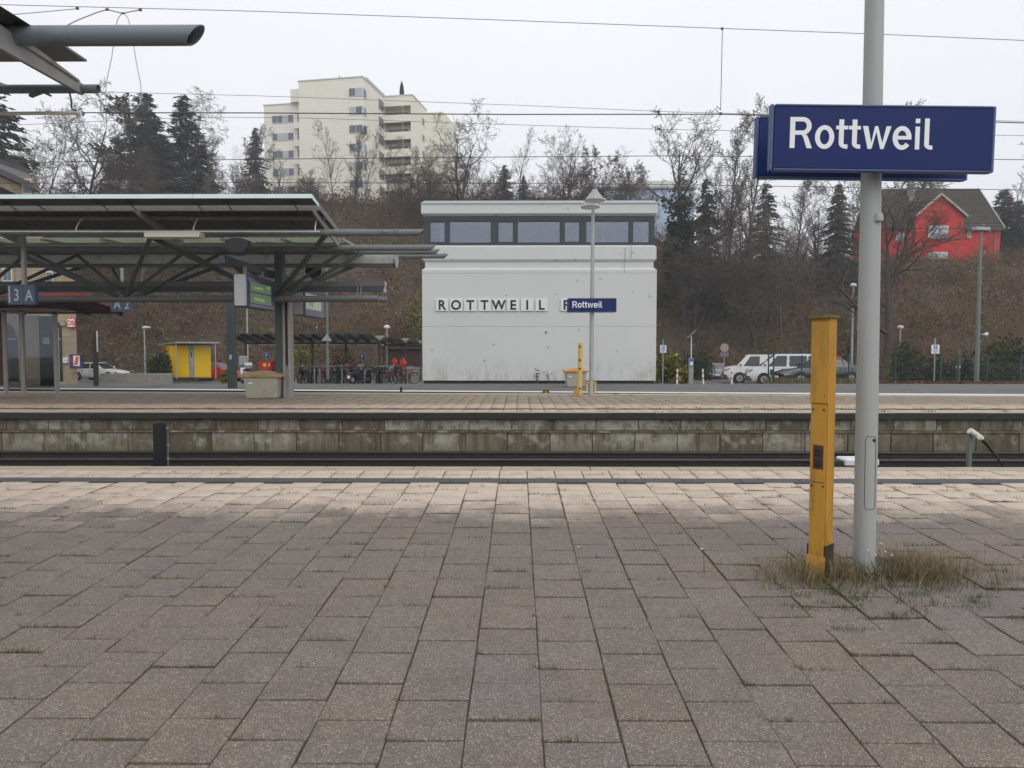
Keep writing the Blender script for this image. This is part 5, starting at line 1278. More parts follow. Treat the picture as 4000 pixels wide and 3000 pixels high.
m = MB(); lb(m, .12, 5.1, 8.9, 17.1, TZ+.002, TZ+.16); lbuild(m, 'parapet_cap', M['parapet_white'])
m = MB(); lb(m, -17.5, -10.72, 1.5, 10.1, CZ+.002, CZ+.15); lbuild(m, 'parapet_cap', M['parapet_white'])
m = MB(); lb(m, -3.5, -.5, 2.6, 15, TZ+.17, TZ+.6); lbuild(m, 'penthouse', M['deck_grey'])
m = MB(); lb(m, -3.9, -.2, 2.2, 15.5, TZ+.605, TZ+.85); lbuild(m, 'penthouse_roof', M['parapet_white'])
def tw(name, face, a0, a1, z0, z1, npan, mat, pos):
    """window with frame and panes on a wall: face 'f' front (normal -w) or 's' side (normal +u)"""
    m = MB()
    if face == 'f': lb(m, a0, a1, pos-.08, pos, z0, z1)
    else: lb(m, pos, pos+.08, a0, a1, z0, z1)
    wdw = lbuild(m, 'window', M['parapet_white'])
    for k in range(npan):
        p0 = a0+.08+(a1-a0-.08)*k/npan; p1 = a0+(a1-a0-.08)*(k+1)/npan; m = MB()
        mm = mat[k % len(mat)]
        if face == 'f': lb(m, p0, p1, pos-.10, pos-.081, z0+.09, z1-.09)
        else: lb(m, pos+.081, pos+.10, p0, p1, z0+.09, z1-.09)
        o = m.build('pane', M[mm], None); o.parent = wdw
ST = 2.80
for k in range(8):
    zc = atz(1382, 358, 114) - ST*k
    if zc < BZ+1: break
    tw('w', 'f', -2.25, -.02, zc-.65, zc+.65, 2, [['pane_dark','pane_pale'],['pane_pale','pane_dark'],['pane_dark','pane_dark']][k % 3], 0)
    tw('w', 's', .02, 1.35, zc-.65, zc+.65, 1, ['pane_pale' if k % 2 else 'pane_dark'], 0.0)
    zs = atz(1480, 410, 121.5) - ST*k
    tw('w', 's', 6.6, 8.9, zs-.85, zs+.85, 2, ['pane_dark', 'pane_dark'], 0.0)
for k in range(7):
    zc = atz(1105, 457, 117) - ST*k
    if zc < BZ+1: break
    tw('w', 'f', -16.0, -12.3, zc-.62, zc+.62, 4, [['pane_dark','pane_dark','pane_pale','pane_dark'],['pane_dark','pane_pale','pane_pale','pane_dark']][k % 2], 1.6)
    m = MB(); lb(m, -11.75, -10.7, .6, 1.59, zc-1.9, zc-.9); lbuild(m, 'balcony_parapet', M['cladding'])
    m = MB(); lb(m, -11.6, -10.7, 1.52, 1.599, zc-.85, zc+.62); lbuild(m, 'balcony_door', M['deck_grey'])
for k in range(8):
    zp = atz(1555, 448, 122.5) - ST*k                 # parapet top
    if zp < BZ: break
    m = MB(); lb(m, 0.01, 4.70, 9.0, 9.15, zp-1.25, zp); lbuild(m, 'balcony_parapet', M['cladding'])
    m = MB(); lb(m, .01, 4.69, 9.16, 10.79, zp-1.3, zp-1.12); lbuild(m, 'balcony_floor', M['concrete'])
    m = MB(); lb(m, .3, 3.6, 10.72, 10.795, zp-1.1, zp+.9); bd = lbuild(m, 'balcony_glazing', M['pane_dark'])
    m = MB(); lb(m, 3.3, 3.36, 9.05, 9.11, zp, zp+1.5); lbuild(m, 'balcony_post', M['parapet_white'])
m = MB(); lb(m, 5.0, 5.05, 10, 10.8, BZ, TZ-4); 
for k in range(8):
    zp = atz(1640, 470, 127) - ST*k
    tw('w', 's', 14.2, 15.4, zp-.6, zp+.6, 1, ['pane_dark'], 5.0)
m = MB(); m.lathe([(.12, 0), (.12, .06)], (1.9, 9.6, 19.45-BZ), 8); b = m.build('porch_lamp', M['bulb'], None); b.parent = tb; b.location = (0,0,1.3)
m = MB(); m.lathe([(.35, 0), (.42, .5), (.3, 1.6), (.05, 2.4)], (3.0, 9.6, TZ-BZ+.2), 8); o = m.build('roof_conifer', M['ivy'], None); o.parent = tb
m = MB(); lb(m, -5.2, -5.0, 3, 3.2, TZ+.1, TZ+1.6); lb(m, -8.4, -8.3, 2, 2.1, TZ+.1, TZ+1.0); lb(m, -8.0, -7.9, 2.4, 2.5, TZ+.1, TZ+1.2); lbuild(m, 'roof_vent', M['galv'])
m = MB(); m.bx(-10.5, 1.0, -4.5, -4.2, -2.2, 4.6); o = m.build('terrace_wall', wm('terrace', (.10,.09,.075), .2, .6, .9), None); o.parent = tb
m = MB(); m.bx(.9, 1.2, -4.5, 4, -2.2, 4.6); o = m.build('terrace_wall', M['concrete'], None); o.parent = tb

# ------------------------------------------------------------------ red house on the slope (right)
RY = 92.0
def rx(u, y=RY): return atx(u, y)
def rz(v, y=RY): return atz(3700, v, y)
xl_, xr_ = rx(3462), rx(3893); zb = rz(1085); ze = rz(893); 
rh = thing('red_house', 'red rendered house with dark tiled gable roof behind bare branches', 'building', ((xl_+xr_)/2, RY+5, zb))
dep = 10.0
m = MB(); m.bx(xl_, xr_, RY, RY+dep, zb-2.5, ze+.2); m.build('wall', M['render_red'], rh)
# front gable wing, slightly proud
gx0, gx1, gp = rx(3556), rx(3742), rx(3645); zgp = rz(766); ge0, ge1 = rz(842), rz(845)
m = MB(); m.prism([(gx0, zb-2.5), (gx1, zb-2.5), (gx1, ge1), (gp, zgp), (gx0, ge0)], 'y', RY-.5, RY+5); m.build('gable_wall', M['render_red'], rh)
zr_ = atz(3868, 737, RY+5.0); yr = RY+5.0
def roof_slope(m, P00, P10, P01, P11, rows, thick=.09):
    """tile courses: each row a lapped strip, P00-P10 eaves, P01-P11 ridge"""
    P00, P10, P01, P11 = map(Vector, (P00, P10, P01, P11)); up = (P10-P00).cross(P01-P00).normalized()
    if up.z < 0: up = -up
    for i in range(rows):
        a, b = i/rows, (i+1)/rows
        q = [P00.lerp(P01, a)+up*thick, P10.lerp(P11, a)+up*thick, P10.lerp(P11, b)+up*.01, P00.lerp(P01, b)+up*.01]
        d = [p-up*thick*1.4 for p in q]
        m.add([*q, *d], [(0,1,2,3),(4,5,1,0),(7,6,5,4),(0,3,7,4),(1,5,6,2)])
rf = MB(); roof_slope(rf, (xl_-.3, RY-.5, ze-.1), (xr_+.25, RY-.5, ze-.1), (xl_-.3, yr, zr_), (xr_+.25, yr, zr_), 17); rfo = rf.build('roof', M['roof_tile'], rh)
rf = MB(); roof_slope(rf, (xl_-.3, RY+dep+.5, ze-.1), (xr_+.25, RY+dep+.5, ze-.1), (xl_-.3, yr, zr_), (xr_+.25, yr, zr_), 17); rf.build('roof', M['roof_tile'], rh)
for q0, q1 in ((xr_-.3, xr_), (xl_, xl_+.3)): m = MB(); m.prism([(RY, ze), (yr, zr_-.2), (RY+dep, ze)], 'x', q0, q1); m.build('gable_wall', M['render_red'], rh)
rf = MB(); yv = RY+4.6
roof_slope(rf, (gx1+.25, RY-.9, ge1-.15), (gx1+.25, yv, ge1-.15), (gp, RY-.9, zgp+.12), (gp, yv, zgp+.12), 10); roof_slope(rf, (gx0-.25, RY-.9, ge0-.2), (gx0-.25, yv, ge0-.2), (gp, RY-.9, zgp+.12), (gp, yv, zgp+.12), 10); rf.build('gable_roof', M['roof_tile'], rh)
m = MB(); m.bar((gx1+.27, RY-.92, ge1-.17), (gp, RY-.92, zgp+.1), .06, .24); m.bar((gx0-.27, RY-.92, ge0-.22), (gp, RY-.92, zgp+.1), .06, .24); m.build('barge_board', M['bin_beige'], rh)
m = MB(); m.bar((xr_+.27, RY-.5, ze-.06), (xr_+.27, yr, zr_+.06), .06, .2); m.build('barge_board', M['parapet_white'], rh)
m = MB(); m.bx(rx(3744), xr_+.2, RY-.62, RY-.5, ze-.28, ze-.08); m.build('gutter', M['steel_brown'], rh)
m = MB(); m.tube((rx(3873), RY-.06, zb-2), (rx(3873), RY-.06, ze-.2), .06, n=6); m.build('downpipe', M['traffic_back'], rh)
def hwin(u0, u1, v0, v1, n, y=RY-.5, mat='pane_pale'):
    x0, x1, z0, z1 = rx(u0), rx(u1), rz(v1), rz(v0)
    m = MB(); m.bx(x0, x1, y-.10, y, z0, z1); wdw = m.build('window', M['parapet_white'], rh)
    for k in range(n):
        a = x0+.1+(x1-x0-.1)*k/n; b = x0+(x1-x0-.1)*(k+1)/n
        m = MB(); m.bx(a, b, y-.13, y-.101, z0+.1, z1-.1); m.build('pane', M[mat], wdw)
    m = MB(); m.bx(x0-.1, x1+.1, y-.2, y-.001, z0-.1, z0-.001); m.build('sill', M['concrete'], wdw)
hwin(3606, 3681, 884, 932, 2); hwin(3606, 3681, 987, 1040, 2); hwin(3490, 3527, 908, 938, 1, RY); hwin(3490, 3517, 990, 1030, 1, RY, 'pane_dark'); hwin(3765, 3778, 899, 928, 1, RY, 'pane_dark')
for u, v in ((3852, 901), (3832, 984), (3851, 1024)):
    m = MB(); m.bx(rx(u-6), rx(u+6), RY-.08, RY, rz(v+5), rz(v-5)); m.build('wall_vent', M['parapet_white'], rh)
ch = at(3560, 720, RY+3.5); m = MB(); m.bx(ch.x-.35, ch.x+.35, RY+3.2, RY+3.9, rz(790, RY+3.5), rz(722, RY+3.5)); m.bx(ch.x-.42, ch.x+.42, RY+3.1, RY+4.0, rz(722, RY+3.5), rz(717, RY+3.5)); m.build('chimney', M['concrete'], rfo)
# terrace wall, white fence below the house
tw_ = thing('garden_wall', 'low brown garden wall in front of the red house', 'wall', (rx(3570, 88), 88, rz(1062, 88)-1)); m = MB(); m.bx(rx(3330, 88), rx(3685, 88), 88, 88.3, rz(1080, 88)-3, rz(1018, 88)); m.build('wall', wm('brown_wall', (.13,.085,.065), .2, 1, .9), tw_); m = MB(); m.bx(rx(3325, 88), rx(3690, 88), 87.9, 88.4, rz(1018, 88)+.002, rz(1012, 88)); m.build('coping', M['timber_brown'], tw_)
gf = thing('white_railing', 'white slatted railing at the foot of the red house', 'railing', (rx(3800, 90), 90, rz(1066, 90))); x0, x1 = rx(3735, 90), rx(3868, 90); za, zc_ = rz(1068, 90), rz(1036, 90)
m = MB(); m.bx(x0, x1, 90, 90.06, zc_-.08, zc_); m.bx(x0, x1, 90, 90.06, za+.1, za+.18); m.build('rail', M['parapet_white'], gf)
m = MB(); m.bx(x0, x1, 90.1, 90.14, za-.5, zc_-.1); m.build('panel', wm('panel_lilac', (.42,.38,.40), .1, 1, .8), gf)
for k in range(26): q = x0+(x1-x0)*k/25; m = MB(); m.bx(q-.03, q+.03, 89.95, 89.99, za-.3, zc_); m.build('slat', M['display_side'], gf)

# ------------------------------------------------------------------ pale blue house behind the ivy tree
BY = 120.0
bh = thing('blue_house', 'pale blue flat-roofed house half hidden behind the ivy-clad tree', 'building', (atx(2600, BY), BY+5, 12))
m = MB(); m.bx(atx(2290, BY), atx(2705, BY), BY, BY+12, 6, atz(2600, 738, BY)); m.build('wall', M['render_blue'], bh)
m = MB(); m.bx(atx(2490, BY+2), atx(2690, BY+2), BY+2, BY+10, atz(2600, 738, BY)+.01, atz(2600, 706, BY+2)); m.build('roof_storey', M['render_pale'], bh)
m = MB(); m.bx(atx(2280, BY), atx(2712, BY), BY-.5, BY+12.5, atz(2600, 738, BY)+.012, atz(2600, 730, BY)); m.build('roof_edge', M['zinc'], bh)
for u0, u1, v0, v1 in ((2538, 2568, 757, 800), (2650, 2685, 700, 738), (2668, 2696, 760, 800), (2400, 2430, 757, 790)):
    y = BY if v0 > 740 else BY+2
    m = MB(); m.bx(atx(u0, y), atx(u1, y), y-.12, y, atz(2600, v1, y), atz(2600, v0, y)); wdw = m.build('window', M['parapet_white'], bh)
    for a, b in ((.06, .47), (.53, .94)):
        xa, xb = atx(u0, y), atx(u1, y); m = MB(); m.bx(xa+(xb-xa)*a, xa+(xb-xa)*b, y-.16, y-.121, atz(2600, v1, y)+.12, atz(2600, v0, y)-.12); m.build('pane', M['pane_dark'], wdw)

# ------------------------------------------------------------------ station building (left), its brown platform roof
NY = 42.0
sb = thing('station_building', 'old sandstone station building with arched openings at the left edge', 'building', (atx(60, NY), NY+6, -.6))
xe = atx(300, NY); xm = atx(160, NY)
m = MB(); m.prism([(-48, NY), (xe, NY), (xe-8, NY+12), (-48, NY+12)], 'z', -.8, 7.2); m.build('wall', M['sandstone'], sb)
m = MB(); m.prism([(-48, NY+.5), (xm, NY+.5), (xm-8, NY+11), (-48, NY+11)], 'z', 7.2, 10.3); m.build('upper_wall', M['sandstone'], sb)
z0, z1 = atz(175, 752, NY), atz(0, 668, NY)
m = MB(); xa = atx(182, NY); xb = atx(-400, NY); sl_ = (z1-z0)/(atx(0, NY)-xa); zz = z0+sl_*(xb-xa)
m.add([(xa,NY-.6,z0),(xb,NY-.6,zz),(xb,NY+12,zz),(xa-9,NY+12,z0),(xa,NY-.6,z0+.35),(xb,NY-.6,zz+.35),(xb,NY+12,zz+.35),(xa-9,NY+12,z0+.35)], [(0,1,2,3),(7,6,5,4),(0,4,5,1),(1,5,6,2),(2,6,7,3),(3,7,4,0)]); m.build('roof', M['roof_slate'], sb)
m = MB(); m.add([(xa-.4,NY,z0-.6),(xb,NY,zz-.6),(xb,NY,zz),(xa-.4,NY,z0),(xa-.4,NY+.4,z0-.6),(xb,NY+.4,zz-.6),(xb,NY+.4,zz),(xa-.4,NY+.4,z0)], [(0,1,2,3),(7,6,5,4),(0,4,5,1),(1,5,6,2),(2,6,7,3),(3,7,4,0)]); m.build('cornice', M['sandstone'], sb)
def swin(u0, u1, v0, v1, arch=False):
    x0, x1, zt, zb = atx(u0, NY), atx(u1, NY), atz(150, v0, NY), atz(150, v1, NY)
    m = MB(); m.bx(x0-.12, x1+.12, NY-.05, NY, zb-.15, zt+.12); wdw = m.build('window', M['sandstone'], sb)
    m = MB(); m.bx(x0, x1, NY-.08, NY-.051, zb, zt); m.build('frame', M['parapet_white'], wdw)
    for a, b in ((.12, .46), (.54, .88)):
        m = MB(); m.bx(x0+(x1-x0)*a, x0+(x1-x0)*b, NY-.11, NY-.081, zb+.08, zt-.08); m.build('pane', M['pane_dark'], wdw)
swin(22, 60, 1047, 1100); swin(192, 217, 1060, 1110); swin(22, 60, 880, 960); swin(110, 145, 700, 760)
for u0, u1, vt in ((-60, 70, 1250), (214, 244, 1258)):
    xa, xb = atx(u0, NY), atx(u1, NY); r_ = (xb-xa)/2; zc_ = atz(150, vt, NY)-r_ if u1 < 100 else atz(150, vt, NY)-r_
    pts = [(xa, -.5), (xb, -.5)]+[((xa+xb)/2+r_*math.cos(a), zc_+r_*math.sin(a)) for a in np.linspace(0, math.pi, 12)]
    m = MB(); m.prism(pts, 'y', NY-.03, NY); m.build('arched_door', M['door_glass'], sb)
    pts2 = []
    m = MB()
    aa = np.linspace(0, math.pi, 12)
    for i in range(11):
        c1, s1, c2, s2 = math.cos(aa[i]), math.sin(aa[i]), math.cos(aa[i+1]), math.sin(aa[i+1]); xc = (xa+xb)/2
        m.add([(xc+r_*c1,NY-.12,zc_+r_*s1),(xc+(r_+.3)*c1,NY-.12,zc_+(r_+.3)*s1),(xc+(r_+.3)*c2,NY-.12,zc_+(r_+.3)*s2),(xc+r_*c2,NY-.12,zc_+r_*s2),(xc+r_*c1,NY,zc_+r_*s1),(xc+(r_+.3)*c1,NY,zc_+(r_+.3)*s1),(xc+(r_+.3)*c2,NY,zc_+(r_+.3)*s2),(xc+r_*c2,NY,zc_+r_*s2)], [(0,1,2,3),(7,6,5,4),(0,4,5,1),(2,6,7,3),(1,5,6,2),(3,7,4,0)])
    m.build('arch_stone', M['sandstone'], sb)
    m = MB(); m.bx(xa+.1, xb-.1, NY-.06, NY-.031, 1.9, 2.0); m.bx((xa+xb)/2-.05, (xa+xb)/2+.05, NY-.06, NY-.031, -.4, 2.6); m.bx(xa+.05, xa+.15, NY-.061, NY-.031, -.4, 2.4); m.build('door_frame', M['galv'], sb)
# company sign
x0, x1, zt, zb = atx(263, NY-.2), atx(297, NY-.2), atz(280, 1243, NY-.2), atz(280, 1280, NY-.2)
t = thing('company_sign', 'square red and white sign with letters DB on the sandstone corner', 'sign', ((x0+x1)/2, NY-.15, zb))
m = MB(); m.bx(x0, x1, NY-.2, NY-.1, zb, zt); m.build('border', M['sign_red'], t, bevel=.04, segs=2); b_ = (x1-x0)*.10
m = MB(); m.bx(x0+b_, x1-b_, NY-.21, NY-.201, zb+b_, zt-b_); m.build('panel', M['white_film'], t)
text('lettering', 'DB', (zt-zb)*.74, M['sign_red'], t, ((x0+x1)/2, NY-.213, zb+(zt-zb)*.24), (90,0,0), .002, .012, 'CENTER', .72)
# vending machine and letter plate
x0, x1, zt, zb = atx(269, NY-.8), atx(314, NY-.8), atz(290, 1384, NY-.8), atz(290, 1440, NY-.8)
t = thing('vending_machine', 'dark blue vending machine with orange and white front on the sandstone corner', 'vending machine', ((x0+x1)/2, NY-.5, zb))
m = MB(); m.bx(x0, x1, NY-.8, NY-.5, zb, zt); m.build('case', M['display_frame'], t, bevel=.02); m = MB(); m.bx(x0+.1, x1-.4, NY-.5, NY-.01, zb+.2, zt-.2); m.build('bracket', M['display_frame'], t)
m = MB(); m.bx(x0+.25, x1-.05, NY-.83, NY-.801, zb+.15, zt-.08); m.build('front', M['lamp_white'], t); m = MB(); m.prism([(x0+.27, zb+.2), (x0+.5, zb+.2), (x1-.08, zt-.12), (x1-.25, zt-.12)], 'y', NY-.84, NY-.831); m.build('graphic', wm('vend_orange', (.55,.12,.06), .2, 4, .5), t)
m = MB(); m.bx(x0+.07, x0+.13, NY-.82, NY-.801, zb+.4, zt-.15); m.build('stripe', M['sign_red'], t)
t = thing('wall_box', 'small white box on the sandstone wall beside the vending machine', 'box', (atx(258, NY), NY-.1, 1)); m = MB(); m.bx(atx(250, NY), atx(267, NY), NY-.15, NY, atz(258, 1418, NY), atz(258, 1397, NY)); m.build('case', M['lamp_white'], t, bevel=.01); m = MB(); m.bx(atx(254, NY), atx(263, NY), NY-.16, NY-.151, atz(258, 1410, NY), atz(258, 1404, NY)); m.build('slot', M['display_side'], t)
# brown lean-to roof over the house platform
t = thing('platform_roof', 'low dark red-brown timber roof over the house platform at left', 'canopy', (-20, 29, -.2))
ya, yb_ = 26.0, 29.2; xa = atx(325, ya); z1 = atz(325, 1152, ya); z2 = atz(512, 1226, yb_)
m = MB(); m.add([(-40,ya,z1),(xa,ya,z1),(xa,yb_,z2),(-40,yb_,z2),(-40,ya,z1+.06),(xa,ya,z1+.06),(xa,yb_,z2+.06),(-40,yb_,z2+.06)], [(0,1,2,3),(7,6,5,4),(0,4,5,1),(1,5,6,2),(2,6,7,3),(3,7,4,0)]); m.build('decking', M['timber_brown'], t)
m = MB(); m.bar((-40, ya-.03, z1+.03), (xa+.02, ya-.03, z1+.03), .05, .14); m.bar((xa+.03, ya, z1+.02), (xa+.03, yb_, z2+.02), .05, .16); m.build('fascia', M['timber_red'], t)
for k in range(10):
    x = xa-.3-k*1.3; m = MB(); m.bar((x, ya+.05, z1-.05), (x, yb_-.05, z2-.05), .08, .08); m.build('rafter', M['timber_brown'], t)
for k in range(7):
    q = .12+k*.13; y = ya+(yb_-ya)*q; m = MB(); m.bar((-40, y, z1+(z2-z1)*q-.02), (xa-.05, y, z1+(z2-z1)*q-.02), .06, .04); m.build('batten', M['timber_brown'], t)
xp = atx(374, 30.5); 
m = MB(); m.bx(xp-.075, xp+.075, 30.4, 30.55, -.2, atz(374, 1292, 30.5)); m.build('post', M['steel_brown'], t)
m = MB(); m.bx(xp+.105, xp+.15, 30.38, 30.42, atz(374, 1375, 30.4), atz(374, 1293, 30.4)); m.build('post_strip', M['lamp_white'], t)
# wind shelter on the island platform, left
SYY = 20.8
t = thing('wind_shelter', 'glass wind shelter with taupe round posts on the opposite platform, left edge', 'shelter', (atx(110, SYY), SYY, iz(SYY)))
for u, w_ in ((20, 17), (88, 18), (218, 17)):
    x = atx(u, SYY); hh2 = atz(u, 1218 if u < 100 else 1228, SYY)
    m = MB(); m.tube((x, SYY, iz(SYY)+.14), (x, SYY, hh2), w_*SYY/F/2*1.05, n=14); m.build('post', M['post_taupe'], t, smooth=True)
    m = MB(); m.tube((x, SYY, iz(SYY)-.01), (x, SYY, iz(SYY)+.14), .045, n=10); m.build('post_foot', M['column_grey'], t); m = MB(); m.lathe([(.07, 0), (.07, .02), (.02, .07)], (x, SYY, hh2), 12); m.build('post_cap', M['steel_brown'], t)
x0, x1, x2 = atx(20, SYY), atx(88, SYY), atx(218, SYY)
for a, b, zt in ((x1+.07, x2-.07, atz(150, 1232, SYY)), (x0+.07, x1-.07, atz(150, 1222, SYY))):
    m = MB(); m.bx(a, b, SYY-.006, SYY+.006, iz(SYY)+.22, zt); m.build('glass_pane', M['shelter_glass'], t)
m = MB(); m.bx(atx(152, SYY), x2-.08, SYY+.02, SYY+.03, iz(SYY)+.3, atz(150, 1236, SYY)); m.build('tinted_strip', wm('tinted', (.035,.035,.04), .15, 2, .2), t)
m = MB(); m.bx(atx(170, SYY), atx(196, SYY), SYY-.012, SYY-.007, atz(180, 1344, SYY), atz(180, 1317, SYY)); m.build('notice', wm('notice', (.30,.34,.36), .1, 3, .6), t)
m = MB(); m.bx(x0-.6, x0-.1, SYY+.02, SYY+.03, iz(SYY)+.3, atz(20, 1225, SYY)); m.build('tinted_strip', M['timber_brown'], t)
m = MB(); m.bx(x0-1, x2+.02, SYY-.5, SYY+.9, atz(100, 1214, SYY), atz(100, 1208, SYY)); m.build('roof', M['deck_grey'], t)
# ------------------------------------------------------------------ parcel locker
PYL = 50.5
x0, xm, x1 = atx(633, PYL+1.3), atx(665, PYL-.0), atx(823, PYL); zb = atz(740, 1474, PYL); zt = atz(740, 1349, PYL)
t = thing('parcel_locker', 'yellow parcel locker with grey roof beside the round bush', 'parcel locker', ((x0+x1)/2, PYL+.5, zb))
m = MB(); m.add([(xm,PYL,zb),(x1,PYL,zb),(atx(815,PYL+1),PYL+1,zb),(x0,PYL+1.3,zb),(xm,PYL,zt),(x1,PYL,zt),(atx(815,PYL+1),PYL+1,zt),(x0,PYL+1.3,zt)], [(3,2,1,0),(4,5,6,7),(0,1,5,4),(1,2,6,5),(2,3,7,6),(3,0,4,7)]); m.build('cabinet', M['post_yellow'], t)
m = MB(); m.prism([(xm, PYL+.05), (x1-.02, PYL+.05), (atx(813,PYL+1), PYL+1), (x0+.1, PYL+1.2)], 'z', zb-.12, zb-.002); m.build('plinth', M['plastic_grey'], t)
tx0, tx1 = atx(737, PYL), atx(758, PYL)
m = MB(); m.bx(tx0, tx1, PYL-.02, PYL-.001, zb+.02, zt-.02); m.build('terminal', M['locker_grey'], t)
m = MB(); m.bx(tx0+.12, tx1-.06, PYL-.08, PYL-.021, zb+.75, zb+1.85); tm = m.build('terminal_panel', M['display_side'], t, bevel=.01); m = MB(); m.bx(tx0+.18, tx1-.12, PYL-.09, PYL-.081, zb+1.4, zb+1.75); m.build('screen', M['black'], tm); m = MB(); m.bx(tx0+.16, tx1-.16, PYL-.09, PYL-.081, zb+.9, zb+1.02); m.build('slot', M['black'], tm)
for side, (a, b) in enumerate(((xm+.02, tx0-.02), (tx1+.02, x1-.02))):
    rows = [.05, .30, .60, .85, 1.02, 1.16, 1.28, 1.40, 1.52, 1.95, 2.25]
    for i in range(len(rows)-1):
        z0_, z1_ = zb+rows[i]*(zt-zb)/2.27, zb+rows[i+1]*(zt-zb)/2.27
        cut = 1 if (rows[i+1]-rows[i] > .2) else 2
        for k in range(cut):
            p0 = a+(b-a)*k/cut; p1 = a+(b-a)*(k+1)/cut
            m = MB(); m.bx(p0+.008, p1-.008, PYL-.025, PYL-.001, z0_+.012, z1_-.012); m.build('locker_door', M['post_yellow'], t)
m = MB(); m.bx(a+(b-a)*.5, b-.05, PYL-.032, PYL-.026, zt-.26, zt-.16); m.build('label_strip', M['cream'], t)
m = MB(); zf = atz(690, 1340, PYL-.9); m.add([(atx(690,PYL-.9),PYL-.9,zf),(atx(858,PYL-.9),PYL-.9,zf-.02),(atx(850,PYL+1.2),PYL+1.2,zt+.02),(atx(620,PYL+1.2),PYL+1.2,zt+.02),(atx(690,PYL-.9),PYL-.9,zf+.09),(atx(858,PYL-.9),PYL-.9,zf+.07),(atx(850,PYL+1.2),PYL+1.2,zt+.11),(atx(620,PYL+1.2),PYL+1.2,zt+.11)], [(0,1,2,3),(7,6,5,4),(0,4,5,1),(1,5,6,2),(2,6,7,3),(3,7,4,0)]); m.build('roof', M['locker_roof'], t)
for u, v in ((687, 1474), (841, 1470)): x = atx(u, PYL-.85); m = MB(); m.tube((x, PYL-.85, zb-.1), (x, PYL-.85, zf), .03, n=8); m.build('roof_post', M['galv'], t)
q = MB(); xx = atx(635, PYL+.9)
text('emblem', 'DHL', .40, M['sign_red'], t, (x0+.10-.02, PYL+1.3-.11-.02, atz(640, 1372, PYL+.6)), (90,0,-47.3), .002, .012, sx=1.15)
# low concrete planter wall
for i, (u0, u1) in enumerate(((388, 470), (470, 572), (572, 620), (620, 662))):
    y = 46.5+i*.05; xa, xb = atx(u0, y), atx(u1, y); zt_ = atz(500, 1459, y)
    m = MB(); m.bx(xa+.01, xb-.01, y, y+.4, flat_z(y)-.2, zt_)
    tag(m.build('planter_block', M['concrete'], None, bevel=.02), ['low grey concrete planter block at the left end of the row', 'long low grey concrete planter block, second from the left', 'short low grey concrete planter block, third from the left', 'low grey concrete planter block next to the parcel locker'][i], 'wall block', 'planter wall blocks')
# ------------------------------------------------------------------ bicycle shelter
def bike_shelter(label, ya, yb_, yc, xa, xb, za, zb_, zc_, bays, gz_, group):
    """butterfly glass roof: front wing falls from ya to the valley at yb_, rear wing rises to yc"""
    t = thing('bicycle_shelter', label, 'shelter', ((xa+xb)/2, yb_, gz_), group)
    for k in range(bays):
        p0 = xa+(xb-xa)*k/bays; p1 = xa+(xb-xa)*(k+1)/bays
        m = MB(); m.add([(p0+.05,ya,za),(p1-.05,ya,za),(p1-.05,yb_-.05,zb_),(p0+.05,yb_-.05,zb_),(p0+.05,ya,za+.015),(p1-.05,ya,za+.015),(p1-.05,yb_-.05,zb_+.015),(p0+.05,yb_-.05,zb_+.015)], [(0,1,2,3),(7,6,5,4),(0,4,5,1),(1,5,6,2),(2,6,7,3),(3,7,4,0)]); m.build('roof_pane', M['shelter_roof'], t)
        m = MB(); m.add([(p0+.05,yc,zc_),(p1-.05,yc,zc_),(p1-.05,yb_+.05,zb_),(p0+.05,yb_+.05,zb_),(p0+.05,yc,zc_+.015),(p1-.05,yc,zc_+.015),(p1-.05,yb_+.05,zb_+.015),(p0+.05,yb_+.05,zb_+.015)], [(0,1,2,3),(7,6,5,4),(0,4,5,1),(1,5,6,2),(2,6,7,3),(3,7,4,0)]); m.build('roof_pane', M['shelter_roof'], t)
    for k in range(bays+1):
        p = xa+(xb-xa)*k/bays; m = MB(); m.bar((p, ya, za-.06), (p, yb_, zb_-.06), .07, .13); m.bar((p, yc, zc_-.06), (p, yb_, zb_-.06), .07, .13); m.build('rib', M['steel_brown'], t)
        if k % 3 == 0 or k == bays: m = MB(); m.bx(p-.06, p+.06, yb_-.06, yb_+.06, gz_-.1, zb_-.1); m.build('post', M['steel_brown'], t)
    m = MB(); m.bar((xa-.1, yb_, zb_-.16), (xb+.1, yb_, zb_-.16), .18, .10); m.bar((xa, ya, za-.01), (xb, ya, za-.01), .05, .05); m.bar((xa, yc, zc_-.01), (xb, yc, zc_-.01), .05, .05); m.build('beam', M['steel_brown'], t)
    m = MB()
    for k in range(bays//3): p = xa+(xb-xa)*(k*3+1.0)/bays; m.bx(p, p+1.5, yb_+.3, yb_+.4, zb_-.28, zb_-.22)
    m.build('tube_lamp', M['conduit'], t)
SB = 41.5
xa = atx(815, 39.8); 
bike_shelter('long dark steel bicycle shelter with sloping glass roof behind the platforms', 39.8, 42.4, 44.6, atx(890, 39.8), atx(1446, 39.8), atz(1200, 1302, 39.8), atz(1200, 1330, 42.4), atz(1500, 1312, 44.6), 12, -.62, 'bicycle shelters')
bike_shelter('short dark bicycle shelter bay, second roof from the signal box', 46.5, 49.0, 51.0, atx(1470, 46.5), atx(1560, 46.5), atz(1500, 1318, 46.5), atz(1500, 1338, 49), atz(1500, 1322, 51), 2, -.9, 'bicycle shelters')
bike_shelter('small dark bicycle shelter bay nearest the signal box', 52.5, 55, 57, atx(1545, 52.5), atx(1625, 52.5), atz(1500, 1326, 52.5), atz(1500, 1344, 55), atz(1500, 1330, 57), 2, -1.0, 'bicycle shelters')
t = thing('shed_wall', 'dark red brick shed wall behind the bicycle shelter, left of the signal box', 'wall', (atx(1590, 60), 60, -1.2))
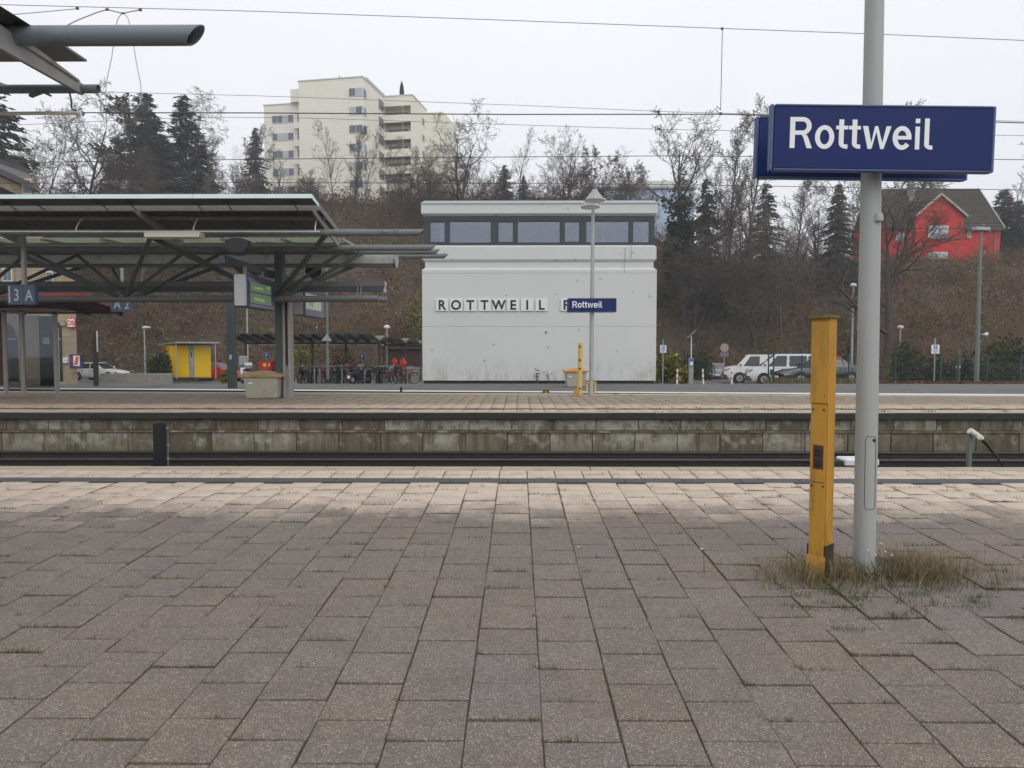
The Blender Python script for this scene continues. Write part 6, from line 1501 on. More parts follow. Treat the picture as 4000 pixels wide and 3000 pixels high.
x0, x1 = atx(1518, 60), atx(1700, 60); zt = atz(1600, 1362, 60)
m = MB(); m.bx(x0, x1, 60.03, 60.4, -1.5, zt); m.build('wall_core', M['timber_brown'], t)
rw = 11
for i in range(rw):
    z0_, z1_ = -1.3+(zt+1.3)*i/rw, -1.3+(zt+1.3)*(i+1)/rw
    m = MB(); m.bx(x0, x1, 60, 60.03, z0_+.02, z1_-.02); m.build('course', M['brick_dark'] if i > 4 else M['concrete'], t)
m = MB(); m.bx(x0-.2, x1, 59.6, 60.6, zt, zt+.12); m.build('roof_edge', M['steel_brown'], t)

# ------------------------------------------------------------------ bicycles
def torus(m, c, Rr, r, n=20, k=5, mi=0):
    """wheel ring in the x-z plane"""
    o = len(m.v)
    for i in range(n):
        a = 2*math.pi*i/n
        for j in range(k):
            b = 2*math.pi*j/k; q = Rr+r*math.cos(b); m.v.append((c[0]+q*math.cos(a), c[1]+r*math.sin(b), c[2]+q*math.sin(a)))
    for i in range(n):
        for j in range(k): m.f.append((o+i*k+j, o+((i+1) % n)*k+j, o+((i+1) % n)*k+(j+1) % k, o+i*k+(j+1) % k)); m.m.append(mi)
def make_bike(frame_mat):
    t = thing('bicycle', 'x', 'bicycle')
    for x in (-.52, .52):
        m = MB(); torus(m, (x, 0, .34), .32, .028); wh = m.build('wheel', M['rubber'], t, smooth='all')
        m = MB(); torus(m, (x, 0, .34), .295, .009, 20, 4); m.build('rim', M['alloy'], wh)
        m = MB()
        for i in range(9): a = math.pi*2*i/9; m.tube((x, 0, .34), (x+.29*math.cos(a), 0, .34+.29*math.sin(a)), .003, n=3)
        m.build('spokes', M['alloy'], wh)
    m = MB(); T = lambda a, b, r=.021: m.tube(a, b, r, n=6)
    T((.38, 0, .88), (-.08, 0, .30)); T((.36, 0, .80), (-.22, 0, .72)); T((-.25, 0, .82), (-.08, 0, .30)); T((-.52, .05, .34), (-.08, .03, .30), .010); T((-.52, -.05, .34), (-.08, -.03, .30), .010); T((-.52, .05, .34), (-.22, 0, .72), .009); T((-.52, -.05, .34), (-.22, 0, .72), .009); T((.52, .05, .34), (.40, .03, .76), .012); T((.52, -.05, .34), (.40, -.03, .76), .012); T((.40, 0, .76), (.36, 0, .95))
    m.build('frame', frame_mat, t)
    m = MB(); m.path([(.22, .30, 1.0), (.34, .22, 1.03), (.40, 0, .99), (.34, -.22, 1.03), (.22, -.30, 1.0)], .013, 6); m.build('handlebar', M['chrome'], t)
    m = MB(); m.lathe([(.05, 0), (.10, .02), (.09, .06), (.02, .08)], (-.30, 0, .86), 8); m.tube((-.25, 0, .78), (-.27, 0, .88), .012, n=5); m.build('saddle', M['black'], t); m = MB(); m.prism([(.42, .78), (.74, .80), (.72, 1.0), (.40, 1.0)], 'y', -.15, .15); bk_ = m.build('basket', M['plastic_grey'], t) if frame_mat in (M['paint_dark'], M['paint_navy']) else None
    m = MB(); m.path([(-.86, 0, .45), (-.76, 0, .62), (-.6, 0, .70), (-.4, 0, .68)], .02, 5); m.bx(-.78, -.35, -.06, .06, .72, .735); m.build('rear_rack', M['plastic_grey'], t)
    m = MB(); m.lathe([(.02, -.02), (.035, .02), (.03, .03)], (.47, 0, .82), 8, 'x'); m.build('lamp', M['chrome'], t)
    m = MB(); m.lathe([(.07, -.01), (.07, .01)], (-.08, 0, .30), 10, 'y'); m.build('crank', M['plastic_grey'], t)
    return t
protos = [make_bike(M[k]) for k in ('paint_dark', 'paint_silver', 'paint_navy', 'paint_red')]
used = set()
GL = 'one of the many bicycles crowded in the stands under the long glass-roofed shelter'
spots = [(1172,.2),(1195,1.3),(1218,1.5),(1240,.4),(1258,1.2),(1278,1.6),(1302,1.0),(1325,1.5),(1345,.6),(1362,1.4),(1388,1.2),(1186,1.7),(1270,.7),(1312,1.8),(1376,.9),(1180,.9),(1206,.3),(1230,1.1),(1250,1.7),(1288,.2),(1296,1.3),(1318,.5),(1336,1.1),(1354,1.7),(1370,.4),(1395,1.6),(1425,1.2),(1440,.7),(1455,1.4),(1470,.9),(1492,1.1),(1503,.5),(1524,1.5),(1550,.8),(1586,1.2)]
k = 0
for u, yw in spots:
    y = 40.6+random.uniform(-.1, 1.6); p = random.choice(range(4)) if random.random() < .9 else 3
    if p == 3 and random.random() < .5: p = 0
    o = protos[p] if p not in used else copy_tree(protos[p]); used.add(p)
    o.location = (atx(u, y), y, flat_z(y)+.004); o.rotation_euler = (R(random.gauss(0, 4)), 0, -math.pi/2+random.gauss(0, .62)+(math.pi if random.random() < .3 else 0))
    o['label'] = GL; o['group'] = 'bicycles in the long shelter'
for u, y, lab in ((1482, 44.0, 'bicycle with red child seat cover, left of the two'), (1510, 46.0, 'dark bicycle standing behind the round sign back'), (1534, 46.5, 'bicycle under the left red plastic cover'), (1568, 47.0, 'bicycle under the right red plastic cover'), (1600, 47.5, 'lone pale bicycle leaning near the signal box corner')):
    p = [0, 2, 1, 0, 1][k]; k += 1
    o = copy_tree(protos[p]); o.location = (atx(u, y), y, flat_z(y)+.004); o.rotation_euler = (0, 0, -1.2+random.gauss(0, .3)); o['label'] = {0: 'bicycle with orange lamp in the stand right of the dark scooter'}.get(k-1, lab); o['group'] = 'bicycles near the signal box'
for p in range(4):
    if p not in used:
        for ch in list(protos[p].children_recursive): bpy.data.objects.remove(ch)
        bpy.data.objects.remove(protos[p])
# hoop stands
m = MB(); m.path([(0,-.35,0),(0,-.35,.72),(0,-.27,.82),(0,.27,.82),(0,.35,.72),(0,.35,0)], .02, 8); hoop = m.build('bicycle_stand', M['locker_grey'], smooth=True)
for i, u in enumerate((1228, 1246, 1334, 1374, 1440, 1520, 1585)):
    y = 40.2 if u < 1500 else 45.5; o = hoop if i == 0 else hoop.copy()
    if i: col.objects.link(o)
    o.location = (atx(u, y), y, flat_z(y)); o.rotation_euler = (0, 0, random.uniform(-.6, .6))
    tag(o, 'grey steel hoop bicycle stand among the parked bicycles', 'bicycle stand', 'hoop stands')
# red plastic covers
for i, u in enumerate((1542, 1574)):
    y = 46.8; c = at(u, 1418, y); m = MB(); n_ = 9
    m.lathe([(.16, -.28), (.24, -.12), (.22, .08), (.13, .18), (.15, .28), (.03, .33)] if i else [(.12, -.28), (.17, -.1), (.16, .1), (.07, .26)], (c.x, y, c.z), n_)
    m.v = [(x+random.gauss(0,.025), yy+random.gauss(0,.025), z+random.gauss(0,.02)) for x, yy, z in m.v]
    tag(m.build('rain_cover', wm('cover_red%d' % i, (.55,.045,.03), .2, 8, .35)), ['smaller red plastic cover on a bicycle near the signal box', 'larger red plastic cover on a bicycle near the signal box'][i], 'cover', 'red plastic covers')

# ------------------------------------------------------------------ scooters
def scooter(label, u, y, rotz, body, top=None, screen=False, seat='black', box=None):
    t = thing('motor_scooter', label, 'scooter')
    for x in (-.62, .64):
        m = MB(); torus(m, (x, 0, .26), .20, .065, 18, 7); wh = m.build('wheel', M['rubber'], t, smooth='all'); m = MB(); m.lathe([(.13, -.04), (.13, .04)], (x, 0, .26), 12, 'y'); m.build('rim', M['alloy'], wh)
    m = MB(); pr = [(-.85, .55), (-.75, .72), (-.2, .72), (-.05, .45), (.18, .38), (.32, .55), (.48, .92), (.56, .90), (.62, .6), (.52, .42), (.3, .26), (-.3, .22), (-.5, .40)]
    m.prism(pr, 'y', -.16, .16); m.build('body', body, t, bevel=.05, segs=2)
    m = MB(); m.prism([(.42, .5), (.86, .46), (.84, .52), (.45, .62)], 'y', -.08, .08); m.build('front_mudguard', body, t, bevel=.02)
    m = MB(); m.prism([(-.8, .74), (-.7, .84), (-.3, .84), (-.12, .78), (-.1, .73)], 'y', -.14, .14); m.build('seat', M[seat], t, bevel=.03, segs=2)
    m = MB(); m.path([(.36, .34, 1.02), (.42, .2, 1.05), (.46, 0, 1.0), (.42, -.2, 1.05), (.36, -.34, 1.02)], .018, 6); m.tube((.46, 0, 1.0), (.64, 0, .3), .025, n=6); m.build('handlebar', M['plastic_grey'], t)
    m = MB(); m.lathe([(.02, -.03), (.07, 0), (.06, .02)], (.58, 0, .86), 10, 'x'); m.build('headlight', M['chrome'], t)
    m = MB(); m.bx(-.90, -.86, -.10, .10, .56, .66); m.build('tail_light', M['tail_red'], t); m = MB(); m.bx(-.93, -.915, -.10, .10, .34, .50); m.build('number_plate', M['white_film'], t)
    for s in (-1, 1): m = MB(); m.tube((.42, s*.22, 1.04), (.46, s*.32, 1.22), .007, n=4); m.lathe([(.06, -.01), (.06, .01)], (.46, s*.33, 1.25), 10, 'x'); m.build('mirror', M['plastic_grey'], t)
    if screen: m = MB(); m.prism([(.52, .95), (.60, .95), (.40, 1.55), (.36, 1.53)], 'y', -.22, .22); m.build('windscreen', M['display_side'], t, bevel=.03)
    if top: m = MB(); m.prism([(-1.05, .92), (-1.02, 1.14), (-.85, 1.22), (-.60, 1.20), (-.56, .92)], 'y', -.22, .22); m.build('top_case', top, t, bevel=.05, segs=2); m = MB(); m.bx(-1.06, -.55, -.225, .225, 1.0, 1.04); m.build('case_seam', M['black'], t)
    if box:
        m = MB(); m.bx(-1.05, -.35, -.34, .34, .86, 1.32); m.build('delivery_box', M['red'], t, bevel=.02); m = MB(); m.bx(-1.06, -.34, -.35, .35, .84, .90); m.build('box_rim', M['sign_red'], t)
        for xx, rr_ in ((-.72, .11), (-.46, .07)): m = MB(); m.lathe([(rr_, -.352), (rr_*.9, -.356)], (xx, 0, 1.10), 12, 'y'); m.build('emblem', M['post_yellow'], t)
    t.location = (atx(u, y), y, flat_z(y)); t.rotation_euler = (0, 0, rotz); return t
scooter('light grey touring scooter with tall windscreen and silver top case, left of the row', 955, 40.0, R(122), M['paint_lightgrey'], M['paint_lightgrey'], True)
scooter('red delivery moped with a big red box behind the brown-lidded grit bin', 1090, 41.5, R(0), M['paint_red'], None, False, 'black', True)
scooter('black scooter with dark red-topped case seen from behind at the right of the bicycles', 1405, 40.2, R(62), M['paint_dark'], M['paint_dark'])
scooter('yellow moped partly hidden behind the black scooter', 1462, 43.5, R(20), M['paint_yellow'], M['cream'])
t = [o for o in bpy.data.objects if o.get('label', '').startswith('black scooter')][0]
for ch in t.children:
    if ch.name.startswith('case_seam'): ch.data.materials[0] = M['tail_red']

# ------------------------------------------------------------------ cars and vans
def car(label, u, y, rotz, paint_, L_, Wd, belt, roofh, hood, prof, wr=.32, wb=None, van=False, bumper=None, glass='car_glass', sidewin=None, strip=False, group=None, cat='car'):
    """prof: side outline of the lower body [(x, ztop)], cab: (x windscreen foot, x roof front, x roof rear, x rear foot)"""
    t = thing('parked_car' if not van else 'parked_van', label, cat, (0,0,0), group)
    hw = Wd/2
    body, cab = prof
    # lower body: stations across the length, rounded cross section
    st = []
    for x, zt in body:
        q = abs(x)/(L_/2); w_ = hw*(1-.10*max(0, (q-.72)/.28)**2); st.append((x, zt, w_))
    m = MB(); o = 0; zb = .24
    for x, zt, w_ in st:
        m.v += [(x, -w_*.90, zb), (x, -w_*.985, zb+.12), (x, -w_, zb+(zt-zb)*.45), (x, -w_*.985, zb+(zt-zb)*.72), (x, -w_*.93, zt-.03), (x, -w_*.80, zt), (x, 0, zt+.025),
                (x, w_*.80, zt), (x, w_*.93, zt-.03), (x, w_*.985, zb+(zt-zb)*.72), (x, w_, zb+(zt-zb)*.45), (x, w_*.985, zb+.12), (x, w_*.90, zb)]
    n = 13
    for i in range(len(st)-1):
        for j in range(n):
            a, b = i*n+j, i*n+(j+1) % n; m.f.append((a, b, b+n, a+n)); m.m.append(0)
    m.f.append(tuple(range(n))); m.m.append(0); m.f.append(tuple((len(st)-1)*n+j for j in range(n))); m.m.append(0)
    # cabin
    x0, x1, x2, x3 = cab; zr = roofh; bw = hw*.93; rw_ = hw*(.86 if van else .72)
    c0 = len(m.v); zm = belt+(zr-belt)*.93
    def zbelt(x): return float(np.interp(x, [p[0] for p in body], [p[1] for p in body]))-.02
    ring = [(x0, zbelt(x0)), (x0+(x1-x0)*.93, zm), (x1+.12, zr), (x2-.12, zr), (x2+(x3-x2)*.10, zm), (x3, zbelt(x3))]
    for x, z in ring:
        f = (z-belt)/(zr-belt); f = max(0, min(1, f)); w_ = bw+(rw_-bw)*f
        if z == zr: w_ = rw_*.90
        m.v += [(x, -w_, z), (x, w_, z)]
    r_ = len(ring)
    for i in range(r_-1): a = c0+2*i; m.f.append((a, a+2, a+3, a+1)); m.m.append(0)
    m.f.append(tuple(c0+2*i for i in range(r_))); m.m.append(0); m.f.append(tuple(c0+2*i+1 for i in range(r_-1, -1, -1))); m.m.append(0)
    bd = m.build('body', paint_, t, smooth=True)
    g = M[glass]
    # windscreen and rear window, side windows laid just proud of the cabin faces
    def lerp(a, b, f): return a+(b-a)*f
    def screen(xa, za, xb, zb2, name, f0=.08, f1=.92):
        nx, nz = (zb2-za), -(xb-xa); ln = math.hypot(nx, nz); s = -1 if xb > xa else 1
        ox, oz = s*abs(nx)/ln*.012, .012*abs(nz)/ln
        pts_ = []
        for f in (f0, f1):
            x, z = lerp(xa, xb, f)+ox, lerp(za, zb2, f)+oz; w_ = lerp(bw, rw_, (z-belt)/(zr-belt))*.90
            pts_ += [(x, -w_, z), (x, w_, z)]
        q = MB(); q.quad(pts_[0], pts_[1], pts_[3], pts_[2]); q.build(name, g, t)
    xm_ = x0+(x1-x0)*.93
    screen(x3, zbelt(x3), x2+(x3-x2)*.10, zm, 'rear_window', .12, .9)
    screen(x0, zbelt(x0), xm_, zm, 'windscreen', .05, .95)
    wins_ = sidewin
    for s in (-1, 1):
        for (a0, a1, b0, b1) in wins_:     # bottom x range, top x range
            z0_, z1_ = belt+.03, belt+(zr-belt)*.86
            w0, w1 = bw+(rw_-bw)*((z0_-belt)/(zr-belt))+.008, bw+(rw_-bw)*((z1_-belt)/(zr-belt))+.008
            q = MB(); q.quad((a0, s*w0, z0_), (a1, s*w0, z0_), (b1, s*w1, z1_), (b0, s*w1, z1_)); q.build('side_window', g, t)
    # wheels in dark arches
    fx = wb[0]; rx_ = wb[1]
    for s in (-1, 1):
        for x in (fx, rx_):
            m = MB(); m.lathe([(wr+.06, -.02), (wr+.06, .012)], (x, s*(hw*.985), wr+.02), 22, 'y'); m.build('wheel_arch', M['black'], t)
            m = MB(); m.lathe([(wr*.62, -.10), (wr*.95, -.10), (wr, -.06), (wr, .06), (wr*.95, .10), (wr*.62, .10)], (x, s*(hw-.07), wr), 24, 'y'); wh = m.build('wheel', M['rubber'], t, smooth=True)
            m = MB(); yy = s*(hw+.012); m.lathe([(wr*.64, 0), (wr*.60, s*.012), (wr*.15, s*.004), (wr*.12, s*.02)], (x, yy+s*.012, wr), 20, 'y'); m.build('rim', M['alloy'], wh)
            m = MB()
            for i in range(8 if van else 5):
                a = 2*math.pi*i/(8 if van else 5)+.2; m.lathe([(wr*(.07 if van else .12), 0), (wr*.06, s*.004)], (x+wr*.40*math.cos(a), yy+s*.028, wr+wr*.40*math.sin(a)), 6, 'y')
            m.build('rim_hole', M['black'], wh)
        xf = -L_/2
        zf = float(np.interp(xf+.28, [p[0] for p in body], [p[1] for p in body]))
        m = MB(); m.prism([(xf+.02, zf-.22), (xf+.02, zf-.12), (xf+.42, zf-.02), (xf+.36, zf-.16)], 'y', s*hw*.62, s*(hw*.97)); m.build('headlight', M['chrome'], t)
        xb_ = L_/2; zf = body[-1][1]
        m = MB(); m.bx(xb_-.28, xb_+.005, s*hw*.66, s*hw*.965, zf-.30, zf-.06); m.build('tail_light', M['tail_red'], t)
        xk = x0+.28; zk = belt+.05; m = MB(); m.box((xk, s*(hw+.08), zk+.06), (.10, .18, .15)); m.build('mirror', M['plastic_grey'] if van else paint_, t, bevel=.03)
        m = MB()
        for (a0, a1, b0, b1) in wins_[:2]: m.bx(a1-.30, a1-.10, s*hw*.985, s*(hw+.02), belt-.16, belt-.12)
        m.build('door_handle', M['plastic_grey'], t)
        m = MB()
        for (a0, a1, b0, b1) in wins_: m.bx(a1+.03, a1+.042, s*hw*.97, s*(hw+.004), .45, belt-.02)
        m.build('door_gap', M['black'], t)
        if strip: m = MB(); m.bx(wins_[0][0], wins_[-1][1], s*bw*.99, s*(bw+.018), belt+.0, belt+.022); m.build('chrome_strip', M['chrome'], t)
    bmat = M[bumper] if bumper else paint_
    for s_, xx in ((-1, -L_/2), (1, L_/2)):
        zt = body[0][1] if s_ < 0 else body[-1][1]
        q0, q1 = (xx-.03, xx+.38) if s_ < 0 else (xx-.30, xx+.03)
        m = MB(); m.bx(q0, q1, -hw*.94, hw*.94, .26, .26+(zt-.26)*(.60 if van else .50)); m.build('bumper', bmat, t, bevel=.06, segs=2)
        m = MB(); m.bx(q0-.012 if s_ < 0 else q1, q0 if s_ < 0 else q1+.012, -.26, .26, .38, .49); m.build('number_plate', M['white_film'], t)
    m = MB(); m.bx(-L_/2-.02, -L_/2+.05, -hw*.45, hw*.45, .26+(body[0][1]-.26)*.58, body[0][1]-.06); m.build('grille', M['black'], t)
    t.location = (atx(u, y), y, flat_z(y)); t.rotation_euler = (0, 0, rotz); return t
# front of each car points to -x (left in the picture)
AUDI = ([(-2.35,.62),(-2.25,.70),(-1.9,.80),(-1.0,.92),(-.6,.95),(.6,.98),(1.6,1.0),(2.1,.98),(2.3,.92),(2.35,.80)], (-.95, -.15, .95, 1.85))
car('dark blue saloon car parked behind the green mesh fence', 3200, 41.0, R(3), M['paint_navy'], 4.7, 1.83, .97, 1.43, 0, AUDI, .33, (-1.43, 1.38), sidewin=[(-.62, .18, -.12, .22), (.24, 1.02, .27, .90), (1.08, 1.42, .98, 1.10)], strip=True, group='cars on the right')
VITO = ([(-2.35,.80),(-2.28,.98),(-1.75,1.12),(-1.35,1.16),(0,1.18),(2.2,1.18),(2.36,1.16)], (-1.55, -.62, 2.28, 2.37))
car('white passenger van with side windows and dark bumper, nearest van', 3068, 46.0, R(-14), M['paint_white'], 4.75, 1.9, 1.12, 1.92, 0, VITO, .34, (-1.32, 1.75), True, 'plastic_grey', sidewin=[(-1.10, -.02, -.55, .02), (.16, 1.15, .16, 1.15), (1.25, 2.15, 1.25, 2.12)], cat='van', group='white vans')
T5 = ([(-2.45,.88),(-2.38,1.05),(-1.95,1.16),(-1.55,1.2),(0,1.22),(2.3,1.22),(2.45,1.2)], (-1.62, -.90, 2.38, 2.46))
car('cream white panel van parked behind the passenger van', 2968, 51.0, R(-12), M['paint_cream'], 4.9, 1.92, 1.16, 1.98, 0, T5, .35, (-1.40, 1.60), True, 'plastic_grey', sidewin=[(-1.15, -.10, -.70, -.08)], cat='van', group='white vans')
OPEL = ([(-2.0,.62),(-1.9,.72),(-1.4,.86),(-.8,.92),(.6,.95),(1.6,.95),(1.95,.92),(2.02,.80)], (-.85, -.05, 1.35, 1.85))
car('silver hatchback car seen from behind next to the vans', 2787, 66.0, R(-97), M['paint_silver'], 4.05, 1.72, .93, 1.46, 0, OPEL, .31, (-1.25, 1.25), glass='car_glass_pale', sidewin=[(-.55, .2, -.02, .22), (.28, 1.1, .28, 1.0)], group='cars on the right')
PASSAT = ([(2*-1.15,.62),(-2.2,.72),(-1.8,.82),(-1.0,.93),(.6,.97),(1.9,.97),(2.25,.93),(2.33,.8)], (-.95, -.15, 1.75, 2.2))
car('white estate car partly hidden by the station building and the thin brown post', 385, 60.0, R(174), M['paint_white'], 4.67, 1.75, .95, 1.46, 0, PASSAT, .32, (-1.38, 1.32), sidewin=[(-.6, .2, -.1, .24), (.3, 1.05, .3, 1.0), (1.12, 1.8, 1.08, 1.6)], group='cars on the left')
GOLF = ([(-1.95,.62),(-1.85,.70),(-1.3,.86),(-.8,.92),(.6,.95),(1.6,.95),(1.92,.9),(1.98,.8)], (-.85, -.05, 1.3, 1.85))
car('small red car half hidden behind the yellow parcel locker', 850, 56.0, R(172), M['paint_red'], 3.95, 1.7, .93, 1.45, 0, GOLF, .30, (-1.2, 1.22), glass='car_glass_pale', sidewin=[(-.5, .2, -.02, .22), (.28, 1.1, .28, 1.0)], group='cars on the left')
# company mark on the panel van, roof bars
t = [o for o in bpy.data.objects if o.get('label', '').startswith('cream white panel')][0]
m = MB(); m.bx(-.75, -.48, -.968, -.955, .92, 1.08); o = m.build('door_mark', M['sign_red']); o.parent = t
m = MB()
for x in (-.4, .5, 1.4, 2.2): m.bx(x-.04, x+.04, -.8, .8, 1.98, 2.03)
o = m.build('roof_bar', M['plastic_grey']); o.parent = t
# flap of a red car behind the yellow post
x_, y_ = atx(3262, 58), 58.0
PKR = ([(-1.95,.62),(-1.85,.70),(-1.3,.86),(-.8,.92),(.6,.95),(1.6,.95),(1.92,.9),(1.98,.8)], (-.85, -.05, 1.3, 1.85))
car('red van almost wholly hidden behind the near yellow post', 3155, 56.0, R(-12), M['paint_red'], 4.3, 1.8, 1.15, 1.95, 0, VITO, .32, (-1.4, 1.4), True, sidewin=[(-1.05, -.02, -.55, .02)], group='cars on the right', cat='van')
# ------------------------------------------------------------------ signs, lamps, bollards, fence
def gpt(u, y): return (atx(u, y), y, float(flat_z(y)))
for i, (u, tilt) in enumerate(((2646, .01), (2749, -.05), (2860, 0))):
    y = 32.3; b = gpt(u, y); zt_ = atz(u, 1441, y); t = thing('bollard', ['red and white striped bollard nearest the signal box', 'slightly tilted red and white striped bollard, middle of three', 'red and white striped bollard nearest the vans'][i], 'bollard', b, 'striped bollards')
    m = MB(); h = zt_-b[2]; m.path([(b[0], y, b[2]-.05), (b[0]+tilt*h, y, zt_)], .036, 10); m.build('tube', M['lamp_white'], t)
    for f in (.36, .70): m = MB(); m.tube((b[0]+tilt*h*(f), y, b[2]+h*f), (b[0]+tilt*h*(f+.09), y, b[2]+h*(f+.09)), .039, n=10); m.build('band', M['sign_red'], t)
def post_sign(label, u, y, vtop, w_, vplate0, vplate1, kind, vbase=None, pole='lamp_grey', r=.03):
    b = gpt(u, y); z1 = atz(u, vtop, y); t = thing('traffic_sign', label, 'sign', b)
    m = MB(); m.tube((b[0], y, b[2]-.1), (b[0], y, z1), r, n=8); m.build('pole', M[pole], t)
    za, zb_ = atz(u, vplate1, y), atz(u, vplate0, y); wd = w_*y/F; x0, x1 = b[0]-wd/2, b[0]+wd/2
    if kind == 'P':
        m = MB(); m.bx(x0, x1, y-.06, y-.035, za, zb_); m.build('plate', M['white_film'], t, bevel=.01); e = wd*.05
        m = MB(); m.bx(x0+e, x1-e, y-.065, y-.0605, za+e, zb_-e); m.build('field', M['traffic_blue'], t)
        text('letter', 'P', (zb_-za)*.80, M['white_film'], t, (b[0], y-.067, za+(zb_-za)*.24), (90,0,0), .001, .012, 'CENTER')
    elif kind == 'PW':
        m = MB(); m.bx(x0, x1, y-.06, y-.035, za, zb_); m.build('plate', M['white_film'], t, bevel=.01); h = zb_-za
        m = MB(); m.bx(b[0]-wd*.24, b[0]+wd*.24, y-.064, y-.0605, za+h*.54, zb_-h*.06); m.build('field', M['traffic_blue'], t)
        text('letter', 'P', h*.34, M['white_film'], t, (b[0], y-.066, za+h*.62), (90,0,0), .001, .008, 'CENTER')
        m = MB()
        for k_, f in enumerate((.44, .32, .20, .10)): ww = wd*(.44, .38, .30, .16)[k_]; m.bx(b[0]-ww, b[0]+ww, y-.064, y-.0605, za+h*f-h*.022, za+h*f+h*.022)
        m.build('text_line', M['letter_black'], t)
    return t, b
post_sign('white sign with blue P just right of the signal box, above the yellow bush', 2590, 44, 1325, 24, 1348, 1378, 'PW')
post_sign('white sign with blue P among the shrubs at the far right', 3652, 43, 1320, 31, 1347, 1382, 'PW')
post_sign('square blue parking sign above the red delivery box', 1042, 43, 1376, 24, 1377, 1401, 'P')
post_sign('square blue parking sign above the black scooter', 1415, 44, 1380, 24, 1382, 1406, 'P')
# back of a round sign with a small plate
y = 58; b = gpt(2829, y); t = thing('traffic_sign', 'back of a round traffic sign behind the silver hatchback', 'sign', b); m = MB(); m.tube(b, (b[0], y, atz(2829, 1342, y)), .035, n=8); m.build('pole', M['lamp_grey'], t)
m = MB(); m.lathe([(.335, -.02), (.335, .0)], (b[0], y-.05, atz(2829, 1358, y)), 24, 'y'); m.build('disc', M['traffic_back'], t); m = MB(); m.bx(b[0]-.34, b[0]+.34, y-.07, y-.05, atz(2829, 1393, y), atz(2829, 1377, y)); m.build('plate', M['deck_grey'], t)
# ticket machine with solar panel
y = 46; b = gpt(2701, y); t = thing('ticket_machine', 'grey and blue parking ticket machine with a solar panel on a mast', 'ticket machine', b)
x0, x1 = atx(2692, y), atx(2710, y); zt_ = atz(2700, 1399, y); m = MB(); m.bx(x0, x1, y, y+.25, b[2], zt_); m.build('case', M['locker_grey'], t, bevel=.02)
m = MB(); m.bx(x0+.05, x1-.05, y-.012, y-.001, zt_-.55, zt_-.05); m.build('front', M['traffic_blue'], t); m = MB(); m.bx(x0+.07, x1-.07, y-.02, y-.0125, zt_-.46, zt_-.22); m.build('display', M['white_film'], t)
xp = atx(2702, y); m = MB(); m.tube((xp, y+.12, zt_), (xp, y+.12, atz(2702, 1312, y)), .035, n=8); m.build('mast', M['lamp_white'], t)
m = MB(); zz = atz(2706, 1306, y); m.prism([(xp-.28, zz-.22), (xp+.28, zz+.28), (xp+.30, zz+.25), (xp-.26, zz-.25)], 'y', y-.15, y+.4); m.build('solar_panel', M['paint_silver'], t)
def lamp(label, u, y, vtop, r0, r1, head, pole='lamp_grey', vbase=None):
    b = gpt(u, y); z1 = atz(u, vtop, y); t = thing('street_lamp', label, 'lamp', b)
    m = MB(); m.path([(b[0], y, b[2]-.2), (b[0], y, z1)], [r0, r1], 10); m.build('pole', M[pole], t, smooth=True)
    if head == 'globe': m = MB(); m.lathe([(.05, -.05), (.2, 0), (.22, .12), (.12, .2), (.02, .22)], (b[0], y, z1), 12); m.build('lantern', M['lamp_white'], t, smooth=True)
    elif head == 'bar': m = MB(); m.prism([(b[0]-.1, z1), (b[0]+.40, z1+.04), (b[0]+.42, z1+.14), (b[0]+.1, z1+.2), (b[0]-.1, z1+.14)], 'y', y-.12, y+.12); m.build('lantern', M['lamp_white'], t, bevel=.03)
    elif head == 'twin': m = MB(); m.bar((b[0]-.6, y-.4, z1-.05), (b[0]+.6, y+.4, z1+.05), .24, .16); m.build('lantern', M['lamp_grey'], t)
    return t, b, z1
lamp('slender grey lamp with pale head behind the planter wall, left', 565, 52, 1284, .06, .05, 'bar')
lamp('tall thin grey mast behind the bicycle shelter roof', 967, 56, 1060, .07, .05, 'none')
lamp('lamp with round white head beside the bicycle shelter near the signal box', 1512, 50, 1282, .06, .05, 'globe')
lamp('tall pale lamp left of the large grey mast', 3328, 52, 1118, .09, .06, 'globe')
lamp('short pale lamp in the shrubs right of the large grey mast', 3515, 54, 1282, .07, .05, 'globe')
t, b, z1 = lamp('tall green lighting mast with a white horn loudspeaker at the far right', 3818, 38, 893, .125, .06, 'twin', 'lamp_green')
zh = atz(3818, 1306, 38); m = MB(); m.tube((b[0], 38, zh), (b[0]+.28, 38, zh), .02, n=6); m.build('horn_arm', M['lamp_grey'], t); m = MB(); m.lathe([(.03, .25), (.04, .34), (.12, .46), (.13, .47)], (b[0], 38, zh), 12, 'x'); m.build('horn', M['lamp_white'], t, smooth=True)
m = MB()
for k in range(9): z = b[2]+2.2+k*.75; m.bx(b[0]+.05, b[0]+.22, 37.98, 38.02, z, z+.02)
m.build('step', M['lamp_grey'], t)
# green mast carrying the back of a warning triangle
y = 38.5; b = gpt(1280, y); t = thing('warning_sign', 'back of a triangular warning sign on a green mast before the bicycles', 'sign', b)
m = MB(); m.path([(b[0], y, b[2]-.1), (b[0], y, atz(1280, 1020, y))], [.085, .055], 10); m.build('mast', M['lamp_green'], t)
m = MB(); z0_, z1_ = atz(1280, 1332, y), atz(1280, 1303, y); m.prism([(b[0]-.30, z0_), (b[0]+.28, z0_), (b[0]-.01, z1_)], 'y', y-.13, y-.10); m.build('triangle', M['locker_grey'], t)
m = MB(); m.tube((b[0], y, atz(1280, 1378, y)), (b[0], y, atz(1280, 1374, y)), .082, n=10); m.build('orange_band', wm('band_orange', (.5,.16,.06), .1, 4, .6), t)
m = MB(); m.tube((b[0], y, b[2]), (b[0], y, b[2]+.25), .11, n=10); m.build('foot', M['kerb_dark'], t)
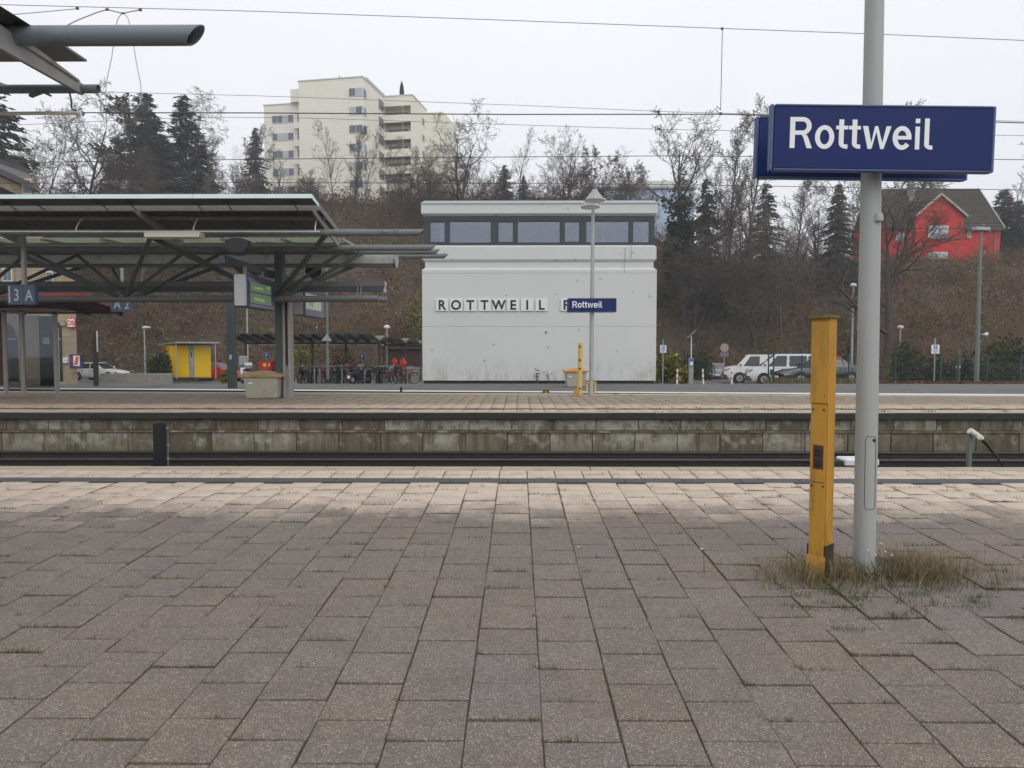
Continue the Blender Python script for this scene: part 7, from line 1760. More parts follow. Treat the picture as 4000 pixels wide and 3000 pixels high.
# plain green post at the house platform (left of the display)
y = 28.6; b = gpt(900, y); t = thing('green_post', 'plain dark green square post left of the departure display', 'post', (b[0], y, -.2)); m = MB(); w_ = 29*y/F
m.bx(b[0]-w_/2, b[0]+w_/2, y, y+w_, -.25, atz(900, 1060, y)); m.build('shaft', M['column_green'], t, bevel=.02)
m = MB(); m.bx(b[0]-.05, b[0]+.05, y-.02, y-.001, atz(900, 1404, y), atz(900, 1386, y)); m.build('plate', M['display_side'], t); m = MB(); m.lathe([(.05, -.02), (.05, .0)], (b[0]+.03, y, atz(900, 1510, y)), 10, 'y'); m.build('rust_bolt', M['copper'], t)
# mesh fence on the right
fy0, fy1 = 37.2, 35.2
fn = thing('mesh_fence', 'dark green wire mesh fence in front of the parked cars and the shrubs', 'fence', (atx(3300, 37), 37, -.45))
fu = [3003, 3023, 3133, 3317, 3500, 3677, 3745, 3860, 3990, 4120]
fp = []
for i, u in enumerate(fu):
    y = fy0+(fy1-fy0)*i/len(fu); x = atx(u, y); gzf = float(flat_z(y)); fp.append((x, y, gzf)); zt_ = gzf+(1.55 if i < 2 else 1.45)
    m = MB(); m.bx(x-.03, x+.03, y-.03, y+.03, gzf-.1, zt_); m.build('post', M['fence_green'], fn)
for i in range(1, len(fp)-1):
    a, b = Vector(fp[i]), Vector(fp[i+1]); n_ = max(2, int((b-a).length/.12)); m = MB()
    for k in range(n_+1): q = a.lerp(b, k/n_); m.bar((q.x, q.y, q.z+.05), (q.x, q.y, q.z+1.38), .006, .006)
    for h in (.08, .32, .56, .80, 1.04, 1.28): m.bar((a.x, a.y, a.z+h), (b.x, b.y, b.z+h), .010, .012)
    o = m.build('mesh_panel', M['fence_green'], fn)
m = MB(); m.bx(atx(3003, 37.2)+.04, atx(3023, 37)-.04, 37.0, 37.1, fp[0][2]+.45, fp[0][2]+.75); m.build('gate_lock', M['fence_green'], fn)
t = thing('cabinet_post', 'grey post with a small pale box behind the mesh fence, far right', 'post', gpt(3748, 42)); b = gpt(3748, 42); m = MB(); m.bx(b[0]-.08, b[0]+.08, 42, 42.1, b[2], atz(3748, 1368, 42)); m.build('shaft', M['bark_grey'], t); m = MB(); m.bx(b[0]-.2, b[0]+.05, 41.9, 41.99, atz(3748, 1438, 42), atz(3748, 1428, 42)); m.build('box', M['lamp_grey'], t)
t = thing('railing', 'small steel railing on the slope between the conifers', 'railing', (atx(3012, 84), 84, Hf(atx(3012, 84), 84))); m = MB(); za = Hf(atx(3012, 84), 84)
for u in (3002, 3034): m.tube((atx(u, 84), 84, za-.3), (atx(u, 84), 84, za+1.5), .04, n=6)
m.build('post', M['galv'], t); m = MB()
for z in (.8, 1.5): m.tube((atx(3002, 84), 84, za+z), (atx(3034, 84), 84, za+z-.15), .03, n=6)
m.build('rail', M['galv'], t)
# ------------------------------------------------------------------ vegetation
def tubes_np(segs, n):
    """many tapered tubes at once; segs rows: p0(3) p1(3) r0 r1"""
    S = np.asarray(segs, float); P0, P1 = S[:, :3], S[:, 3:6]; r0, r1 = S[:, 6], S[:, 7]
    t = P1-P0; ln = np.linalg.norm(t, axis=1, keepdims=True); t = t/np.maximum(ln, 1e-6)
    ref = np.where(np.abs(t[:, 2:3]) < .9, np.array([[0, 0, 1.0]]), np.array([[1.0, 0, 0]]))
    u = np.cross(t, ref); u /= np.maximum(np.linalg.norm(u, axis=1, keepdims=True), 1e-6); q = np.cross(t, u)
    a = 2*np.pi*np.arange(n)/n; ca, sa = np.cos(a), np.sin(a)
    ring = u[:, None, :]*ca[None, :, None] + q[:, None, :]*sa[None, :, None]
    V = np.concatenate([P0[:, None, :]+ring*r0[:, None, None], P1[:, None, :]+ring*r1[:, None, None]], 1).reshape(-1, 3)
    N = len(S); k = (np.arange(N)*2*n)[:, None]; j = np.arange(n)[None]; j2 = (j+1) % n
    Fq = np.stack([k+j, k+j2, k+n+j2, k+n+j], -1).reshape(-1, 4)
    return V, Fq
def nrm(v):
    l = math.sqrt(v[0]*v[0]+v[1]*v[1]+v[2]*v[2]) or 1; return (v[0]/l, v[1]/l, v[2]/l)
def bare_tree(seed, h=18.0, r=.26, clear=.28, n=(13, 7, 6, 5), ang=(55, 50, 48, 45), lr=(.42, .52, .5, .42), up=(.02, .10, .08, .04), wob=.18, twig=.020, forks=1, bend=.06):
    rg = random.Random(seed); thick = []; thin = []
    def grow(p, d, L_, r_, lvl):
        ns = (9, 6, 5, 3, 2)[lvl]; pts = [p]; rs = [r_]; ds = [d]
        for i in range(ns):
            wv = bend if lvl == 0 else wob
            d = nrm((d[0]+rg.gauss(0, wv), d[1]+rg.gauss(0, wv), d[2]+rg.gauss(0, wv)+(up[min(lvl, 3)] if lvl else .02)))
            st = L_/ns; p2 = (p[0]+d[0]*st, p[1]+d[1]*st, p[2]+d[2]*st)
            f = (i+1)/ns; r2 = max(twig*.55, r_*(1-.80*f if lvl else 1-.88*f))
            (thick if rs[-1] > .045 else thin).append((*p, *p2, rs[-1], r2))
            p = p2; pts.append(p); rs.append(r2); ds.append(d)
        if lvl >= 4: return
        cnt = n[lvl]
        for k in range(cnt):
            t = (clear+(1-clear)*((k+rg.random())/cnt)) if lvl == 0 else (.18+.82*((k+rg.random())/cnt))
            t = min(t, .985); i = t*ns; i0 = int(i); f = i-i0
            a, b = pts[i0], pts[i0+1]; pp = (a[0]+(b[0]-a[0])*f, a[1]+(b[1]-a[1])*f, a[2]+(b[2]-a[2])*f); rr = rs[i0]+(rs[i0+1]-rs[i0])*f
            dd = ds[min(i0+1, ns)]; th = math.radians(rg.gauss(ang[lvl], 11)*(1-.35*t if lvl == 0 else 1)); az = (k*2.399+rg.uniform(-.5, .5)) if lvl == 0 else rg.uniform(0, 6.283)
            ref = (0, 0, 1) if abs(dd[2]) < .9 else (1, 0, 0)
            u = nrm((dd[1]*ref[2]-dd[2]*ref[1], dd[2]*ref[0]-dd[0]*ref[2], dd[0]*ref[1]-dd[1]*ref[0])); q = (dd[1]*u[2]-dd[2]*u[1], dd[2]*u[0]-dd[0]*u[2], dd[0]*u[1]-dd[1]*u[0])
            c, s, sa, ca = math.cos(th), math.sin(th), math.sin(az), math.cos(az)
            nd = nrm(tuple(dd[x]*c+(u[x]*ca+q[x]*sa)*s for x in range(3)))
            grow(pp, nd, L_*lr[lvl]*(1.12-.55*t)*rg.uniform(.75, 1.2), max(twig, min(rr*.72, r_*(.55 if lvl == 0 else .6))), lvl+1)
    for k in range(forks):
        if forks == 1: grow((0, 0, -.4), (rg.gauss(0, .03), rg.gauss(0, .03), 1), h*.93, r, 0)
        else:
            a = 6.283*k/forks+rg.random(); grow((math.cos(a)*r*.5, math.sin(a)*r*.5, -.4), nrm((math.cos(a)*.22, math.sin(a)*.22, 1)), h*.93*rg.uniform(.8, 1), r*.7, 0)
    zmax = max(s[5] for s in thin); k = h/zmax
    f = lambda L: [(s[0]*k, s[1]*k, s[2]*k, s[3]*k, s[4]*k, s[5]*k, s[6], s[7]) for s in L]
    return f(thick), f(thin)
def tree_proto(thick, thin, bark, twigm, n_thick=7):
    t = bpy.data.objects.new('bare_tree', None); col.objects.link(t)
    V, Fq = tubes_np(thick, n_thick); npmesh('trunk', V, Fq, M[bark], t, smooth=True)
    V, Fq = tubes_np(thin, 3); npmesh('crown', V, Fq, M[twigm], t)
    return t
TV = {}
def variant(key, **kw):
    bk, tg = kw.pop('bark', 'bark'), kw.pop('tw', 'twig')
    th, tn = bare_tree(**kw); TV[key] = (tree_proto(th, tn, bk, tg), kw['h'], th); return
variant('round', seed=3, h=18, r=.27, clear=.24, n=(15, 8, 7, 5), ang=(62, 50, 48, 45), lr=(.50, .5, .5, .42))
variant('upright', seed=8, h=18, r=.2, clear=.18, n=(17, 8, 6, 5), ang=(40, 40, 42, 42), lr=(.36, .48, .5, .45), up=(.02, .16, .12, .06))
variant('old', seed=21, h=18, r=.36, clear=.22, n=(10, 9, 8, 5), ang=(58, 52, 50, 46), lr=(.62, .52, .48, .4), wob=.26, bend=.13)
variant('limbs', seed=93, h=18, r=.30, clear=.24, n=(12, 8, 7, 5), ang=(50, 46, 46, 45), lr=(.62, .52, .5, .42), up=(.02, .06, .06, .04), wob=.2, bend=.05)
variant('slim', seed=31, h=18, r=.15, clear=.2, n=(14, 6, 5, 4), ang=(38, 40, 45, 45), lr=(.32, .5, .48, .42), up=(.02, .14, .1, .05), bark='bark_grey', tw='twig_pale')
variant('multi', seed=44, h=18, r=.24, clear=.2, n=(9, 8, 7, 5), ang=(48, 48, 46, 45), lr=(.44, .5, .5, .42), forks=3)
variant('birch', seed=51, h=18, r=.15, clear=.25, n=(17, 8, 6, 4), ang=(45, 50, 55, 60), lr=(.30, .55, .5, .5), up=(.02, .02, -.05, -.1), bark='bark_grey', tw='twig_pale')
variant('shrub', seed=61, h=6, r=.09, clear=.06, n=(9, 6, 5, 3), ang=(45, 45, 45, 45), lr=(.5, .55, .5, .4), forks=5, twig=.011)
def needles(name, cents, axes, ln, wd, mat, parent):
    """flat drooping sprays (two triangles each)"""
    C = np.array(cents); A = np.array(axes); n = len(C); A = A/np.maximum(np.linalg.norm(A, axis=1, keepdims=True), 1e-6)
    sd = np.cross(A, rng.normal(size=(n, 3))); sd /= np.maximum(np.linalg.norm(sd, axis=1, keepdims=True), 1e-6)
    l = (ln*rng.uniform(.6, 1.3, n))[:, None]; w_ = (wd*rng.uniform(.6, 1.3, n))[:, None]
    V = np.stack([C, C+A*l*.5+sd*w_, C+A*l, C+A*l*.5-sd*w_], 1).reshape(-1, 3)
    o = npmesh(name, V, np.arange(n*4).reshape(-1, 4), M[mat], parent, rng.uniform(0, 1, n)); return o
def conifer(seed, h=18.0, base=.1, spread=.22, dens=26, pine=False):
    rg = random.Random(seed); t = bpy.data.objects.new('spruce_tree', None); col.objects.link(t)
    segs = [(0, 0, h*i/10-.4, 0, 0, h*(i+1)/10, .22*(1-i/10)+.02, .22*(1-(i+1)/10)+.015) for i in range(10)]
    C = []; A = []; br = []
    z = h*base
    while z < h*.985:
        f = (z/h-base)/(1-base)
        Lb = h*spread*((1-f)**.85)*(1 if not pine else (1.0-.25*math.cos(f*6)))+.12
        if pine: Lb = h*spread*(.55+.6*math.sin(math.pi*min(1, f*1.02)))*(1-f*.35)
        for k in range(rg.randint(4, 6) if not pine else rg.randint(2, 4)):
            a = rg.uniform(0, 6.283); L_ = Lb*rg.uniform(.6, 1.15); dr = -.28 if not pine else .12
            p0 = (0, 0, z); p1 = (math.cos(a)*L_, math.sin(a)*L_, z+L_*(dr+rg.gauss(0, .1)))
            br.append((*p0, *p1, .035, .01))
            m_ = int(dens*L_/2.5)+4
            for q in range(m_):
                if pine and q/m_ < .45: continue
                s = (q+rg.random())/m_; sp = .10+.16*L_*(1-s)*.5
                C.append((p1[0]*s+rg.gauss(0, sp), p1[1]*s+rg.gauss(0, sp), z+(p1[2]-z)*s+rg.gauss(0, .08 if not pine else .2)))
                aa = a+rg.gauss(0, .7); A.append((math.cos(aa), math.sin(aa), (-.45 if not pine else .5)+rg.gauss(0, .3)))
        z += h*.021 if not pine else h*.03
    V, Fq = tubes_np(segs+br, 5); npmesh('trunk', V, Fq, M['bark'], t, smooth=True)
    needles('crown', C, A, .55 if not pine else .42, .09 if not pine else .10, 'needle', t)
    return t
TV['spruce'] = (conifer(5, dens=48, spread=.235), 18, None)
TV['spruce_dense'] = (conifer(15, base=.03, spread=.30, dens=62), 18, None)
TV['pine'] = (conifer(25, base=.30, spread=.19, dens=95, pine=True), 18, None)
# ivy-clad version
th, tn = bare_tree(seed=71, h=18, r=.34, clear=.42, n=(8, 8, 7, 5), ang=(55, 50, 48, 45), lr=(.58, .52, .5, .4), wob=.22)
iv = tree_proto(th, tn, 'bark', 'twig'); C = []; A = []
for s in th:
    zz = s[2]
    if zz > 11 or (s[6] < .1 and zz > 9): continue
    for k in range(int(90*max(.25, s[6]/.34))):
        f = random.random(); a = random.uniform(0, 6.283); rr = s[6]+abs(random.gauss(.25, .35))*(1.5 if zz < 6 else .8); C.append((s[0]+(s[3]-s[0])*f+rr*math.cos(a), s[1]+(s[4]-s[1])*f+rr*math.sin(a), s[2]+(s[5]-s[2])*f+random.gauss(0, .2))); A.append((math.cos(a), math.sin(a), -.5+random.gauss(0, .5)))
for k in range(4200):
    z = random.uniform(0, 7.5); rr = (1.9-.17*z)*math.sqrt(random.random())+.2; a = random.uniform(0, 6.283); C.append((rr*math.cos(a), rr*math.sin(a), z)); A.append((math.cos(a), math.sin(a), random.gauss(-.5, .5)))
needles('ivy', C, A, .34, .13, 'ivy', iv); TV['ivy'] = (iv, 18, None)
# tree still holding purplish-brown leaves
th, tn = bare_tree(seed=81, h=18, r=.25, clear=.15, n=(13, 7, 6, 3), ang=(50, 48, 46, 45), lr=(.46, .52, .5, .42), forks=2)
lf = tree_proto(th, tn, 'bark', 'twig'); tip = [s for s in tn if s[6] < .016]; random.shuffle(tip)
C = [(s[3]+random.gauss(0, .1), s[4]+random.gauss(0, .1), s[5]+random.gauss(0, .1)) for s in tip[:4200]]; A = [tuple(rng.normal(size=3)) for _ in C]
needles('leaves', C, A, .30, .10, 'leaf_purple', lf); TV['leafy'] = (lf, 18, None)

placed = set()
def plant(key, u, vtop, y, label, group, wide=1.0, rot=None, name=None, vbase=None):
    src, h0, _ = TV[key]
    o = src if key not in placed else copy_tree(src); placed.add(key)
    x = atx(u, y); z0 = Hf(x, y) if vbase is None else atz(u, vbase, y); hgt = atz(u, vtop, y)-z0; k = hgt/h0
    o.name = name or ('spruce_tree' if 'spruce' in key else 'pine_tree' if key == 'pine' else 'shrub' if key == 'shrub' else 'bare_tree')
    o.location = (x, y, z0); o.scale = (k*wide, k*wide, k); o.rotation_euler = (0, 0, random.uniform(0, 6.28) if rot is None else rot)
    tag(o, label, 'shrub' if key == 'shrub' else 'tree', group)
G1, G2, G3, G4 = 'trees on the left skyline', 'trees before the tower block', 'trees behind the signal box', 'trees on the right slope'
plant('spruce', 8, 300, 74, 'dark spruce at the very left edge of the picture', G1, 1.2)
plant('round', 330, 360, 84, 'broad bare tree behind the far left canopy roof, widest of the left trees', G1, 1.05)
plant('old', 150, 420, 78, 'bare tree between the left-edge spruce and the broad bare tree', G1, .9)
plant('multi', 60, 470, 70, 'many-stemmed bare tree above the station roof', G1)
plant('pine', 528, 372, 92, 'pine with open crown, leftmost of the dark conifer group', G1, 1.3)
plant('spruce_dense', 592, 356, 96, 'tall dark spruce in the middle of the left conifer group', G1, 1.25)
plant('spruce', 742, 366, 95, 'dark spruce with pointed top at the right of the left conifer group', G1, 1.35)
plant('spruce_dense', 650, 520, 90, 'lower dark spruce in front of the left conifer group', G1, 1.3)
plant('spruce_dense', 800, 560, 88, 'low broad dark spruce right of the left conifer group', G1, 1.2)
plant('birch', 700, 334, 99, 'pale fine-twigged birch rising behind the left conifers', G1, 1.2)
plant('upright', 640, 600, 82, 'bare upright tree in front of the left conifers', G1)
plant('slim', 560, 640, 80, 'slim pale bare tree in front of the left pine', G1)
plant('slim', 740, 620, 80, 'slim pale bare tree in front of the pointed left spruce', G1)
plant('multi', 470, 560, 84, 'bare tree in the gap left of the pine', G1)
plant('upright', 945, 480, 98, 'dense bare tree left of the tower block', G1, 1.2)
plant('upright', 870, 520, 96, 'thin bare tree in the gap between conifers and tower block', G1)
plant('spruce', 1012, 495, 106, 'spruce touching the left edge of the tower block', G1, 1.0)
plant('multi', 960, 640, 90, 'low twiggy tree at the left foot of the tower block', G1)
plant('slim', 1105, 545, 101, 'slim bare tree before the left wing of the tower block', G2, 1.2)
plant('slim', 1310, 480, 102, 'slim bare tree before the blank middle wall of the tower block', G2, 1.1)
plant('upright', 1390, 470, 101, 'bare tree before the corner windows of the tower block', G2, .9)
plant('slim', 1428, 500, 99, 'slim bare tree just right of the tower block corner', G2, 1.0)
plant('slim', 1510, 515, 100, 'slim bare tree before the tower balconies', G2, 1.1)
plant('multi', 1580, 620, 98, 'twiggy bare tree at the foot of the tower balconies', G2, 1.2)
plant('shrub', 1235, 660, 103, 'twiggy shrub below the blank wall of the tower block', G2, 1.6)
plant('shrub', 1180, 690, 100, 'low twiggy shrub below the left wing of the tower block', G2, 1.6)
plant('shrub', 1660, 640, 98, 'twiggy shrub right of the tower balconies', G2, 1.4)
plant('old', 1795, 384, 92, 'large gnarled bare tree right of the tower block', G3, .95, .6)
plant('round', 1700, 560, 100, 'rounded bare tree behind the gnarled tree', G3, 1.2)
plant('multi', 1910, 640, 96, 'dense twiggy tree above the left of the signal box roof', G3, 1.5)
plant('multi', 1730, 660, 94, 'dense twiggy tree at the left corner of the signal box roof', G3, 1.4)
plant('spruce', 1972, 642, 104, 'small spruce above the signal box roof, left of the thin pale tree', G3, 1.5)
plant('slim', 2025, 500, 108, 'thin pale bare tree above the middle of the signal box', G3, 1.0)
plant('spruce', 2046, 686, 106, 'tiny spruce at the foot of the thin pale tree', G3, 1.5)
plant('shrub', 2110, 700, 98, 'low twiggy shrub above the middle of the signal box roof', G3, 1.6)
plant('old', 2205, 462, 90, 'spreading bare tree left of the cone lamps', G3, .72, 2.2)
plant('leafy', 2320, 572, 95, 'bushy tree with purplish-brown leaves behind the cone lamps', G3, 1.0)
plant('leafy', 2430, 590, 99, 'purplish-brown leafy tree right of the cone lamps', G3, 1.0)
plant('ivy', 2652, 412, 80, 'ivy-clad bare tree right of the signal box', G4, 1.05)
plant('upright', 2835, 392, 84, 'tall bare tree left of the large blue sign', G4, 1.0)
plant('slim', 2920, 430, 82, 'bare tree directly left of the large blue sign edge', G4, 1.2)
plant('old', 2765, 520, 86, 'spreading bare tree between the ivy tree and the tall one', G4, .7)
plant('spruce', 2752, 690, 78, 'narrow dark spruce right of the ivy-clad tree', G4, .8)
plant('spruce', 2985, 712, 84, 'ragged spruce under the left end of the large blue sign', G4, 1.1)
plant('multi', 2880, 740, 78, 'twiggy tree on the slope left of the large blue sign', G4, 1.3)
plant('upright', 3105, 640, 78, 'bare tree with pale trunk under the large blue sign', G4, 1.0)
plant('spruce_dense', 3262, 712, 82, 'dark spruce just left of the large grey mast', G4, .9)
plant('old', 3190, 690, 84, 'bare branches behind the sign left of the grey mast', G4, .8)
plant('slim', 3050, 800, 74, 'thin bare sapling on the slope under the sign', G4, 1.2)
plant('multi', 2700, 880, 74, 'twiggy growth at the foot of the ivy-clad tree', G4, 1.5)
plant('multi', 2960, 860, 72, 'bushy bare growth below the ragged spruce', G4, 1.6)
plant('limbs', 3470, 590, 52, 'big bare tree with spreading limbs in front of the red house', G4, 1.3, 2.6)
plant('upright', 3990, 470, 96, 'bare tree at the right edge above the red house', G4, 1.1)
plant('upright', 3600, 420, 104, 'bare tree top behind the right half of the large blue sign', G4, 1.0)
plant('spruce_dense', 3905, 735, 101, 'dark spruce behind the right end of the red house', G4, 1.5)
plant('spruce_dense', 3960, 780, 99, 'broad dark spruce at the right picture edge', G4, 1.5)
plant('round', 3400, 640, 88, 'bare tree half hidden by the large grey mast', G4, .8)
plant('shrub', 3700, 1040, 76, 'twiggy shrub on the bank below the red house', G4, 1.5)

# ---- undergrowth on the slope: leafy brush and thorny canes
def hill_points(n):
    out = []
    while sum(len(o) for o in out) < n:
        y = 46+(112-46)*rng.random(n)**1.25; x = (rng.random(n)*1.56-.80)*y; a = x/y
        f = H(x, y)-flat_z(y); ok = f > .15
        # keep clear of the ground right behind the signal box (never seen)
        out.append(np.stack([x[ok], y[ok]], -1))
    return np.concatenate(out)[:n]
P = hill_points(70000); NC = 1500
K = hill_points(NC); kr = rng.uniform(.7, 2.3, NC)*(.6+.5*K[:, 1]/80); kh = kr*rng.uniform(.7, 1.5, NC)
kt = rng.random(NC); kx = np.sin(K[:, 0]*.16+1)*np.sin(K[:, 1]*.2+2)
kc = np.where(kt+.25*kx < .22, .20, np.where(kt+.25*kx < .50, .46, np.where(kt+.25*kx < .84, .74, np.where(kt < .95, .60, .92))))     # dark, russet, olive, brown, tawny
per = 115; ci = np.repeat(np.arange(NC), per); n1 = len(ci)
d = rng.normal(size=(n1, 3)); d /= np.linalg.norm(d, axis=1, keepdims=True); d[:, 2] = np.abs(d[:, 2]); q = rng.random(n1)**.4
xk = K[ci, 0]+d[:, 0]*kr[ci]*q; yk = K[ci, 1]+d[:, 1]*kr[ci]*q; zk = H(xk, yk)+d[:, 2]*kh[ci]*q
x = np.concatenate([P[:, 0], xk]); y = np.concatenate([P[:, 1], yk]); z = np.concatenate([H(P[:, 0], P[:, 1])+rng.gamma(1.2, .16, len(P)), zk]); n = len(x)
ok = H(x, y)-flat_z(y) > .05; x, y, z = x[ok], y[ok], z[ok]
A = rng.normal(size=(len(x), 3)); A /= np.linalg.norm(A, axis=1, keepdims=True); Bv = np.cross(A, rng.normal(size=(len(x), 3))); Bv /= np.linalg.norm(Bv, axis=1, keepdims=True)
s = (.075+.10*rng.random(len(x)))*(y/80)**.8; C = np.stack([x, y, z], -1)
V = np.stack([C-A*s[:, None], C+Bv*s[:, None]*.6, C+A*s[:, None], C-Bv*s[:, None]*.6], 1).reshape(-1, 3)
cv = np.concatenate([rng.random(len(P))*.62, kc[ci]+rng.normal(0, .085, n1)])[ok]
cv = np.where(rng.random(len(x)) < .02, .93+.07*rng.random(len(x)), np.clip(cv, 0, .94))
o = npmesh('brush', V, np.arange(len(x)*4).reshape(-1, 4), M['leaf_hill'], None, cv); tag(o, 'brown, russet and dull green brushwood with dead leaves covering the whole slope', 'brushwood', kind='stuff')
P = hill_points(11000); x, y = P[:, 0], P[:, 1]; n = len(x); z = H(x, y); L_ = rng.uniform(.8, 3.0, n); dx, dy = rng.normal(0, .3, n)*L_, rng.normal(0, .3, n)*L_
S1 = np.stack([x, y, z, x+dx*.4, y+dy*.4, z+L_*.65, np.full(n, .016), np.full(n, .011)], -1); S2 = np.stack([x+dx*.4, y+dy*.4, z+L_*.65, x+dx*1.1, y+dy*1.1, z+L_, np.full(n, .011), np.full(n, .005)], -1)
V, Fq = tubes_np(np.concatenate([S1, S2]), 3); o = npmesh('canes', V, Fq, M['twig_brown'], None); tag(o, 'thin bare bramble canes and saplings standing on the slope', 'canes', kind='stuff')

# ---- single bushes with leaves
def bush(label, u, y, vtop, wpx, n, mat, size=.16, group='leafy bushes', zbase=None, squash=1.0):
    x0 = atx(u, y); z0 = (max(Hf(x0, y), float(flat_z(y))) if zbase is None else zbase); hh = atz(u, vtop, y)-z0; rw = wpx*y/F/2
    t = thing('bush', label, 'bush', (x0, y, z0), group)
    d = rng.normal(size=(n, 3)); d /= np.linalg.norm(d, axis=1, keepdims=True); rr = rng.random(n)**.45
    lump = 1+.22*np.sin(d[:, 0]*5+u)+.18*np.sin(d[:, 1]*6+d[:, 2]*5+u*.3)
    C = np.stack([d[:, 0]*rw*rr*lump, d[:, 1]*rw*.8*rr*lump, hh*.5+d[:, 2]*hh*.52*rr*lump], -1); C[:, 2] = np.maximum(C[:, 2], .05)
    A = d+rng.normal(0, .8, (n, 3)); needles('leaves', C, A, size, size*.38, mat, t)
    sg = []
    for k in range(14): a = random.uniform(0, 6.28); q = random.uniform(.3, .9); sg.append((0, 0, -.1, math.cos(a)*rw*q*.5, math.sin(a)*rw*q*.4, hh*.45, .03, .018)); sg.append((*sg[-1][3:6], math.cos(a)*rw*q, math.sin(a)*rw*q*.8, hh*.85, .018, .006))
    V, Fq = tubes_np(sg, 4); npmesh('stems', V, Fq, M['twig'], t); return t
bush('yellow-green leafy bush at the right corner of the signal box', 2600, 45, 1393, 110, 900, 'leaf_yellow', .30)
bush('small yellow-green bush beside the ticket machine', 2662, 47, 1430, 50, 400, 'leaf_yellow', .26)
bush('olive bush behind the ticket machine', 2720, 60, 1370, 150, 1500, 'leaf_green', .24)
bush('round dark green bush left of the yellow parcel locker', 628, 49.3, 1382, 85, 2600, 'leaf_green', .15)
bush('rust-brown beech bush on the slope above the bicycle shelter', 1560, 66, 1240, 150, 2200, 'leaf_rust', .22)
bush('rust-brown bush behind the bicycles', 1340, 62, 1355, 120, 1500, 'leaf_rust', .22)
bush('olive yellow bush right of the canopy column', 1180, 60, 1345, 80, 900, 'leaf_yellow', .2)
bush('pale leafy shrub at the right foot of the parcel locker', 880, 46, 1452, 34, 250, 'leaf_yellow', .22)
bush('green shrub under the far right parking sign', 3640, 47, 1400, 200, 1500, 'leaf_green', .2)
bush('green hedge shrub behind the mesh fence, right of the tree trunk', 3540, 45, 1350, 130, 1300, 'leaf_green', .2)
bush('dark shrub left of the tall green mast', 3765, 43, 1395, 110, 1000, 'leaf_green', .18)
bush('large olive hedge at the right edge', 3940, 44, 1330, 220, 1700, 'leaf_green', .22)
bush('dark green hedge beneath the olive one at the right edge', 3900, 41, 1420, 200, 1500, 'leaf_green', .18)
bush('green shrub on the slope left of the signal box', 1620, 72, 1160, 110, 1200, 'leaf_yellow', .22)
# verge grass and fallen leaves along the fence, lawn at left
pts = []
for _ in range(4200):
    u = random.uniform(2985, 3360); y = 36.7+random.uniform(-1.0, 1.2)+.3*math.sin(u*.05); pts.append((atx(u, y), y, float(flat_z(y))-.02))
blades('verge_grass', pts, .05, .45, .018, M['grass_mix'], 'rough green grass along the foot of the mesh fence', 'grass', .7)
pts = []
for _ in range(9000):
    x = random.uniform(-31, -24.5); y = random.uniform(54, 66); pts.append((x, y, float(flat_z(y))-.02))
blades('lawn', pts, .10, .30, .05, M['grass_green'], 'strip of green grass behind the white estate car', 'grass', .6)
n = 9000
u = rng.uniform(3380, 4150, n); y = 35.2+rng.random(n)**1.5*3.5; x = (u-2025)/F*y; z = np.interp(y, [26, 33, 41], [-.17, -.2, -.6])+.02+rng.random(n)*.12
far = rng.random(n) < .22; x = np.where(far, rng.uniform(9, 22, n), x); y = np.where(far, rng.uniform(34, 60, n), y); z = np.where(far, flat_z(y)+.015, z)
A = rng.normal(size=(n, 3))*np.array([1, 1, .35]); A /= np.linalg.norm(A, axis=1, keepdims=True); Bv = np.cross(A, rng.normal(size=(n, 3))*.3+np.array([0, 0, 1])); Bv /= np.linalg.norm(Bv, axis=1, keepdims=True)
C = np.stack([x, y, z], -1); s = rng.uniform(.03, .07, n)[:, None]
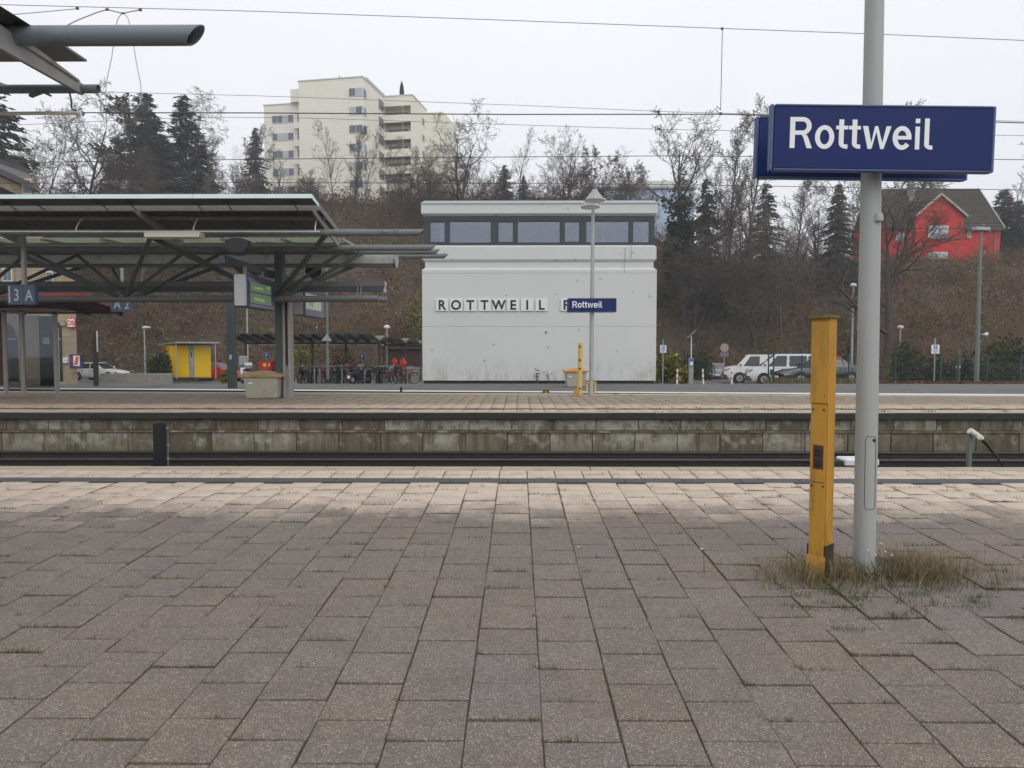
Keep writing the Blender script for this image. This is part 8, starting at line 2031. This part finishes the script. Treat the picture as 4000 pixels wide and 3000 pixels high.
o = npmesh('leaf_litter', np.stack([C-A*s, C+Bv*s*.7, C+A*s, C-Bv*s*.7], 1).reshape(-1, 3), np.arange(n*4).reshape(-1, 4), M['leaf_ground'], None, rng.random(n)); tag(o, 'fallen brown leaves along the fence and on the car park', 'leaves', kind='stuff')

# ---- far thicket along the crest: a mass of thin bare growth
rgt = random.Random(5)
base_th, base_tn = bare_tree(seed=105, h=10, r=.10, clear=.08, n=(8, 6, 3, 0), ang=(42, 45, 45, 45), lr=(.46, .55, .55, .42), forks=2, twig=.019)
S0 = np.array(base_th+base_tn); acc = []
for k in range(135):
    u = rgt.uniform(-250, 4250); yy = rgt.uniform(96, 128)
    if 1030 < u < 1640: yy = rgt.uniform(92, 100)
    if k > 100: yy = rgt.uniform(66, 100)
    x = atx(u, yy); z0 = Hf(x, yy); sc_ = rgt.uniform(.45, 1.0)*(.55 if (1030 < u < 1640 or k > 100) else 1); a = rgt.uniform(0, 6.28)
    q = S0.copy(); c, s_ = math.cos(a), math.sin(a)
    for o_ in (0, 3):
        X_, Y_ = q[:, o_].copy(), q[:, o_+1].copy(); q[:, o_] = (X_*c-Y_*s_)*sc_*1.1+x; q[:, o_+1] = (X_*s_+Y_*c)*sc_*1.1+yy; q[:, o_+2] = q[:, o_+2]*sc_+z0
    acc.append(q)
V, Fq = tubes_np(np.concatenate(acc), 3); o = npmesh('thicket', V, Fq, M['twig_brown'], None); tag(o, 'dense mass of thin bare growth on the slope and along the hilltop behind the trees', 'thicket', kind='stuff')

# ------------------------------------------------------------------ damp November air
m = MB(); m.bx(-425, 425, -425, 425, -4.6, 58)
hz = m.build('haze', bpy.data.materials.new('haze')); tag(hz, 'thin damp haze in the air', 'haze', kind='stuff')
hm = hz.data.materials[0]; hm.use_nodes = True; hn = hm.node_tree; hn.nodes.clear()
ho = hn.nodes.new('ShaderNodeOutputMaterial'); hv = hn.nodes.new('ShaderNodeVolumePrincipled')
hv.inputs['Color'].default_value = (.93, .95, 1, 1); hv.inputs['Density'].default_value = .0010; hv.inputs['Anisotropy'].default_value = .2
hn.links.new(hv.outputs[0], ho.inputs['Volume'])
